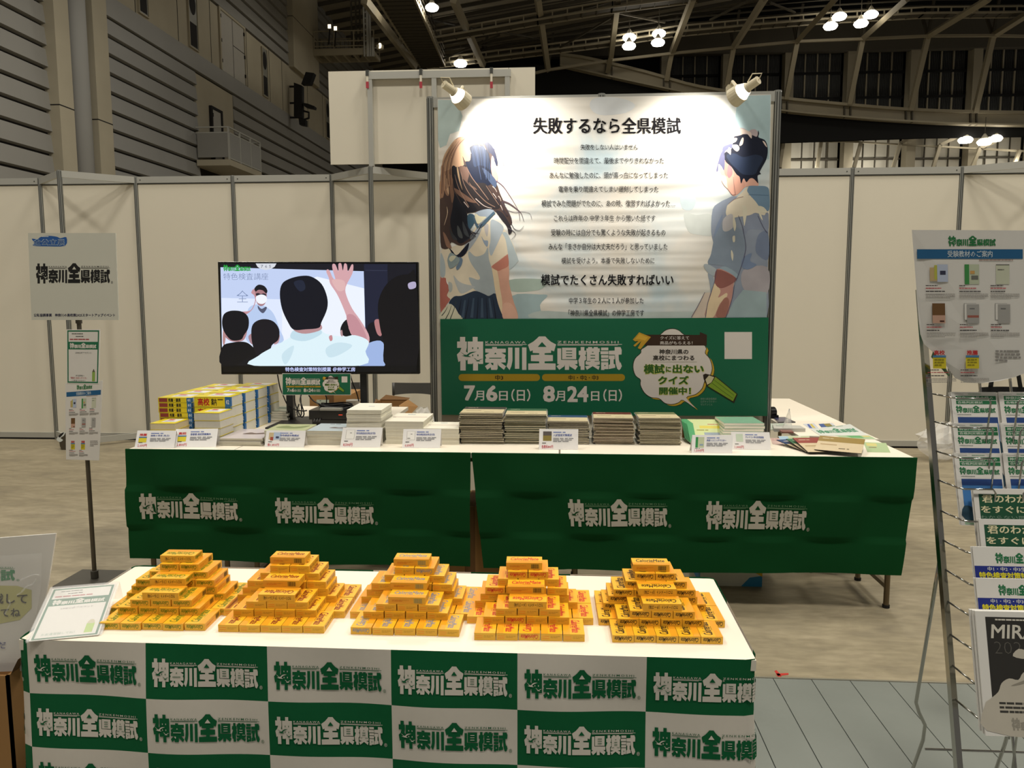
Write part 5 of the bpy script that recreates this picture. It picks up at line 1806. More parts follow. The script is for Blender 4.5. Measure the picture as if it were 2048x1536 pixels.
for px in (581, 729):
    m = MB()
    x = onY(px, 800, TVY + .055).x
    m.box((x - .019, TVY + .04, TZ + .012), (x + .019, TVY + .075, P[3].z + .3), 'stand_black')
    m.build('pole', tv)
m = MB()
ax, bx_ = onY(581, 800, TVY + .05).x - .06, onY(729, 800, TVY + .05).x + .03
m.box((ax + .02, 4.06, TZ + .0004), (bx_, TVY + .16, TZ + .012), 'stand_black')
m.build('base_plate', tv)

# small copy of the banner propped under the screen
SYB = 4.235
c4 = lambda x, y: (560 + x / 6.827, 690 + y / 6.827)
A_, B_ = c4(30, 388), c4(967, 684)
MB_ = mapY(SYB, .0003)
m = MB()
q = [onY(A_[0], A_[1], SYB), onY(B_[0], A_[1] + .3, SYB), onY(B_[0], B_[1], SYB), onY(A_[0], B_[1], SYB)]
m.add([tuple(p) for p in q] + [(p.x, p.y + .005, p.z) for p in q], [(0, 1, 2, 3), (7, 6, 5, 4), (0, 4, 5, 1), (1, 5, 6, 2), (2, 6, 7, 3), (3, 7, 4, 0)], 'banner_white')
k0 = .9
m.drect(MB_, A_[0] + k0, A_[1] + k0, B_[0] - k0, B_[1] - k0, 'banner_green', .5)
SXB, SYS = (B_[0] - A_[0]) / (1537 - 881), (B_[1] - A_[1]) / (831 - 637)
banner_art(m, lambda x, y, l: MB_(A_[0] + (x - 881) * SXB, A_[1] + (y - 637) * SYS, l + .5))
sb = tag(m.build('small_banner', loc=((q[2].x + q[3].x) / 2, SYB, q[2].z)), 'small green banner board in front of the stand under the television', 'banner')

# recorder, cables, adapter
y0 = 4.14
a, b = onY(614.5, 839, y0), onY(690, 822, y0)
pl_ = thing('video_player', 'black video player on the television stand base', 'video player', ((a.x + b.x) / 2, y0 + .09, TZ + .012))
m = MB()
m.box((a.x + .01, y0, TZ + .044), (b.x + .03, y0 + .17, TZ + .094), 'tv_black')
m.box((a.x + .03, y0 - .01, TZ + .0125), (b.x + .03, y0 + .17, TZ + .044), 'tv_black')
pbody = m.build('body', pl_, bevel=.002)
m = MB()
M1 = mapY(y0 - .0008, .0003)
m.bars(M1, 677, 829, 686, 832.5, 1, glow('c23a20', 1.2), 1, 2)
m.build('display', pbody)
m = MB()
M1 = mapY(y0 - .0108, .0003)
for k in range(3):
    m.dpoly(M1, [(626 + k * 5.4, 843), (628 + k * 5.4, 837.5), (631 + k * 5.4, 837.5), (629 + k * 5.4, 843)], flat('5c5c5c'), 1)
m.build('emblem', pbody)
m = MB()
z1 = TZ + .094
for k in range(5):
    cxx, cyy = a.x + .13 + .006 * math.sin(k * 2), y0 + .10
    m.tube([(cxx + (.09 + .008 * math.sin(k * 3)) * math.cos(t * math.pi / 10), cyy + (.045 + .006 * math.cos(k)) * math.sin(t * math.pi / 10), z1 + .004 + k * .005 + .003 * math.sin(t + k)) for t in range(20)], .0035, 'cable_black', n=6, closed=True)
tag(m.build('cable_coil', loc=(a.x + .13, y0 + .1, z1)), 'coil of black cable lying on the video player', 'cable')
m = MB()
pa, pb = onY(641, 824, y0 + .01), onY(684, 818, y0 + .01)
m.box((pa.x, y0 - .004, z1 + .0005), (pb.x, y0 + .030, z1 + .013), flat('8f8d84'))
tag(m.build('adapter', loc=(pa.x, y0, z1), bevel=.002), 'flat grey adapter on the front of the black video player', 'adapter')
cabs = [('thin black cable running down left behind the small banner', [(555, 749, 4.36), (560, 775, 4.36), (566, 790, 4.35), (574, 808, 4.35), (584, 818, 4.33)]),
        ('black cable looping down beside the left stand pole', [(589, 788, 4.25), (590, 805, 4.25), (596, 822, 4.23), (603, 834, 4.20), (608, 828, 4.20), (604, 812, 4.2), (600, 800, 4.22), (603, 788, 4.24)]),
        ('black cable hanging straight under the small banner', [(601, 788, 4.24), (602, 806, 4.24), (603, 828, 4.21), (597, 833, 4.19), (594, 822, 4.2), (598, 808, 4.21)]),
        ('black cable curving from the banner to the cable coil', [(616, 788, 4.25), (622, 797, 4.25), (630, 804, 4.25), (640, 808, 4.25)]),
        ('black cable arching on the right above the cable coil', [(650, 788, 4.25), (653, 796, 4.25), (653, 804, 4.25), (652, 809, 4.25)]),
        ('thin black cable running down past the left folding chair', [(701, 749, 4.38), (705, 765, 4.38), (713, 785, 4.38), (718, 803, 4.38)]),
        ('black plug lead trailing left of the video player', [(584, 817, 4.25), (594, 820, 4.22), (606, 822, 4.2), (614, 821, 4.2)])]
for lab, pts in cabs:
    m = MB()
    pp = spl([tuple(onY(*p)) for p in pts], 5, False)
    m.tube(pp, .0036, 'cable_black', n=6)
    tag(m.build('cable', loc=pp[-1]), lab, 'cable', 'black cables of the television')

# carton, cup and chairs behind the tables
yb_ = 5.05
a, b = onY(619.5, 812, yb_), onY(701, 789, yb_)
t, mm = carton('closed brown cardboard box behind the video player', (a.x, yb_, 0), (b.x, yb_ + .3, b.z))
m = MB()
M1 = mapY(yb_ - .001, .0004)
m.drect(M1, 633, 799.5, 658, 808, flat('b9c3b4'), 1)
m.bars(M1, 639, 801, 648, 803.5, 1, flat('3c4a3c'), 2, 4)
m.build('shipping_label', t)
yb2 = 5.35
a, b = onY(738, 830, yb2), onY(798, 812, yb2)
t, m = carton('open brown carton with torn flaps behind the white paper stacks', (a.x, yb2, 0), (b.x, yb2 + .34, b.z), open_top=True)
m = MB()
m.add([(a.x, yb2, b.z), (a.x, yb2 + .3, b.z), (a.x - .02, yb2 + .3, b.z + .012), (a.x + .03, yb2, b.z + .008)], [(0, 1, 2, 3)], 'cardboard_dark')
m.add([(b.x, yb2, b.z), (b.x, yb2 + .34, b.z), (b.x + .07, yb2 + .34, b.z - .05), (b.x + .06, yb2, b.z - .08)], [(0, 1, 2, 3)], 'cardboard')
m.add([(a.x, yb2 + .33, b.z), (b.x, yb2 + .33, b.z), (b.x, yb2 + .40, b.z + .006), (a.x + .03, yb2 + .40, b.z + .028)], [(0, 1, 2, 3)], 'cardboard_dark')
m.build('flap', t)
a, b = onY(693, 812, 4.62), onY(720, 800, 4.62)
m = MB()
r = (b.x - a.x) / 2
hh = b.z - TZ
m.lathe([(r * .8, 0), (r, hh - .006), (r * 1.04, hh - .003), (r * 1.04, hh), (r * .97, hh), (r * .78, .01)], flat('b9b3a6'), 20, ((a.x + b.x) / 2, 4.62, TZ))
tag(m.build('paper_cup', loc=((a.x + b.x) / 2, 4.62, TZ), smooth=True), 'grey-white paper cup behind the tallest white paper stack', 'cup')


def chair(label, x, y, rot):
    t = thing('folding_chair', label, 'chair', (x, y, 0), 'folding chairs behind the booth', rot)
    w, zs_, zt = .185, .37, .655
    m = MB()   # curved plastic back
    m.grid(14, 5, lambda u, v: ((u - .5) * 2 * w, .075 + .035 * (1 - (2 * u - 1) ** 2), .545 + (zt - .545) * v + (.012 * (1 - (2 * u - 1) ** 2) if v < .5 else -.006 * (1 - (2 * u - 1) ** 2))), 'chair_plastic')
    m.grid(14, 5, lambda u, v: ((u - .5) * 2 * w, .092 + .035 * (1 - (2 * u - 1) ** 2), .545 + (zt - .545) * v + (.012 * (1 - (2 * u - 1) ** 2) if v < .5 else -.006 * (1 - (2 * u - 1) ** 2))), 'chair_plastic')
    for s in (-1, 1):
        m.cyl((s * w, .083, .545), (s * w, .083, zt), .013, 'chair_plastic', n=10)
    m.build('backrest', t, world=False, smooth=True)
    m = MB()
    m.box((-w + .01, -.19, zs_ - .02), (w - .01, .06, zs_), 'chair_plastic')
    m.build('seat', t, world=False, bevel=.008)
    for s in (-1, 1):
        m = MB()
        m.tube([(s * w, .083, zt - .01), (s * w, .083, .545), (s * w, .06, .40), (s * w, -.20, 0.008)], .0085, 'chrome', n=8)
        m.build('front_leg', t, world=False, smooth=True)
        m = MB()
        m.tube([(s * (w - .02), -.12, zs_ - .01), (s * (w - .02), .02, .2), (s * (w - .02), .19, .008)], .0085, 'chrome', n=8)
        m.build('rear_leg', t, world=False, smooth=True)
    m = MB()
    m.bar((-w, -.17, .05), (w, -.17, .05), .012, .012, 'chrome')
    m.bar((-w + .02, .16, .07), (w - .02, .16, .07), .012, .012, 'chrome')
    m.build('crossbar', t, world=False)
    return t


yc = 6.72
xl = onY(783, 780, yc).x
chair('grey folding chair against the panels, just left of the poster wall', xl + .185, yc, .0)
xr = onY(717, 780, yc).x
chair('grey folding chair half hidden behind the small green banner', xr - .185, yc, .05)
# ------------------------------------------------------------------ goods on the long row of tables
mat('page_cream', 'c4b898', 0.7, var=0.05, scale=60)
mat('page_white', 'eae5d4', 0.6, var=0.05, scale=60)
mat('page_grey', 'cdc9bb', 0.7, var=0.06, scale=60)
mat('card_white', 'e9e7e6', 0.5, var=0.01)
mat('book_yellow', 'd9c51e', 0.4)
mat('book_blue', '1f63a0', 0.4)
mat('clear_wrap', 'ffffff', 0.08, trans=1.0, alpha=0.30, var=0.0)
mat('acrylic', 'ffffff', 0.05, trans=1.0, alpha=0.45, var=0.0)


def quadmap(TL, TR, BR, BL, eps=.0004):
    TL, TR, BR, BL = map(Vector, (TL, TR, BR, BL))
    n = (TR - TL).cross(TL - BL).normalized()
    if n.dot(CAM_O - TL) < 0:
        n = -n
    return lambda u, v, l: (BL * (1 - u) + BR * u) * (1 - v) + (TL * (1 - u) + TR * u) * v + n * (eps * l)


# price cards, folded like tents
CARDS = [
    ((275, 861), (352, 861), (348, 896), (269, 896), '2,600円', 'y', '価格の目安 (私立)', 'price card for 2,600 yen at the left end of the row'),
    ((352, 860), (429, 856), (432, 894), (347, 895), '2,800円', 'y', '首都圏 高校受験案内', 'price card for 2,800 yen before the yellow books'),
    ((533, 861), (609, 860), (608, 895), (529, 894), '各1,800円', 'w', '特色検査対策模試', 'price card for 1,800 yen each before the greenish booklets'),
    ((686, 855), (760.5, 855), (760, 895), (680, 895), '8,500円', 'p', '特色検査過去問(全7回)', 'price card for 8,500 yen before the tallest white paper stack'),
    ((807, 858), (882, 858), (880, 896), (804, 896), '6,600円', 'p', '特色検査過去問(全5回)', 'price card for 6,600 yen before the lower white paper stacks'),
    ((1078.7, 857), (1155, 858.6), (1156, 899.6), (1077.7, 899), '各教科800円', 'b', '入試直前対策模試', 'price card for 800 yen each before the blue covered booklets'),
    ((1384.6, 867.5), (1465, 872), (1464.5, 906.5), (1382.7, 906), '1,500円', 'g', '英語リスニングマスター', 'price card for 1,500 yen before the green booklets'),
    ((1462, 863), (1539, 864), (1542, 900), (1464.5, 899), '1,000円', 'l', 'プレテスト単元別問題集', 'price card for 1,000 yen before the pale green sleeved stack'),
]
for TL, TR, BR, BL, price, kind, title, lab in CARDS:
    bl, br = onZ(*BL, TZ + .0006), onZ(*BR, TZ + .0006)
    ybar = (bl.y + br.y) / 2
    tl = onY((TL[0] + BL[0]) / 2 + (TL[0] - BL[0]) / 2, (TL[1] + TR[1]) / 2, ybar + .028)
    tr = br + (tl - bl)
    bk = Vector((0, .056, 0))
    m = MB()
    kl, kr = Vector((bl.x, bl.y, bl.z)) + bk, Vector((br.x, br.y, br.z)) + bk
    m.add([tuple(p) for p in (bl, br, tr, tl)], [(0, 1, 2, 3)], 'card_white')
    m.add([tuple(p) for p in (kl, kr, tr, tl)], [(3, 2, 1, 0)], 'card_white')
    M = quadmap(tl, tr, br, bl, .0005)
    if kind == 'y':
        m.drect(M, .07, .32, .27, .84, flat('d8c830'), 1)
        m.drect(M, .07, .62, .27, .84, flat('e4dcd4'), 1.5)
        m.dtext(M, '高校' if '2,800' in price else '推薦', (.08, .82, .26, .68), flat('c02c30'), 2, w=.03, res=1)
        m.drect(M, .07, .58, .27, .64, flat('3f74a8'), 2)
    elif kind == 'w':
        m.drect(M, .08, .45, .24, .86, flat('c8b48c'), 1)
        m.drect(M, .12, .40, .20, .60, flat('a04a38'), 1.5)
        m.drect(M, .20, .45, .38, .88, flat('b4c4dc'), 2)
        m.drect(M, .26, .52, .34, .64, flat('39425e'), 3)
    elif kind == 'p':
        m.drect(M, .10, .42, .32, .88, flat('b8b6b0'), 1)
        m.drect(M, .11, .43, .31, .87, flat('eceae6'), 1.5)
        m.bars(M, .2, .74, .29, .68, 1, flat('7a7874'), 2, 4)
        if '6,600' in price:
            m.bars(M, .12, .52, .30, .46, 1, flat('4c4640'), 2, 4)
    elif kind == 'b':
        m.drect(M, .10, .42, .32, .88, flat('8a7a3c'), 1)
        m.drect(M, .10, .68, .32, .88, flat('5c5450'), 1.5)
    elif kind == 'g':
        m.drect(M, .09, .30, .30, .88, flat('bfc7a4'), 1)
        m.drect(M, .09, .30, .15, .88, flat('2f8a48'), 1.5)
        m.drect(M, .19, .40, .28, .50, flat('8ca0b0'), 1.5)
    else:
        m.drect(M, .12, .45, .30, .88, flat('c6d4c0'), 1)
    m.bars(M, .08, .33 if kind != 'g' else .27, .30, .26 if kind != 'g' else .22, 1, flat('44403c'), 2, 7)
    m.dtext(M, price, (.07, .22, .30 if len(price) < 7 else .36, .05), flat('c23048'), 2, w=.008, res=1)
    m.bars(M, .36, .86, .80, .78, 1, flat('5c74b8'), 2, 5)
    m.dtext(M, title, (.36, .76, .84, .64), flat('34509c'), 2, w=.012, res=1)
    m.bars(M, .36, .56, .88, .34, 3, flat('77787c'), 2, 9)
    tag(m.build('price_card', loc=((bl.x + br.x) / 2, ybar + .028, TZ)), 'white tent ' + lab, 'price card', 'price cards along the table edge')


def bk_mesh(w, d, h, cover, pages, top=None, spine=None, front=None, inset=.0012, cov=None):
    """A lying book or booklet: covers, page block and what is printed; the local origin is the middle of its underside."""
    m = MB()
    c = min(.0010, h * .16) if cov is None else h * cov
    m.box((-w / 2, -d / 2, 0), (w / 2, d / 2, c), cover)
    m.box((-w / 2, -d / 2, h - c), (w / 2, d / 2, h), cover)
    i = inset
    m.box((-w / 2 + i, -d / 2 + i, c), (w / 2 - i, d / 2 - i, h - c), pages)
    if top:
        top(m, mapUV((-w / 2, -d / 2, h), (w, 0, 0), (0, d, 0), .00015))
    if front:
        front(m, mapUV((-w / 2, -d / 2, 0), (w, 0, 0), (0, 0, h), .00015))
    return m


def stack(name, label_fn, cat, group, proto, n, x, y, h, jit=.003, rj=.02, seed=1, z0=None, dx=0.0):
    rr = random.Random(seed)
    z = TZ + .0004 if z0 is None else z0
    for k in range(n):
        o = bpy.data.objects.new(name, proto)
        COL.objects.link(o)
        o.location = (x + rr.uniform(-jit, jit) + dx * k, y + rr.uniform(-jit, jit), z)
        o.rotation_euler = (0, 0, rr.uniform(-rj, rj))
        z += h + .0003
        tag(o, label_fn(n - 1 - k, n), cat, group)
    return z


def keep(m, name):
    o = m.build(name)
    d = o.data
    bpy.data.objects.remove(o)
    return d


def from_top(words):
    return lambda k, n: ('topmost ' + words) if k == 0 else ('%s %s from the top' % (ORD[k], words))


# five stacks of sleeved booklets
BK = [('919', 1007, 888, 826, 811, 17, '3a3834', 'dark grey'), ('1008', 1092, 888, 829, 813, 16, '2f5c40', 'green'), ('1095', 1178, 888, 842, 826, 14, '1f4468', 'blue'),
      ('1187', 1268, 889, 836, 815, 17, '5a221c', 'dark red'), ('1277', 1361, 890, 836, 814, 18, '69704a', 'olive')]
mat('sleeve', 'ffffff', 0.12, trans=0.0, alpha=0.16, var=0.0)
for i, (l_, r_, pb_, pt, pk, n, col, word) in enumerate(BK):
    a, b = onZ(float(l_), pb_, TZ), onZ(r_, pb_, TZ)
    yf = (a.y + b.y) / 2
    zt = onY((float(l_) + r_) / 2, pt, yf).z
    yk = onZ((float(l_) + r_) / 2, pk, zt).y
    w, d = b.x - a.x - .006, min(yk - yf, .93 * (BY0 + .447 - yf))
    d = max(d, .19)
    h = (zt - TZ) / n - .0003

    def top(m, M, col=col):
        m.drect(M, .0, .62, 1, 1, flat(col, .4), 1)
        m.drect(M, .0, 0, 1, .62, flat('cbbd98', .4), 1)
        m.bars(M, .08, .88, .55, .80, 1, flat('b8ae96'), 2, 3)
        m.bars(M, .10, .40, .80, .28, 1, flat('8e7f62'), 2, 8)
        m.bars(M, .55, .20, .92, .12, 1, flat('7e7258'), 2, 9)
    m = bk_mesh(w, d, h, flat({'dark grey': '2a251d', 'green': '2c3626', 'blue': '2c2f30', 'dark red': '3a1c16', 'olive': '3c3828'}[word], .5), 'page_cream', top, inset=-.0002, cov=.30)  # cover edges thick and near-black: the shade between booklets put into colour
    m.box((-w / 2 - .004, -d / 2 - .003, h * .5), (w / 2 + .004, d / 2 + .003, h * .5 + .0004), 'sleeve')
    stack('booklet', from_top('booklet of the %s covered stack' % word), 'booklet', '%s covered booklets in one stack' % word, keep(m, 'booklet'), n, (a.x + b.x) / 2, yf + d / 2, h, .0055, .026, 20 + i)

# white paper stacks
WS = [(692, 765, 888, 820, 806, 9, 'w', 'tallest white paper stack'), (769, 850, 888, 843, 826, 7, 'r', 'second tallest white paper stack'), (846, 920, 889, 857, 844, 5, 'r', 'low white stack left of the booklets'),
      (612, 692, 890, 862, 847, 5, 's', 'sleeved stack with the small grey picture'), (437, 526, 892, 877, 857, 5, 'q', 'sleeved stack with the brown picture'), (527, 611, 891, 862, 851, 5, 'v', 'greenish sleeved stack')]
for i, (l_, r_, pb_, pt, pk, n, kind, word) in enumerate(WS):
    a, b = onZ(l_, pb_, TZ), onZ(r_, pb_, TZ)
    yf = (a.y + b.y) / 2
    zt = onY((l_ + r_) / 2, pt, yf).z
    yk = onZ((l_ + r_) / 2, pk, zt).y
    w, d = b.x - a.x - .008, max(.2, min(yk - yf, .27))
    h = (zt - TZ) / n - .0003

    def top(m, M, kind=kind):
        if kind == 'w':
            m.bars(M, .45, .55, .8, .45, 1, flat('9aa0ae'), 2, 3)
        elif kind == 'r':
            m.drect(M, .04, .50, .96, .54, flat('b58a84'), 1)
            m.bars(M, .35, .85, .75, .75, 1, flat('8a98a4'), 2, 3)
            m.bars(M, .05, .50, .2, .45, 1, flat('4a4a48'), 2, 3)
        elif kind == 's':
            m.drect(M, 0, 0, 1, 1, flat('bac6cc', .3), .5)
            m.dpoly(M, spl([(.45, .4), (.55, .52), (.7, .45), (.9, .55), (.95, .4), (.7, .34)], 3), flat('6d5f5a'), 1)
            m.bars(M, .3, .92, .9, .82, 1, flat('5a6068'), 1, 4)
        elif kind == 'q':
            m.drect(M, 0, 0, 1, 1, flat('c9bfc0', .3), .5)
            m.dpoly(M, spl([(.30, .45), (.42, .62), (.60, .55), (.85, .66), (.9, .5), (.6, .42)], 3), flat('6a5a50'), 1)
        else:
            m.drect(M, 0, 0, 1, 1, flat('b7bc8e', .3), .5)
            m.dpoly(M, spl([(.1, .5), (.3, .75), (.55, .6), (.9, .8), (.8, .4), (.4, .35)], 3), flat('7d8658'), 1)
    m = bk_mesh(w, d, h, 'page_white' if kind in 'wr' else 'page_grey', 'page_white' if kind in 'wr' else 'page_grey', top, inset=.0006)
    for zz in (.25, .5, .75):
        m.box((-w / 2 - .0003, -d / 2 - .0003, h * zz), (w / 2 + .0003, d / 2 + .0003, h * zz + .0006), 'page_grey' if kind in 'wr' else 'page_white')
    stack('paper_set', from_top('set in the ' + word), 'paper set', 'sets in the ' + word, keep(m, 'paper_set'), n, (a.x + b.x) / 2, yf + d / 2, h, .0025, .015, 40 + i)

# more sleeves further back on the left table
a = onZ(525, 856, TZ)
m = bk_mesh(.17, .22, .012, 'page_grey', 'page_white', lambda m, M: (m.drect(M, 0, 0, 1, 1, flat('9aa08e', .25), .5), m.dpoly(M, spl([(.1, .6), (.4, .8), (.8, .7), (.9, .4), (.5, .5)], 3), flat('5f6a5a'), 1)))
stack('paper_set', from_top('grey sleeve behind the yellow books'), 'paper set', 'grey sleeves behind the yellow books', keep(m, 'paper_set'), 5, onZ(545, 845, TZ).x, 4.42, .012, .006, .05, 77)

# crumpled clear wrapping behind the low stack
def crumple(label, c, r, h, seed, name='plastic_wrap'):
    rr = random.Random(seed)
    m = MB()
    n, k = 16, 8
    vs = []
    for j in range(k + 1):
        for i in range(n):
            t = 2 * math.pi * i / n
            q = math.sin(math.pi * (.08 + .84 * j / k))
            rad = r * q * rr.uniform(.72, 1.1)
            vs.append((c[0] + rad * math.cos(t), c[1] + rad * .7 * math.sin(t), c[2] + h * (j / k) * rr.uniform(.93, 1.0) + .001))
    fs = [(j * n + i, j * n + (i + 1) % n, (j + 1) * n + (i + 1) % n, (j + 1) * n + i) for j in range(k) for i in range(n)]
    m.add(vs, fs, 'wrap_film')
    return tag(m.build(name, loc=c), label, 'plastic wrap')


mat('wrap_film', 'f4f2ee', 0.15, alpha=0.42, var=0.02)
p = onY(850, 820, 4.02)
crumple('bundle of clear plastic wrap behind the low white paper stack', (p.x - .01, 4.03, .64), .07, onY(850, 814, 4.0).z - .64, 5)
m = MB()
m.box((p.x - .09, 3.975, 0), (p.x + .06, 4.12, .638), 'cardboard')
tag(m.build('cardboard_box', loc=(p.x, 4.04, 0), bevel=.002), 'tall narrow cardboard box under the bundle of clear plastic wrap', 'box')

# yellow guide books
BW1, BD1, BH1 = .172, .150, .0262
BW2, BH2 = .185, .0470


def thin_front(m, M):
    m.drect(M, 0, .06, 1, .94, 'book_yellow', 1)
    m.drect(M, .03, .12, .28, .88, flat('8c3a34'), 2)
    m.bars(M, .05, .80, .26, .22, 1, flat('c9b0a0'), 3, 3, .8)
    m.dtext(M, '推薦・優遇', (.31, .86, .68, .14), flat('2a2412'), 2, w=.03, res=1)
    m.bars(M, .70, .85, .82, .20, 2, flat('3a3418'), 2, 5)
    m.drect(M, .86, .0, 1, 1, 'book_blue', 2)
    m.dtext(M, '01', (.89, .80, .97, .20), flat('dfe4ea'), 3, w=.02, res=1)


def thick_front(m, M):
    m.drect(M, 0, .04, 1, .96, 'book_yellow', 1)
    m.dtext(M, '高校', (.09, .88, .42, .12), flat('b3261c'), 2, w=.03, res=1)
    m.bars(M, .03, .62, .07, .38, 1, flat('3a3010'), 2, 3)
    m.dtext(M, '案内', (.47, .86, .62, .14), flat('2a2412'), 2, w=.03, res=1)
    m.bars(M, .65, .80, .80, .25, 2, flat('6a6018'), 2, 5)
    m.drect(M, .85, .0, 1, 1, 'book_blue', 2)
    m.dtext(M, '02', (.88, .72, .97, .28), flat('dfe4ea'), 3, w=.02, res=1)


def ytop(m, M):
    m.drect(M, 0, 0, 1, 1, 'book_yellow', .5)
    m.drect(M, .25, .30, .85, .95, flat('d9d4d0'), 1)
    m.bars(M, .32, .86, .76, .60, 1, flat('c2332c'), 2, 3, .8)
    m.bars(M, .30, .52, .80, .36, 1, flat('6a86b0'), 2, 6)


def side_spine(m, w, d, h):
    MR_ = mapUV((w / 2, -d / 2, 0), (0, d, 0), (0, 0, h), .0004)
    m.drect(MR_, 0, .04, .12, .96, 'book_blue', 1)


m1 = bk_mesh(BW1, BD1, BH1, 'book_yellow', 'page_grey', ytop, front=thin_front)
m2 = bk_mesh(BW2, BD1, BH2, 'book_yellow', 'page_grey', ytop, front=thick_front)
side_spine(m2, BW2, BD1, BH2)
side_spine(m1, BW1, BD1, BH1)
d1, d2 = keep(m1, 'guide_book'), keep(m2, 'guide_book')
yR = 3.80
xa_ = onY(317.5, 820, yR).x
ztop_ = onY(352, 795.5, yR).z
n1 = round((ztop_ - TZ) / BH1)
h1 = (ztop_ - TZ) / n1
n2 = round((ztop_ + .004 - TZ) / BH2)
rown = ['front', 'second', 'third', 'rear']
for r in range(4):
    yy_ = yR + BD1 / 2 + r * (BD1 + .012)
    s1, s2 = h1 / BH1, (ztop_ + .006 - TZ) / n2 / BH2
    rr = random.Random(60 + r)
    for k in range(n1):
        o = bpy.data.objects.new('guide_book', d1)
        COL.objects.link(o)
        o.location = (xa_ + BW1 / 2 + rr.uniform(-.002, .002), yy_ + rr.uniform(-.002, .002), TZ + .0004 + k * h1)
        o.scale = (1, 1, s1 * .985)
        tag(o, '%s thin yellow guide book from the top, left pile of the %s row' % (ORD[n1 - 1 - k], rown[r]), 'book', 'thin yellow guide books')
    for k in range(n2):
        o = bpy.data.objects.new('guide_book', d2)
        COL.objects.link(o)
        o.location = (xa_ + BW1 + .014 + BW2 / 2 + r * .004 + rr.uniform(-.002, .002), yy_ + rr.uniform(-.002, .002), TZ + .0004 + k * BH2 * s2)
        o.scale = (1, 1, s2 * .985)
        tag(o, '%s thick yellow guide book from the top, right pile of the %s row' % (ORD[n2 - 1 - k], rown[r]), 'book', 'thick yellow guide books')
# open fore-edges in front
for (pl0, pr0, ptop, n, pages, wd_, lab, yy_) in ((299, 349, 847, 3, 'page_cream', .150, 'cream edged yellow book lying in front of the thin yellow books', 3.64), (389, 441, 826, 4, 'page_grey', .150, 'grey edged yellow book lying in front of the thick yellow books', 3.645)):
    a, b = onY(pl0, 860, yy_), onY(pr0, 860, yy_)
    zt = onY((pl0 + pr0) / 2, ptop, yy_).z
    h = (zt - TZ) / n
    m = bk_mesh(b.x - a.x, .148, h - .0004, 'book_yellow', pages, ytop)
    stack('guide_book', (lambda lab: lambda k, n: ORD[k] + ' ' + lab)(lab), 'book', 'yellow books lying at the front', keep(m, 'guide_book'), n, (a.x + b.x) / 2, yy_ + .076, h - .0004, .002, .02, int(pl0))

# green booklets leaning together
gp = lambda m, M: (m.drect(M, 0, 0, 1, 1, flat('b9c487', .35), .5), m.drect(M, 0, 0, .18, 1, flat('1f8a4a', .35), 1), m.drect(M, .35, .72, .95, .86, flat('c7b83c', .35), 1), m.bars(M, .6, .95, .95, .88, 1, flat('b4674c'), 1, 2), m.drect(M, .45, .34, .9, .52, flat('8a97a2'), 1), m.bars(M, .25, .66, .9, .56, 1, flat('8a8a3a'), 1, 3), m.bars(M, .25, .28, .85, .1, 2, flat('7c8a58'), 1, 4))
m = bk_mesh(.165, .150, .006, flat('3a8a50', .4), 'page_white', gp)
gd = keep(m, 'booklet')
g0 = onZ(1374, 892, TZ)
for k in range(5):
    o = bpy.data.objects.new('booklet', gd)
    COL.objects.link(o)
    o.rotation_euler = (math.radians(30), 0, math.radians(0))
    o.location = (g0.x + .095 + .004 * (2 - k), g0.y + .095 + .0170 * k, TZ + .043 + .002 * k)
    tag(o, '%s green spined booklet leaning behind the 1,500 yen card' % ORD[k], 'booklet', 'leaning green spined booklets')
m = MB()
m.box((g0.x + .01, g0.y + .215, TZ + .0005), (g0.x + .17, g0.y + .235, TZ + .06), 'cardboard')
tag(m.build('support_box', loc=(g0.x + .09, g0.y + .19, TZ), bevel=.001), 'small cardboard block propping up the leaning green booklets', 'box')
# pale green sleeved stack
a, b = onZ(1457, 896, TZ), onZ(1537, 896, TZ)
yf = a.y + .06
zt = onY(1497, 846, yf).z
w, d = b.x - a.x, .20
m = bk_mesh(w, d, (zt - TZ) / 8 - .0004, flat('86b598', .15), 'page_white', lambda m, M: (m.drect(M, 0, 0, 1, 1, flat('8fbd9f', .12), .5), m.bars(M, .4, .3, .8, .22, 1, flat('6f9c80'), 1, 3)), inset=-.0005)
stack('workbook', from_top('workbook of the pale green sleeved stack'), 'workbook', 'pale green sleeved workbooks', keep(m, 'workbook'), 8, (a.x + b.x) / 2 - .012, yf + d / 2, (zt - TZ) / 8 - .0004, .004, .03, 91)

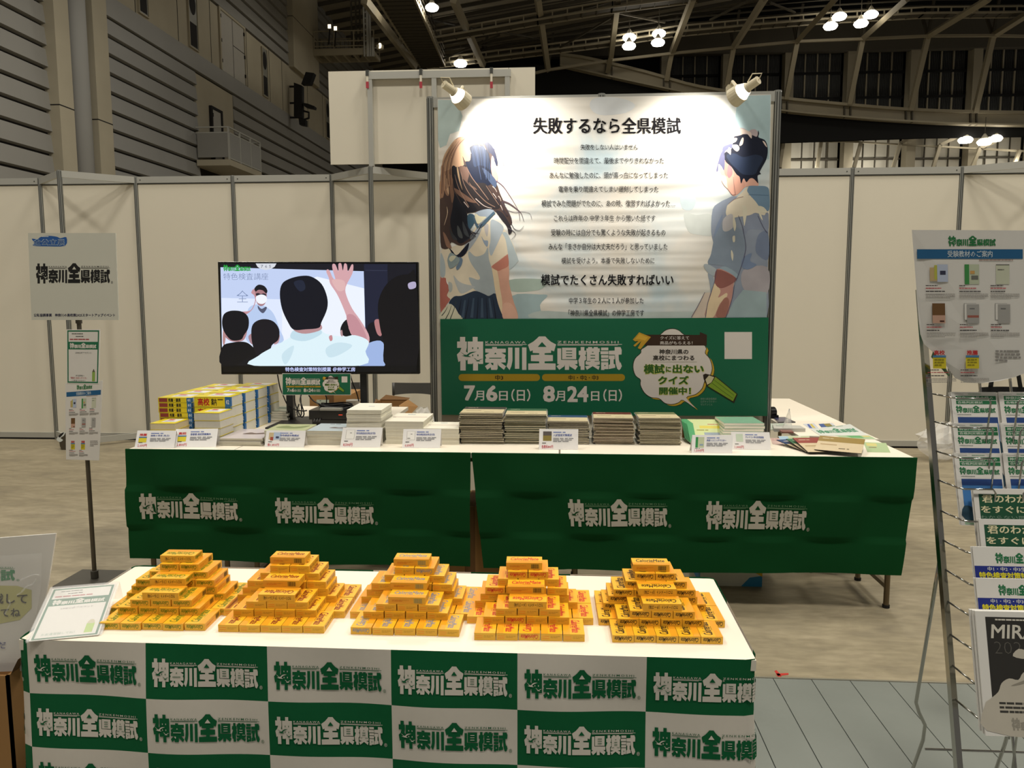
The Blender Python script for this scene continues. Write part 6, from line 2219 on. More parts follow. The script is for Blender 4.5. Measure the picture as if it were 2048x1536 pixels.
# fan of sample brochures at the right end
fan = [((1553, 881), (1607, 904), '24406e', 'navy'), ((1572, 879), (1612, 905), '2f6b44', 'green'), ((1585, 877), (1616.5, 905.5), '8a3a30', 'red'), ((1619, 873.5), (1620, 899.5), '6f5a48', 'brown'), ((1640, 872.5), (1628.5, 900), '8f7636', 'gold')]
for k, (tp, bp, col, word) in enumerate(fan):
    bl = onZ(bp[0], bp[1], TZ + .001 + .004 * k)
    tl = onY(tp[0], tp[1], bl.y + .185)
    tl.z = max(tl.z, TZ + .006 + .005 * k)
    u = tl - bl
    rg = Vector((u.y, -u.x, 0)).normalized() * .212
    if word == 'gold':
        q = onZ(1723, 908.5, bl.z)
        rg = (q - bl)
    m = MB()
    th = Vector((0, 0, .003))
    P = [bl, bl + rg, tl + rg, tl]
    m.add([tuple(p) for p in P] + [tuple(p + th) for p in P], [(3, 2, 1, 0), (4, 5, 6, 7), (0, 1, 5, 4), (1, 2, 6, 5), (2, 3, 7, 6), (3, 0, 4, 7)], flat('2c2218', .5))
    M = quadmap(P[3] + th, P[2] + th, P[1] + th, P[0] + th, .0002)
    m.drect(M, 0, 0, 1, 1, flat('c9b795', .45), 1)
    m.drect(M, 0, .62, 1, 1, flat(col, .45), 2)
    m.bars(M, .08, .86, .55, .79, 1, flat('cfc4a8'), 3, 3)
    m.bars(M, .08, .45, .6, .32, 1, flat('a88f68'), 3, 6)
    m.bars(M, .5, .22, .9, .12, 1, flat('5c4c34'), 3, 7)
    tag(m.build('brochure', loc=tuple(bl)), '%s covered brochure in the fan at the right table end' % word, 'brochure', 'fanned sample brochures')
q0, q1 = onZ(1600, 884, TZ), onZ(1700, 884, TZ)
m = MB()
m.box((q0.x, q0.y - .01, TZ + .0004), (q1.x - .04, q0.y + .05, TZ + .012), 'card_white')
tag(m.build('card_pile', loc=(q0.x, q0.y, TZ)), 'low white card pile propping up the fanned brochures', 'cards')


def sheet(label, px4, cols, name='flyer', cat='flyer', z=TZ + .0008, th=.0012, group=None):
    P = [onZ(x, y, z) for x, y in px4]
    m = MB()
    m.add([tuple(p) for p in P] + [(p.x, p.y, p.z - th * .6) for p in P], [(0, 1, 2, 3), (7, 6, 5, 4), (0, 4, 5, 1), (1, 5, 6, 2), (2, 6, 7, 3), (3, 7, 4, 0)], cols[0])
    cols[1](m, quadmap(P[0], P[1], P[2], P[3], .0002))
    c = sum(P, Vector()) / 4
    return tag(m.build(name, loc=(c.x, c.y, z - th * .6)), label, cat, group)


sheet('pale green brochure lying right of the gold one', [(1726, 884), (1772, 886), (1781, 905), (1735, 904)], (flat('a9bf90', .4), lambda m, M: (m.drect(M, .1, .6, .55, .9, flat('c9c07c'), 1), m.bars(M, .15, .5, .9, .35, 1, flat('8a7a52'), 2, 3))), 'brochure', 'brochure')
sheet('green leaflet lying behind the gold brochure', [(1660, 868), (1735, 869), (1752, 878), (1690, 877)], (flat('a3bd94', .4), lambda m, M: (m.drect(M, .3, .2, .7, .7, flat('5fa062'), 1), m.drect(M, .75, .4, .95, .8, flat('c9c07c'), 1))), z=TZ + .0006)
sheet('pale leaflet showing behind the navy brochure', [(1556, 872), (1650, 871), (1650, 880), (1562, 882)], (flat('c5c9b4', .4), lambda m, M: (m.bars(M, .1, .8, .8, .4, 2, flat('9fb06a'), 1, 3), m.drect(M, 0, .3, .2, .9, flat('9ab4c8'), 1))), z=TZ + .0006)
sheet('pink leaflet at the left of the brochure fan', [(1540, 876), (1558, 876), (1570, 893), (1545, 888)], (flat('cbb0a8', .4), lambda m, M: m.bars(M, .1, .9, .9, .5, 2, flat('b58a84'), 1, 3)), z=TZ + .0005)
sheet('white flyer with green lettering at the corner of the rear right table', [(1622, 859), (1700, 848), (1738, 871), (1640, 871)], (flat('d3d6d0', .4), lambda m, M: (emblem(m, M, .06, .30, .86, flat('2f7f58'), flat('d3d6d0', .4), 1, small=False, h=.5), m.bars(M, .6, .95, .95, .86, 1, flat('6f8f6c'), 1, 3))), z=TZ + .0016)
sheet('blue and yellow flyer left of the green lettered one', [(1606, 848), (1628, 846.5), (1638, 857), (1620, 858)], (flat('c9cdd6', .4), lambda m, M: (m.dpoly(M, [(.1, .2), (.3, .9), (.5, .9), (.35, .1)], flat('3c549c'), 1), m.dpoly(M, [(.45, .2), (.55, .9), (.75, .9), (.7, .1)], flat('c9b440'), 1))))
sheet('dark photo flyer behind the green lettered one', [(1637, 848), (1664, 846), (1676, 855.5), (1645, 857.5)], (flat('c9cdd6', .4), lambda m, M: (m.drect(M, .0, .3, .4, 1, flat('30508c'), 1), m.drect(M, .35, .4, .8, .95, flat('8a7a34'), 1.5), m.drect(M, .4, 0, .95, .45, flat('4c7a58'), 1.2))))
sheet('pale flyer stack edge at the left of the rear right table', [(1541, 847), (1572, 846), (1580, 857), (1541, 859)], (flat('c2c9bc', .4), lambda m, M: m.bars(M, .1, .8, .9, .2, 3, flat('7fa27c'), 1, 3)), z=TZ + .004, th=.006)
sheet('white card pile behind the acrylic prism', [(1545, 849), (1600, 851), (1611, 857), (1548, 857)], (flat('b9b8b0', .4), lambda m, M: m.bars(M, .1, .8, .6, .4, 1, flat('8c9a8c'), 1, 3)), z=TZ + .018, th=.029, name='card_pile', cat='cards')
# dark tablet and tape dispenser
sheet('dark phone lying behind the acrylic prism', [(1546, 834), (1570, 834), (1591, 843.5), (1556, 844.5)], (flat('2b2a36', .2), lambda m, M: m.drect(M, .08, .1, .92, .9, flat('4a4a6a', .15), 1)), 'phone', 'phone', z=TZ + .006, th=.009)
p = onZ(1544, 836, TZ)
m = MB()
m.cyl((p.x - .02, p.y, TZ + .033), (p.x + .012, p.y + .012, TZ + .033), .032, 'tv_black', n=20)
m.box((p.x - .02, p.y - .03, TZ + .0005), (p.x + .03, p.y + .035, TZ + .02), 'tv_black')
tag(m.build('tape_dispenser', loc=(p.x, p.y, TZ), smooth=False), 'black round tape dispenser beside the right post of the poster wall', 'tape dispenser')
# acrylic prism
p0, p1 = onZ(1563, 867, TZ + .0006), onZ(1586, 866, TZ + .0006)
p2 = onZ(1590, 860, TZ + .0006)
ap = onY(1578, 817, p0.y + .03)
m = MB()
bs = [tuple(p0), tuple(p1), (p1.x + .012, p1.y + .06, TZ + .0006), (p0.x + .012, p0.y + .06, TZ + .0006)]
m.add(bs + [(ap.x, ap.y, ap.z), (ap.x + .006, ap.y + .004, ap.z - .003)], [(3, 2, 1, 0), (0, 1, 5, 4), (1, 2, 5), (2, 3, 4, 5), (3, 0, 4)], 'acrylic')
pr = thing('acrylic_prism', 'clear acrylic prism standing on the rear right table', 'acrylic stand', (p0.x + .02, p0.y + .03, TZ))
m.build('prism', pr)
m = MB()
m.box((p0.x + .004, p0.y + .004, TZ + .001), (p1.x - .001, p0.y + .055, TZ + .010), flat('9a6a60', .3))
m.build('base', pr)
# ------------------------------------------------------------------ sign stand at the left end of the long row
mat('stand_steel', '5c564b', 0.35, metal=0.7)
mat('base_dark', '4a473f', 0.5, metal=0.3)
mat('sheet_white', 'd8d5cf', 0.5, var=0.02, scale=4)
mat('sheet_grey', 'c6c6ba', 0.5, var=0.03, scale=2)
SYY = 3.66
base = onZ(190, 1160, 0)
top_ = onY(170, 640, SYY)
ss = thing('sign_stand', 'slim steel sign stand with a square white board, left of the green draped tables', 'sign stand', (base.x, SYY, 0))
m = MB()
m.cyl((base.x, SYY, .012), (base.x, SYY, top_.z + .1), .0105, 'stand_steel', n=14)
m.cyl((base.x, SYY, 1.28), (base.x, SYY, 1.33), .015, 'stand_steel', n=14)
m.build('pole', ss, smooth=False)
m = MB()
m.box((base.x - .14, SYY - .12, 0), (base.x + .14, SYY + .12, .010), 'base_dark')
m.cyl((base.x, SYY, .01), (base.x, SYY, .05), .018, 'base_dark', n=14)
m.build('base_plate', ss, bevel=.003)
yq = SYY - .022


def hung(name, px4, y, matn, parent=None):
    """A flat sheet on a plane y = const from its four photo corners (TL, TR, BR, BL)."""
    P = [onY(a, b, y) for a, b in px4]
    m = MB()
    m.add([tuple(p) for p in P] + [(p.x, p.y + .004, p.z) for p in P], [(0, 1, 2, 3), (7, 6, 5, 4), (0, 4, 5, 1), (1, 5, 6, 2), (2, 6, 7, 3), (3, 7, 4, 0)], matn)
    return m, P


m, P = hung('board', [(56, 466), (231, 466), (237.5, 640), (63, 640)], yq, 'sheet_grey')
M = mapY(yq, .0003)
emblem(m, lambda a, b, l: M(a, -b, l), 72, -567, 148, flat('141414'), 'sheet_grey', 1, h=41, reg=True)
V = lambda x, y: (x / 3.071, 440 + y / 3.072)
m.dpoly(M, spl([V(*p) for p in ((195, 115), (230, 118), (250, 104), (300, 97), (350, 103), (370, 112), (408, 106), (400, 158), (300, 162), (205, 158), (212, 140))], 3), flat('24569a'), 1)
m.dtext(M, '全公立展', (*V(204, 116), *V(398, 156)), flat('a9bccb'), 2, w=.03, res=1)
m.dtext(M, '全公立展', (*V(207, 119), *V(395, 153)), flat('1f4c8c'), 3, w=.004, res=1)
m.bars(M, V(258, 100)[0], V(0, 100)[1], V(345, 100)[0], V(0, 108)[1], 1, flat('b9c6d2'), 2, 4)
m.dtext(M, '公私協調事業　神奈川の高校展2025スタートアップイベント', (67.5, 627, 230, 633.5), flat('252848'), 2, w=.02, res=1)
m.build('board', ss)
# paper with green frame
q1 = [(133, 659), (200, 659), (197.5, 768), (133.5, 767)]
m, P = hung('paper', q1, yq - .002, 'sheet_white', ss)
QM = quadmap(*P, .0003)
gq = flat('1f6a48')


def line_card(m, QM, big=False):
    """The framed leaflet: heading, green band with the emblem, lines of text."""
    for r in ((.025, .015, .06, .985), (.94, .015, .975, .985), (.025, .015, .975, .04), (.025, .96, .975, .985)):
        m.drect(QM, *r, gq, 1)
    m.bars(QM, .16, .93, .84, .90, 1, flat('5c5c58'), 2, 3)
    m.bars(QM, .28, .88, .72, .85, 1, flat('5c5c58'), 2, 4)
    m.bars(QM, .10, .83, .92, .79, 1, flat('a8484c'), 2, 5)
    m.drect(QM, .03, .635, .97, .775, gq, 1)
    emblem(m, QM, .10, .655, .80, flat('d6d2ca'), gq, 2, small=False, h=.10)
    m.dtext(QM, 'LINE公式アカウント', (.27, .59, .76, .555), flat('55585a'), 2, res=1)


line_card(m, QM)
m.dtext(QM, '本日開催の', (.28, .165, .55, .135), flat('55585a'), 2, res=1)
m.dtext(QM, '「模試に出ないクイズ」', (.12, .125, .62, .09), flat('b0444a'), 2, w=.01, res=1)
m.dtext(QM, 'に参加できます！', (.16, .075, .58, .045), flat('55585a'), 2, res=1)
m.drect(QM, .79, .05, .88, .22, flat('8aa850'), 2)
m.dpoly(QM, [(.79, .22), (.88, .22), (.835, .28)], flat('5c5a48'), 2)
m.build('framed_leaflet', ss)
# price list sheet (also used, larger, on the rack)


def price_list(m, QM, sc=1.0):
    bl_ = flat('1d5a86')
    emblem(m, QM, .31, .905, .42, flat('1f6f3c'), 'sheet_white', 1, small=False, h=.065)
    m.drect(QM, .03, .825, .97, .885, bl_, 1)
    m.dtext(QM, '受験教材のご案内', (.30, .877, .70, .835), flat('c6d2da'), 2, w=.008, res=1)
    m.bars(QM, .58, .82, .96, .808, 1, flat('9a8078'), 2, 6)
    rr = random.Random(4)
    xs_ = (.12, .42, .70)
    for r, yt in enumerate((.79, .545, .26)):
        for c in range(3):
            x = xs_[c]
            if r == 2 and c == 2:
                m.bars(QM, x + .02, yt - .01, .95, yt - .09, 4, flat('8e8a86'), 2, 8)
                continue
            k = r * 3 + c
            y0, y1 = yt - .125, yt
            if k == 0:
                m.drect(QM, x + .02, y0 + .02, x + .10, y1 - .02, flat('b9a276'), 1)
                m.drect(QM, x + .06, y0 + .03, x + .12, y1 - .005, flat('b3b24a'), 1.5)
                m.drect(QM, x + .085, y0 + .015, x + .18, y1, flat('b2bcd0'), 2)
                m.drect(QM, x + .11, y0 + .06, x + .16, y0 + .085, flat('31344a'), 3)
            elif k == 1:
                m.drect(QM, x + .03, y0, x + .16, y1, flat('b7bfa6'), 1)
                m.drect(QM, x + .03, y0, x + .07, y1, flat('3d8a48'), 2)
                m.drect(QM, x + .08, y1 - .06, x + .12, y1 - .04, flat('c49a58'), 2)
                m.drect(QM, x + .09, y0 + .03, x + .15, y0 + .055, flat('6c6e66'), 2)
            elif k == 2:
                m.drect(QM, x + .03, y0, x + .15, y1, flat('c3c6b0'), 1)
                m.drect(QM, x + .03, y1 - .004, x + .15, y1, flat('5c5c58'), 2)
                m.bars(QM, x + .045, y1 - .03, x + .11, y1 - .04, 1, flat('6a6a62'), 2, 2)
            elif k == 3:
                m.drect(QM, x + .035, y0, x + .15, y1, flat('6b4c2a'), 1)
                m.drect(QM, x + .035, y0, x + .15, y0 + .05, flat('c09a86'), 2)
                m.drect(QM, x + .10, y0 + .008, x + .14, y0 + .018, flat('4c2c22'), 3)
            elif k in (4, 5):
                m.drect(QM, x + .02, y0 + .02, x + .13, y1, flat('8e8c88'), 1)
                m.drect(QM, x + .025, y0 + .022, x + .13, y1 - .002, 'sheet_white', 1.5)
                m.drect(QM, x + .045, y0, x + .155, y1 - .006, flat('a09e9a'), 2)
                m.drect(QM, x + .05, y0 + .003, x + .152, y1 - .008, 'sheet_white', 2.5)
                m.bars(QM, x + .07, y1 - .03, x + .13, y1 - .045, 1, flat('6a6a6a'), 3, 2)
                if k == 4:
                    m.drect(QM, x + .05, y0 + .035, x + .152, y0 + .05, flat('9a5c50'), 3)
            else:
                m.drect(QM, x + .03, y0, x + .15, y1 - .05, flat('d0c02a'), 1)
                m.drect(QM, x + .03, y1 - .055, x + .15, y1 - .042, flat('4a7fa8'), 2)
                m.dtext(QM, '高校' if k == 6 else '推薦', (x + .04, y1 - .01, x + .14, y1 - .04), flat('bb2f30'), 2, w=.03, res=1)
                m.bars(QM, x + .045, y1 - .065, x + .13, y0 + .01, 3, flat('8e8420'), 2, 3)
            m.bars(QM, x - .02, y0 - .006, x + .11, y0 - .017, 1, flat('4a4644'), 2, k)
            m.bars(QM, x - .02, y0 - .022, x + .20, y0 - .033, 1, flat('b5484c'), 2, k + 9)
            m.bars(QM, x - .02, y0 - .042, x + .22, y0 - .054, 1, flat('3a3836'), 2, k + 5)
            m.bars(QM, x - .02, y0 - .060, x + .24, y0 - .092, 4, flat('98948e'), 2, k + 3)


q2 = [(130.5, 767), (205, 761), (197.6, 921), (132, 919)]
m, P = hung('paper', q2, yq - .001, 'sheet_white', ss)
price_list(m, quadmap(*P, .0003))
m.build('price_list', ss)

# chrome footed partition support at the foot of the panels
p = onZ(132, 899, 0)
ft = thing('partition_foot', 'shiny grey partition foot on the floor at the panel wall, left of the sign stand', 'partition foot', (p.x + .04, p.y - .02, 0))
m = MB()
m.add([tuple(v) for v in [onY(a, b, p.y - .02) for a, b in ((118, 880), (131, 866), (148, 868), (148, 911), (128, 908), (120, 893))]] + [tuple(onY(a, b, p.y + .05)) for a, b in ((118, 880), (131, 866), (148, 868), (148, 905), (128, 903), (120, 893))],
      [(0, 1, 2, 3, 4, 5), (11, 10, 9, 8, 7, 6)] + [(i, (i + 1) % 6, 6 + (i + 1) % 6, 6 + i) for i in range(6)], 'stand_steel')
m.build('bracket', ft)
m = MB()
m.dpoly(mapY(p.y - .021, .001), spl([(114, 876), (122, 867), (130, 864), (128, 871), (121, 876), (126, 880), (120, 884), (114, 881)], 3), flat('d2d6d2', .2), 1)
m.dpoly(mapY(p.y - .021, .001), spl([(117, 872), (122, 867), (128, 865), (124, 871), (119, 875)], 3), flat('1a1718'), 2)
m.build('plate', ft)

# ------------------------------------------------------------------ clear acrylic card stand on the front table
bl, br = onZ(57, 1283, TZ + .003), onZ(197, 1269.5, TZ + .003)
e = (br - bl)
w_ = e.length
e.normalize()
back = Vector((-e.y, e.x, 0))
al = math.radians(17)
upv = back * math.cos(al) + Vector((0, 0, math.sin(al)))
tl0 = onP(89, 1179, bl, e.cross(upv))
hh = (tl0 - bl).dot(upv)
ac = thing('acrylic_card_stand', 'clear acrylic stand with a green framed card at the left end of the snack table', 'card stand', tuple(bl + e * w_ / 2 + Vector((0, 0, -.003))))
nrm = e.cross(upv).normalized()
if nrm.z < 0:
    nrm = -nrm


def slab(m, o, u, v, w, h, t, mt):
    n = nrm * t
    P = [o, o + u * w, o + u * w + v * h, o + v * h]
    m.add([tuple(p) for p in P] + [tuple(p + n) for p in P], [(3, 2, 1, 0), (4, 5, 6, 7), (0, 1, 5, 4), (1, 2, 6, 5), (2, 3, 7, 6), (3, 0, 4, 7)], mt)


m = MB()
slab(m, bl, e, upv, w_, hh, .0012, 'sheet_acr')if False else None
mat('acrylic_sheet', 'ffffff', 0.04, alpha=0.16, var=0.0, spec=.6)
slab(m, bl - e * .006, e, upv, w_ + .012, hh + .006, .0012, 'acrylic_sheet')
slab(m, bl - e * .006 - nrm * .0035, e, upv, w_ + .012, hh + .006, .0012, 'acrylic_sheet')
tb = bl + upv * (hh + .006)
slab(m, Vector((tb.x, tb.y, tb.z)) - e * .006, e, (Vector((back.x, back.y, 0)) * .03 + Vector((0, 0, TZ + .001 - tb.z))).normalized(), w_ + .012, (tb.z - TZ) * 1.02, .0012, 'acrylic_sheet')
m.build('acrylic_holder', ac)
m = MB()
o = bl - nrm * .0016
slab(m, o, e, upv, w_, hh, .0012, 'sheet_white')
QM = quadmap(o + upv * hh + nrm * .0012, o + e * w_ + upv * hh + nrm * .0012, o + e * w_ + nrm * .0012, o + nrm * .0012, .00006)
line_card(m, QM)
m.dtext(QM, 'お友達登録してね！', (.14, .12, .62, .075), flat('8ba896'), 2, res=1)
m.drect(QM, .76, .07, .88, .24, flat('a6c25a'), 2)
m.dpoly(QM, spl([(.77, .24), (.87, .24), (.86, .29), (.82, .315), (.78, .29)], 3), flat('c2bca0'), 2)
m.build('card', ac)

# ------------------------------------------------------------------ carton and sleeved poster at the far left
kb = onY(19, 1400, 1.62)
t, m = carton('open brown cardboard box on the floor at the left end of the checked skirt', (kb.x - .42, 1.62, 0), (kb.x, 1.98, onY(10, 1352, 1.62).z), open_top=True)
m = MB()
zt = onY(10, 1352, 1.62).z
m.add([(kb.x, 1.63, zt), (kb.x, 1.97, zt), (kb.x + .02, 1.96, zt + .05), (kb.x + .012, 1.64, zt + .03)], [(0, 1, 2, 3)], 'cardboard_dark')
m.build('flap', t)
yp = 1.66
pts = [(-120, 1085), (112, 1067), (104, 1120), (95, 1175), (78, 1262), (46, 1342), (-120, 1347)]
P = [onY(a, b, yp) for a, b in pts]
n_ = len(P)
bag = thing('sleeved_poster', 'white poster in a glossy clear sleeve standing in the cardboard box at far left', 'poster', (P[1].x - .15, yp, P[5].z))
m = MB()
m.add([tuple(p) for p in P] + [(p.x, p.y + .004, p.z) for p in P], [tuple(range(n_))[::-1], tuple(range(n_, 2 * n_))] + [(i, (i + 1) % n_, n_ + (i + 1) % n_, n_ + i) for i in range(n_)], 'sheet_white')
M = mapY(yp, .0004)
emblem(m, lambda a, b, l: M(a, -b, l), -192, -1162, 222, flat('2f8a58'), 'sheet_white', 1, h=33, reg=True)
Z = lambda x, y: (x / 5.297, 1050 + y / 5.297)
m.dpoly(M, [Z(*p) for p in ((-200, 640), (180, 645), (335, 690), (335, 880), (210, 1005), (0, 1045), (-200, 1050))], flat('bcb978'), 1)
m.dtext(M, '挑戦して', (Z(-230, 0)[0], Z(0, 725)[1], Z(290, 0)[0], Z(0, 835)[1]), flat('262420'), 3, w=.014, res=3)
m.dtext(M, '応援してね', (Z(-330, 0)[0], Z(0, 880)[1], Z(215, 0)[0], Z(0, 975)[1]), flat('262420'), 3, w=.014, res=3)
m.dtext(M, 'だ', (Z(-30, 0)[0], Z(0, 1240)[1], Z(62, 0)[0], Z(0, 1310)[1]), flat('3a3f80'), 3, w=.014, res=3)
m.build('poster_sheet', bag)
m = MB()
pts2 = [(-120, 1120), (84, 1106), (82, 1180), (66, 1260), (42, 1325), (-120, 1330)]
P2 = [onY(a, b, yp - .004) for a, b in pts2]
m.add([tuple(p) for p in P2], [tuple(range(len(P2)))[::-1]], 'acrylic_sheet')
for st_ in ([(42, 1160), (52, 1155), (68, 1149), (78, 1150)], [(44, 1182), (54, 1172), (66, 1168), (72, 1158)], [(34, 1190), (44, 1184), (50, 1178)], [(10, 1228), (16, 1216), (20, 1208), (18, 1200)]):
    p_ = [tuple(onY(a, b, yp - .006)) for a, b in spl(st_, 4, False)]
    m.tube(p_, .0016, 'acrylic_sheet', n=6)
m.build('clear_sleeve', bag)

# ------------------------------------------------------------------ chrome brochure rack on the right
RX = .86
rk = thing('brochure_rack', 'chrome wire brochure rack with pockets leaning back at the right of the scene', 'rack', (RX + .2, 1.75, 0))
ry = lambda z: 1.553 + .305 * z
RW = .37
mat('rack_chrome', 'b4b2aa', 0.13, metal=1.0, var=0.05)
for k, xx in enumerate((RX, RX + RW)):
    m = MB()
    m.bar((xx, ry(0), 0), (xx, ry(1.42), 1.42), .012, .018, 'rack_chrome', up=(0, 1, 0))
    m.build('upright', rk)
    m = MB()
    s = 1 if k == 0 else -1
    path = [onY(1885, 1085, 1.83), onY(1858, 1250, 1.92), onY(1832, 1405, 2.0), onY(1838, 1425, 2.0), onY(1850, 1450, 2.0), onY(1846, 1480, 2.01), onY(1826, 1536, 2.05)]
    last = path[-1] + (path[-1] - path[-2]) * 20
    f_ = (path[-1].z - .005) / max(.001, (path[-2].z - path[-1].z))
    path.append(path[-1] + (path[-1] - path[-2]) * f_)
    if k:
        path = [Vector((2 * RX + RW - p.x, p.y, p.z)) for p in path]
    m.tube(path, .0045, 'rack_chrome', n=8)
    m.build('rear_leg', rk, smooth=True)
m = MB()
pa, pb = onY(1850, 1498, 2.02), onY(1908, 1500, 2.02)
m.cyl(pa, (pa.x + .30, pa.y, pa.z), .003, 'rack_chrome', n=8)
m.bar((RX, ry(1.42), 1.42), (RX + RW, ry(1.42), 1.42), .016, .016, 'rack_chrome')
m.bar((RX, ry(.10), .10), (RX + RW, ry(.10), .10), .012, .012, 'rack_chrome')
for xx in (.12, .19, .26):
    m.cyl((RX + xx, ry(.06), .06), (RX + xx, ry(1.3), 1.3), .0032, 'rack_chrome', n=6)
m.build('crossbar', rk)
# side hooks and pocket wires, one per level
LV = [(1886, 797, 1925, 797), (1884, 793, 1914, 797), (1888, 850, 1918, 856), (1892, 911, 1920, 917), (1896, 970, 1922, 978), (1899, 1032, 1930, 1043), (1903, 1092, 1938, 1107), (1908, 1152, 1945, 1172), (1912, 1217, 1948, 1237), (1914, 1282, 1954, 1305), (1920, 1346, 1957, 1373), (1922, 1412, 1962, 1441)]
for i, (x0, y0, x1, y1) in enumerate(LV[1:]):
    z = onX(x0, y0, RX).z
    y_ = ry(z)
    fw = .055 + .004 * i
    a = Vector((RX, y_, onX(x0, y0, RX).z))
    b = onY(x1, y1, y_ - fw)
    m = MB()
    c = Vector((b.x + .075, b.y, b.z))
    d = Vector((c.x, c.y + .01, c.z - .12))
    c2, c3 = Vector((b.x + .135, b.y, b.z)), Vector((b.x + .135, b.y + .01, b.z - .12))
    m.tube([a, b - (b - a).normalized() * .008, b + Vector((.008, 0, 0)), c - Vector((.006, 0, 0)), c - Vector((0, 0, .008)), d], .0022, 'rack_chrome', n=6)
    m.tube([c3, c2 - Vector((0, 0, .008)), c2 + Vector((.006, 0, 0)), Vector((b.x + .21, b.y, b.z))], .0022, 'rack_chrome', n=6)
    m.build('pocket_wire', rk, smooth=True)


def flyers(label, x0, x1, ztop, zbot, ytop, lean, th, art, base='sheet_white', group='flyers in the chrome rack', n=3, cat='flyers'):
    """A bundle in a pocket: its front sheet leans back from (ybottom) to ytop."""
    yb__ = ytop - (ztop - zbot) * lean
    m = MB()
    for k in range(n):
        o = th * k / n
        q = .0015 * math.sin(k * 2.1)
        P = [(x0 + q, ytop + o, ztop - .001 * k), (x1 + q, ytop + o, ztop - .001 * k), (x1 + q, yb__ + o, zbot), (x0 + q, yb__ + o, zbot)]
        t_ = th / n * .8
        m.add(P + [(a, b + t_, c) for a, b, c in P], [(0, 3, 2, 1), (4, 5, 6, 7), (0, 1, 5, 4), (1, 2, 6, 5), (2, 3, 7, 6), (3, 0, 4, 7)], base)
    M = quadmap((x0, ytop, ztop), (x1, ytop, ztop), (x1, yb__, zbot), (x0, yb__, zbot), .0003)
    art(m, M)
    return tag(m.build('flyer_bundle', loc=((x0 + x1) / 2, ytop, zbot)), label, cat, group)


gF = flat('1c6b40')


def art_green(m, M):
    m.bars(M, .08, .972, .30, .962, 1, flat('98a098'), 2, 2)
    m.bars(M, .38, .975, .92, .960, 1, flat('5f9a74'), 2, 3)
    for y1, y0, tx in ((.945, .885, '神奈川県最大級の'), (.875, .825, '合格判定模試')):
        m.drect(M, .10, y0, .98, y1, gF, 1)
        m.dtext(M, tx, (.13, y1 - .007, .92 if len(tx) > 6 else .68, y0 + .008), flat('c6d2c4'), 2, w=.012, res=1)
    emblem(m, M, .08, .70, .86, gF, 'sheet_white', 1, small=False, h=.105)
    m.bars(M, .1, .68, .7, .665, 1, flat('8a8f8a'), 2, 4)
    m.drect(M, .10, .08, .97, .64, flat('3f78b4'), 1)
    m.drect(M, .10, .55, .97, .64, flat('1d3f7a'), 1.5)
    m.dpoly(M, spl([(.10, .08), (.97, .08), (.97, .30), (.7, .34), (.4, .24), (.10, .27)], 3), flat('2c4a5c'), 2)
    m.drect(M, .08, .012, .97, .07, flat('9ab89c'), 1)


def art_q(m, M):
    m.drect(M, .05, .04, 1, .96, flat('124a30'), 1)
    m.dtext(M, '君のわからない問題', (.08, .955, 1.14, .895), flat('d8cfa8'), 2, w=.02, res=2)
    m.dtext(M, 'をすぐに解決する', (.06, .875, 1.0, .820), flat('d8cfa8'), 2, w=.02, res=2)
    m.dtext(M, 'わからない問題をすぐに質問', (.05, .803, 1.05, .778), flat('7f9a86'), 2, res=1)
    m.bars(M, .05, .755, .9, .60, 4, flat('6f8f7a'), 2, 3)


def art_b(m, M):
    emblem(m, M, .29, .885, .62, gF, 'sheet_white', 1, small=False, h=.075)
    m.drect(M, 0, .75, 1, .865, flat('1b2a7c'), 1)
    m.dtext(M, '中1・中2・中3生親子対象', (.17, .860, .95, .830), flat('d2d2cc'), 2, w=.012, res=1)
    m.dtext(M, '特色検査対策特別授業', (.05, .823, .97, .778), flat('d9cf2a'), 2, w=.03, res=1)


def art_m(m, M):
    m.drect(M, .12, .20, 1, .955, flat('2a2825'), 1)
    m.bars(M, .24, .94, 1.0, .915, 1, flat('c9c4b8'), 2, 4)
    m.dtext(M, 'MIRAI', (.17, .895, .80, .78), flat('c9c4b8'), 2, w=.014, shear=.12, res=2)
    m.dtext(M, '2024', (.20, .755, .66, .655), flat('55524c'), 2, w=-.02, res=2)
    cl = flat('b7b0a2')
    m.dpoly(M, spl([(.02, .04), (.02, .24), (.09, .29), (.20, .35), (.25, .42), (.35, .46), (.46, .45), (.53, .51), (.66, .53), (.80, .62), (1.0, .66), (1.0, .04)], 3), cl, 2)
    m.dpoly(M, spl([(.42, .64), (.50, .70), (.62, .69), (.70, .77), (.85, .79), (1.0, .84), (1.0, .71), (.80, .67), (.60, .62)], 3), cl, 2)
    for q in ([(.36, .40), (.52, .42), (.62, .47), (.50, .44)], [(.60, .50), (.78, .55), (1.0, .62), (.8, .57)]):
        m.dpoly(M, spl(q, 3), flat('8a8478'), 3)
    m.bars(M, .20, .27, .95, .17, 3, flat('3a3834'), 3, 5)
    emblem(m, M, .33, .05, .62, flat('8f8a7e'), cl, 3, small=False, h=.10)


def at_rack(px, py, off):
    """The point on the plane of the rack (moved forward by off) seen at a photo pixel."""
    n = Vector((0, -1, .305)).normalized()
    return onP(px, py, (RX, ry(0) - off, 0), n)


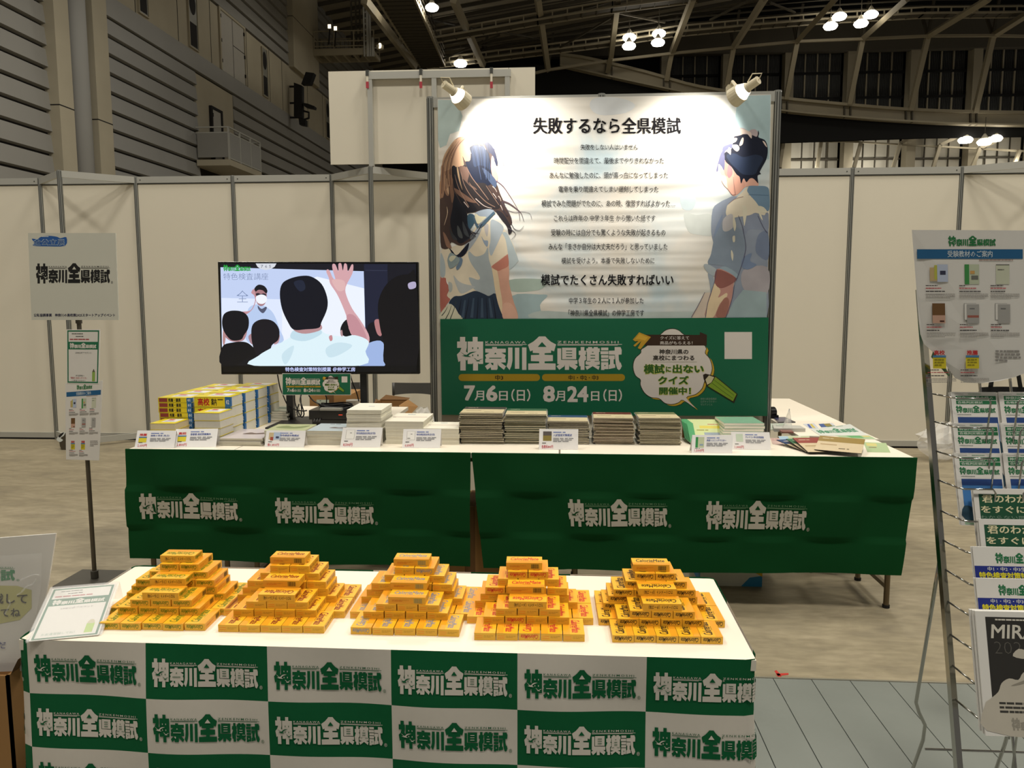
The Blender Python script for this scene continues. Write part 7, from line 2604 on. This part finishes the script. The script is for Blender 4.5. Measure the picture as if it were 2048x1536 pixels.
G1 = [((1901, 784), 1992, .004, 'upper white and green flyers in the left column of the chrome rack'), ((1905, 846), 1995, .012, 'second white and green flyers down the left column of the chrome rack'), ((1908, 906), 2000, .020, 'third flyers with a blue picture in the left column of the chrome rack')]
G2 = [((1997, 784), 2090, .004, 'upper white and green flyers in the right column of the chrome rack'), ((2000, 846), 2093, .012, 'second white and green flyers down the right column of the chrome rack'), ((2005, 906), 2098, .020, 'third white and green flyers down the right column of the chrome rack')]
for (p, xr, off, lab) in G1 + G2:
    a = at_rack(p[0], p[1], off)
    b = at_rack(xr, p[1], off)
    ln = (b.x - a.x) * 1.55
    flyers(lab, a.x, b.x, a.z, a.z - ln * .98, a.y, .345, .008, art_green)
BIGS = [((1946, 977), 2140, .055, art_q, 'upper dark green question flyers in the lower part of the chrome rack', .33), ((1957, 1038), 2150, .076, art_q, 'lower dark green question flyers in the lower part of the chrome rack', .33),
        ((1945, 1093), 2095, .097, art_b, 'upper blue banded flyers with yellow lettering in the chrome rack', .33), ((1951, 1156), 2101, .118, art_b, 'lower blue banded flyers with yellow lettering in the chrome rack', .33)]
for (p, xr, off, art, lab, lean) in BIGS:
    a = at_rack(p[0], p[1], off)
    b = at_rack(xr, p[1], off)
    ln = .285
    flyers(lab, a.x, b.x, a.z, a.z - ln, a.y, lean, .011, art, n=4)
a, b = at_rack(1950, 1222, .150), at_rack(2110, 1222, .150)
zb_ = onY(1940, 1460, a.y - .05).z
flyers('newspaper bundle with a black and white cloud picture in the lowest rack pocket', a.x, b.x, a.z, zb_, a.y, .30, .030, art_m, n=8, cat='newspapers')

# big price list hanging at the head of the rack, its lower corner curling
YL = 1.885
out = [(1824, 460), (1900, 460), (2060, 461), (2060, 742), (2030, 754), (2000, 762), (1965, 767), (1935, 766), (1915, 757), (1903, 742), (1890, 722), (1868, 704), (1850, 688), (1842, 668), (1838, 640), (1834, 590)]
m = MB()


def curl(px, py, l):
    p = onY(px, py, YL)
    d = max(0.0, ((1905 - px) * .6 + (py - 640) * .8) - 20) / 120
    return Vector((p.x, p.y - .004 * l * .1 + .03 * d * d, p.z))


P = [curl(x, y, 0) for x, y in out]
n_ = len(P)
m.add([tuple(p) for p in P] + [(p.x, p.y + .0012, p.z) for p in P], [tuple(range(n_))[::-1], tuple(range(n_, 2 * n_))] + [(i, (i + 1) % n_, n_ + (i + 1) % n_, n_ + i) for i in range(n_)], 'sheet_white')
ML = lambda u, v, l: Vector(onY(1826 + u * 226 + (1 - v) * 8 * (1 - u), 462 + (1 - v) * 318, YL)) + Vector((0, -.0003 * (l + 1), 0))
price_list(m, ML)
for q in ((1824, 640),):
    c = [onY(x, y, YL + .002) for x, y in ((1866, 703), (1884, 722), (1900, 752), (1896, 752), (1876, 730), (1862, 714))]
    m.add([tuple(p) for p in c], [tuple(range(len(c)))], flat('4f6a4a'))
tag(m.build('price_list_poster', loc=tuple(onY(1940, 760, YL))), 'large white price list curling at the head of the chrome rack', 'poster')

# wrapping film lying on the floor behind the rack
p = onZ(1882, 920, 0)
crumple('heap of clear plastic film on the floor behind the chrome rack', (p.x, p.y, 0), .22, .34, 11, 'plastic_film')
# bag hung behind the rack
p = onY(1985, 775, 2.25)
m = MB()
m.grid(8, 8, lambda u, v: (p.x - .03 + .14 * u, p.y + .02 * math.sin(u * 3.1), p.z - .22 + .22 * v), 'black_rig')
m.grid(8, 8, lambda u, v: (p.x - .03 + .14 * u, p.y + .02 * math.sin(u * 3.1) + .05 * math.sin(math.pi * v) + .004, p.z - .22 + .22 * v), 'black_rig')
m.tube(spl([(p.x, p.y + .01, p.z), (p.x + .01, p.y + .01, p.z + .05), (p.x + .06, p.y + .01, p.z + .06), (p.x + .08, p.y + .01, p.z)], 5, False), .006, 'black_rig', n=6)
tag(m.build('bag', loc=(p.x + .04, p.y, p.z), smooth=True), 'dark bag hanging behind the chrome rack under the price list', 'bag')
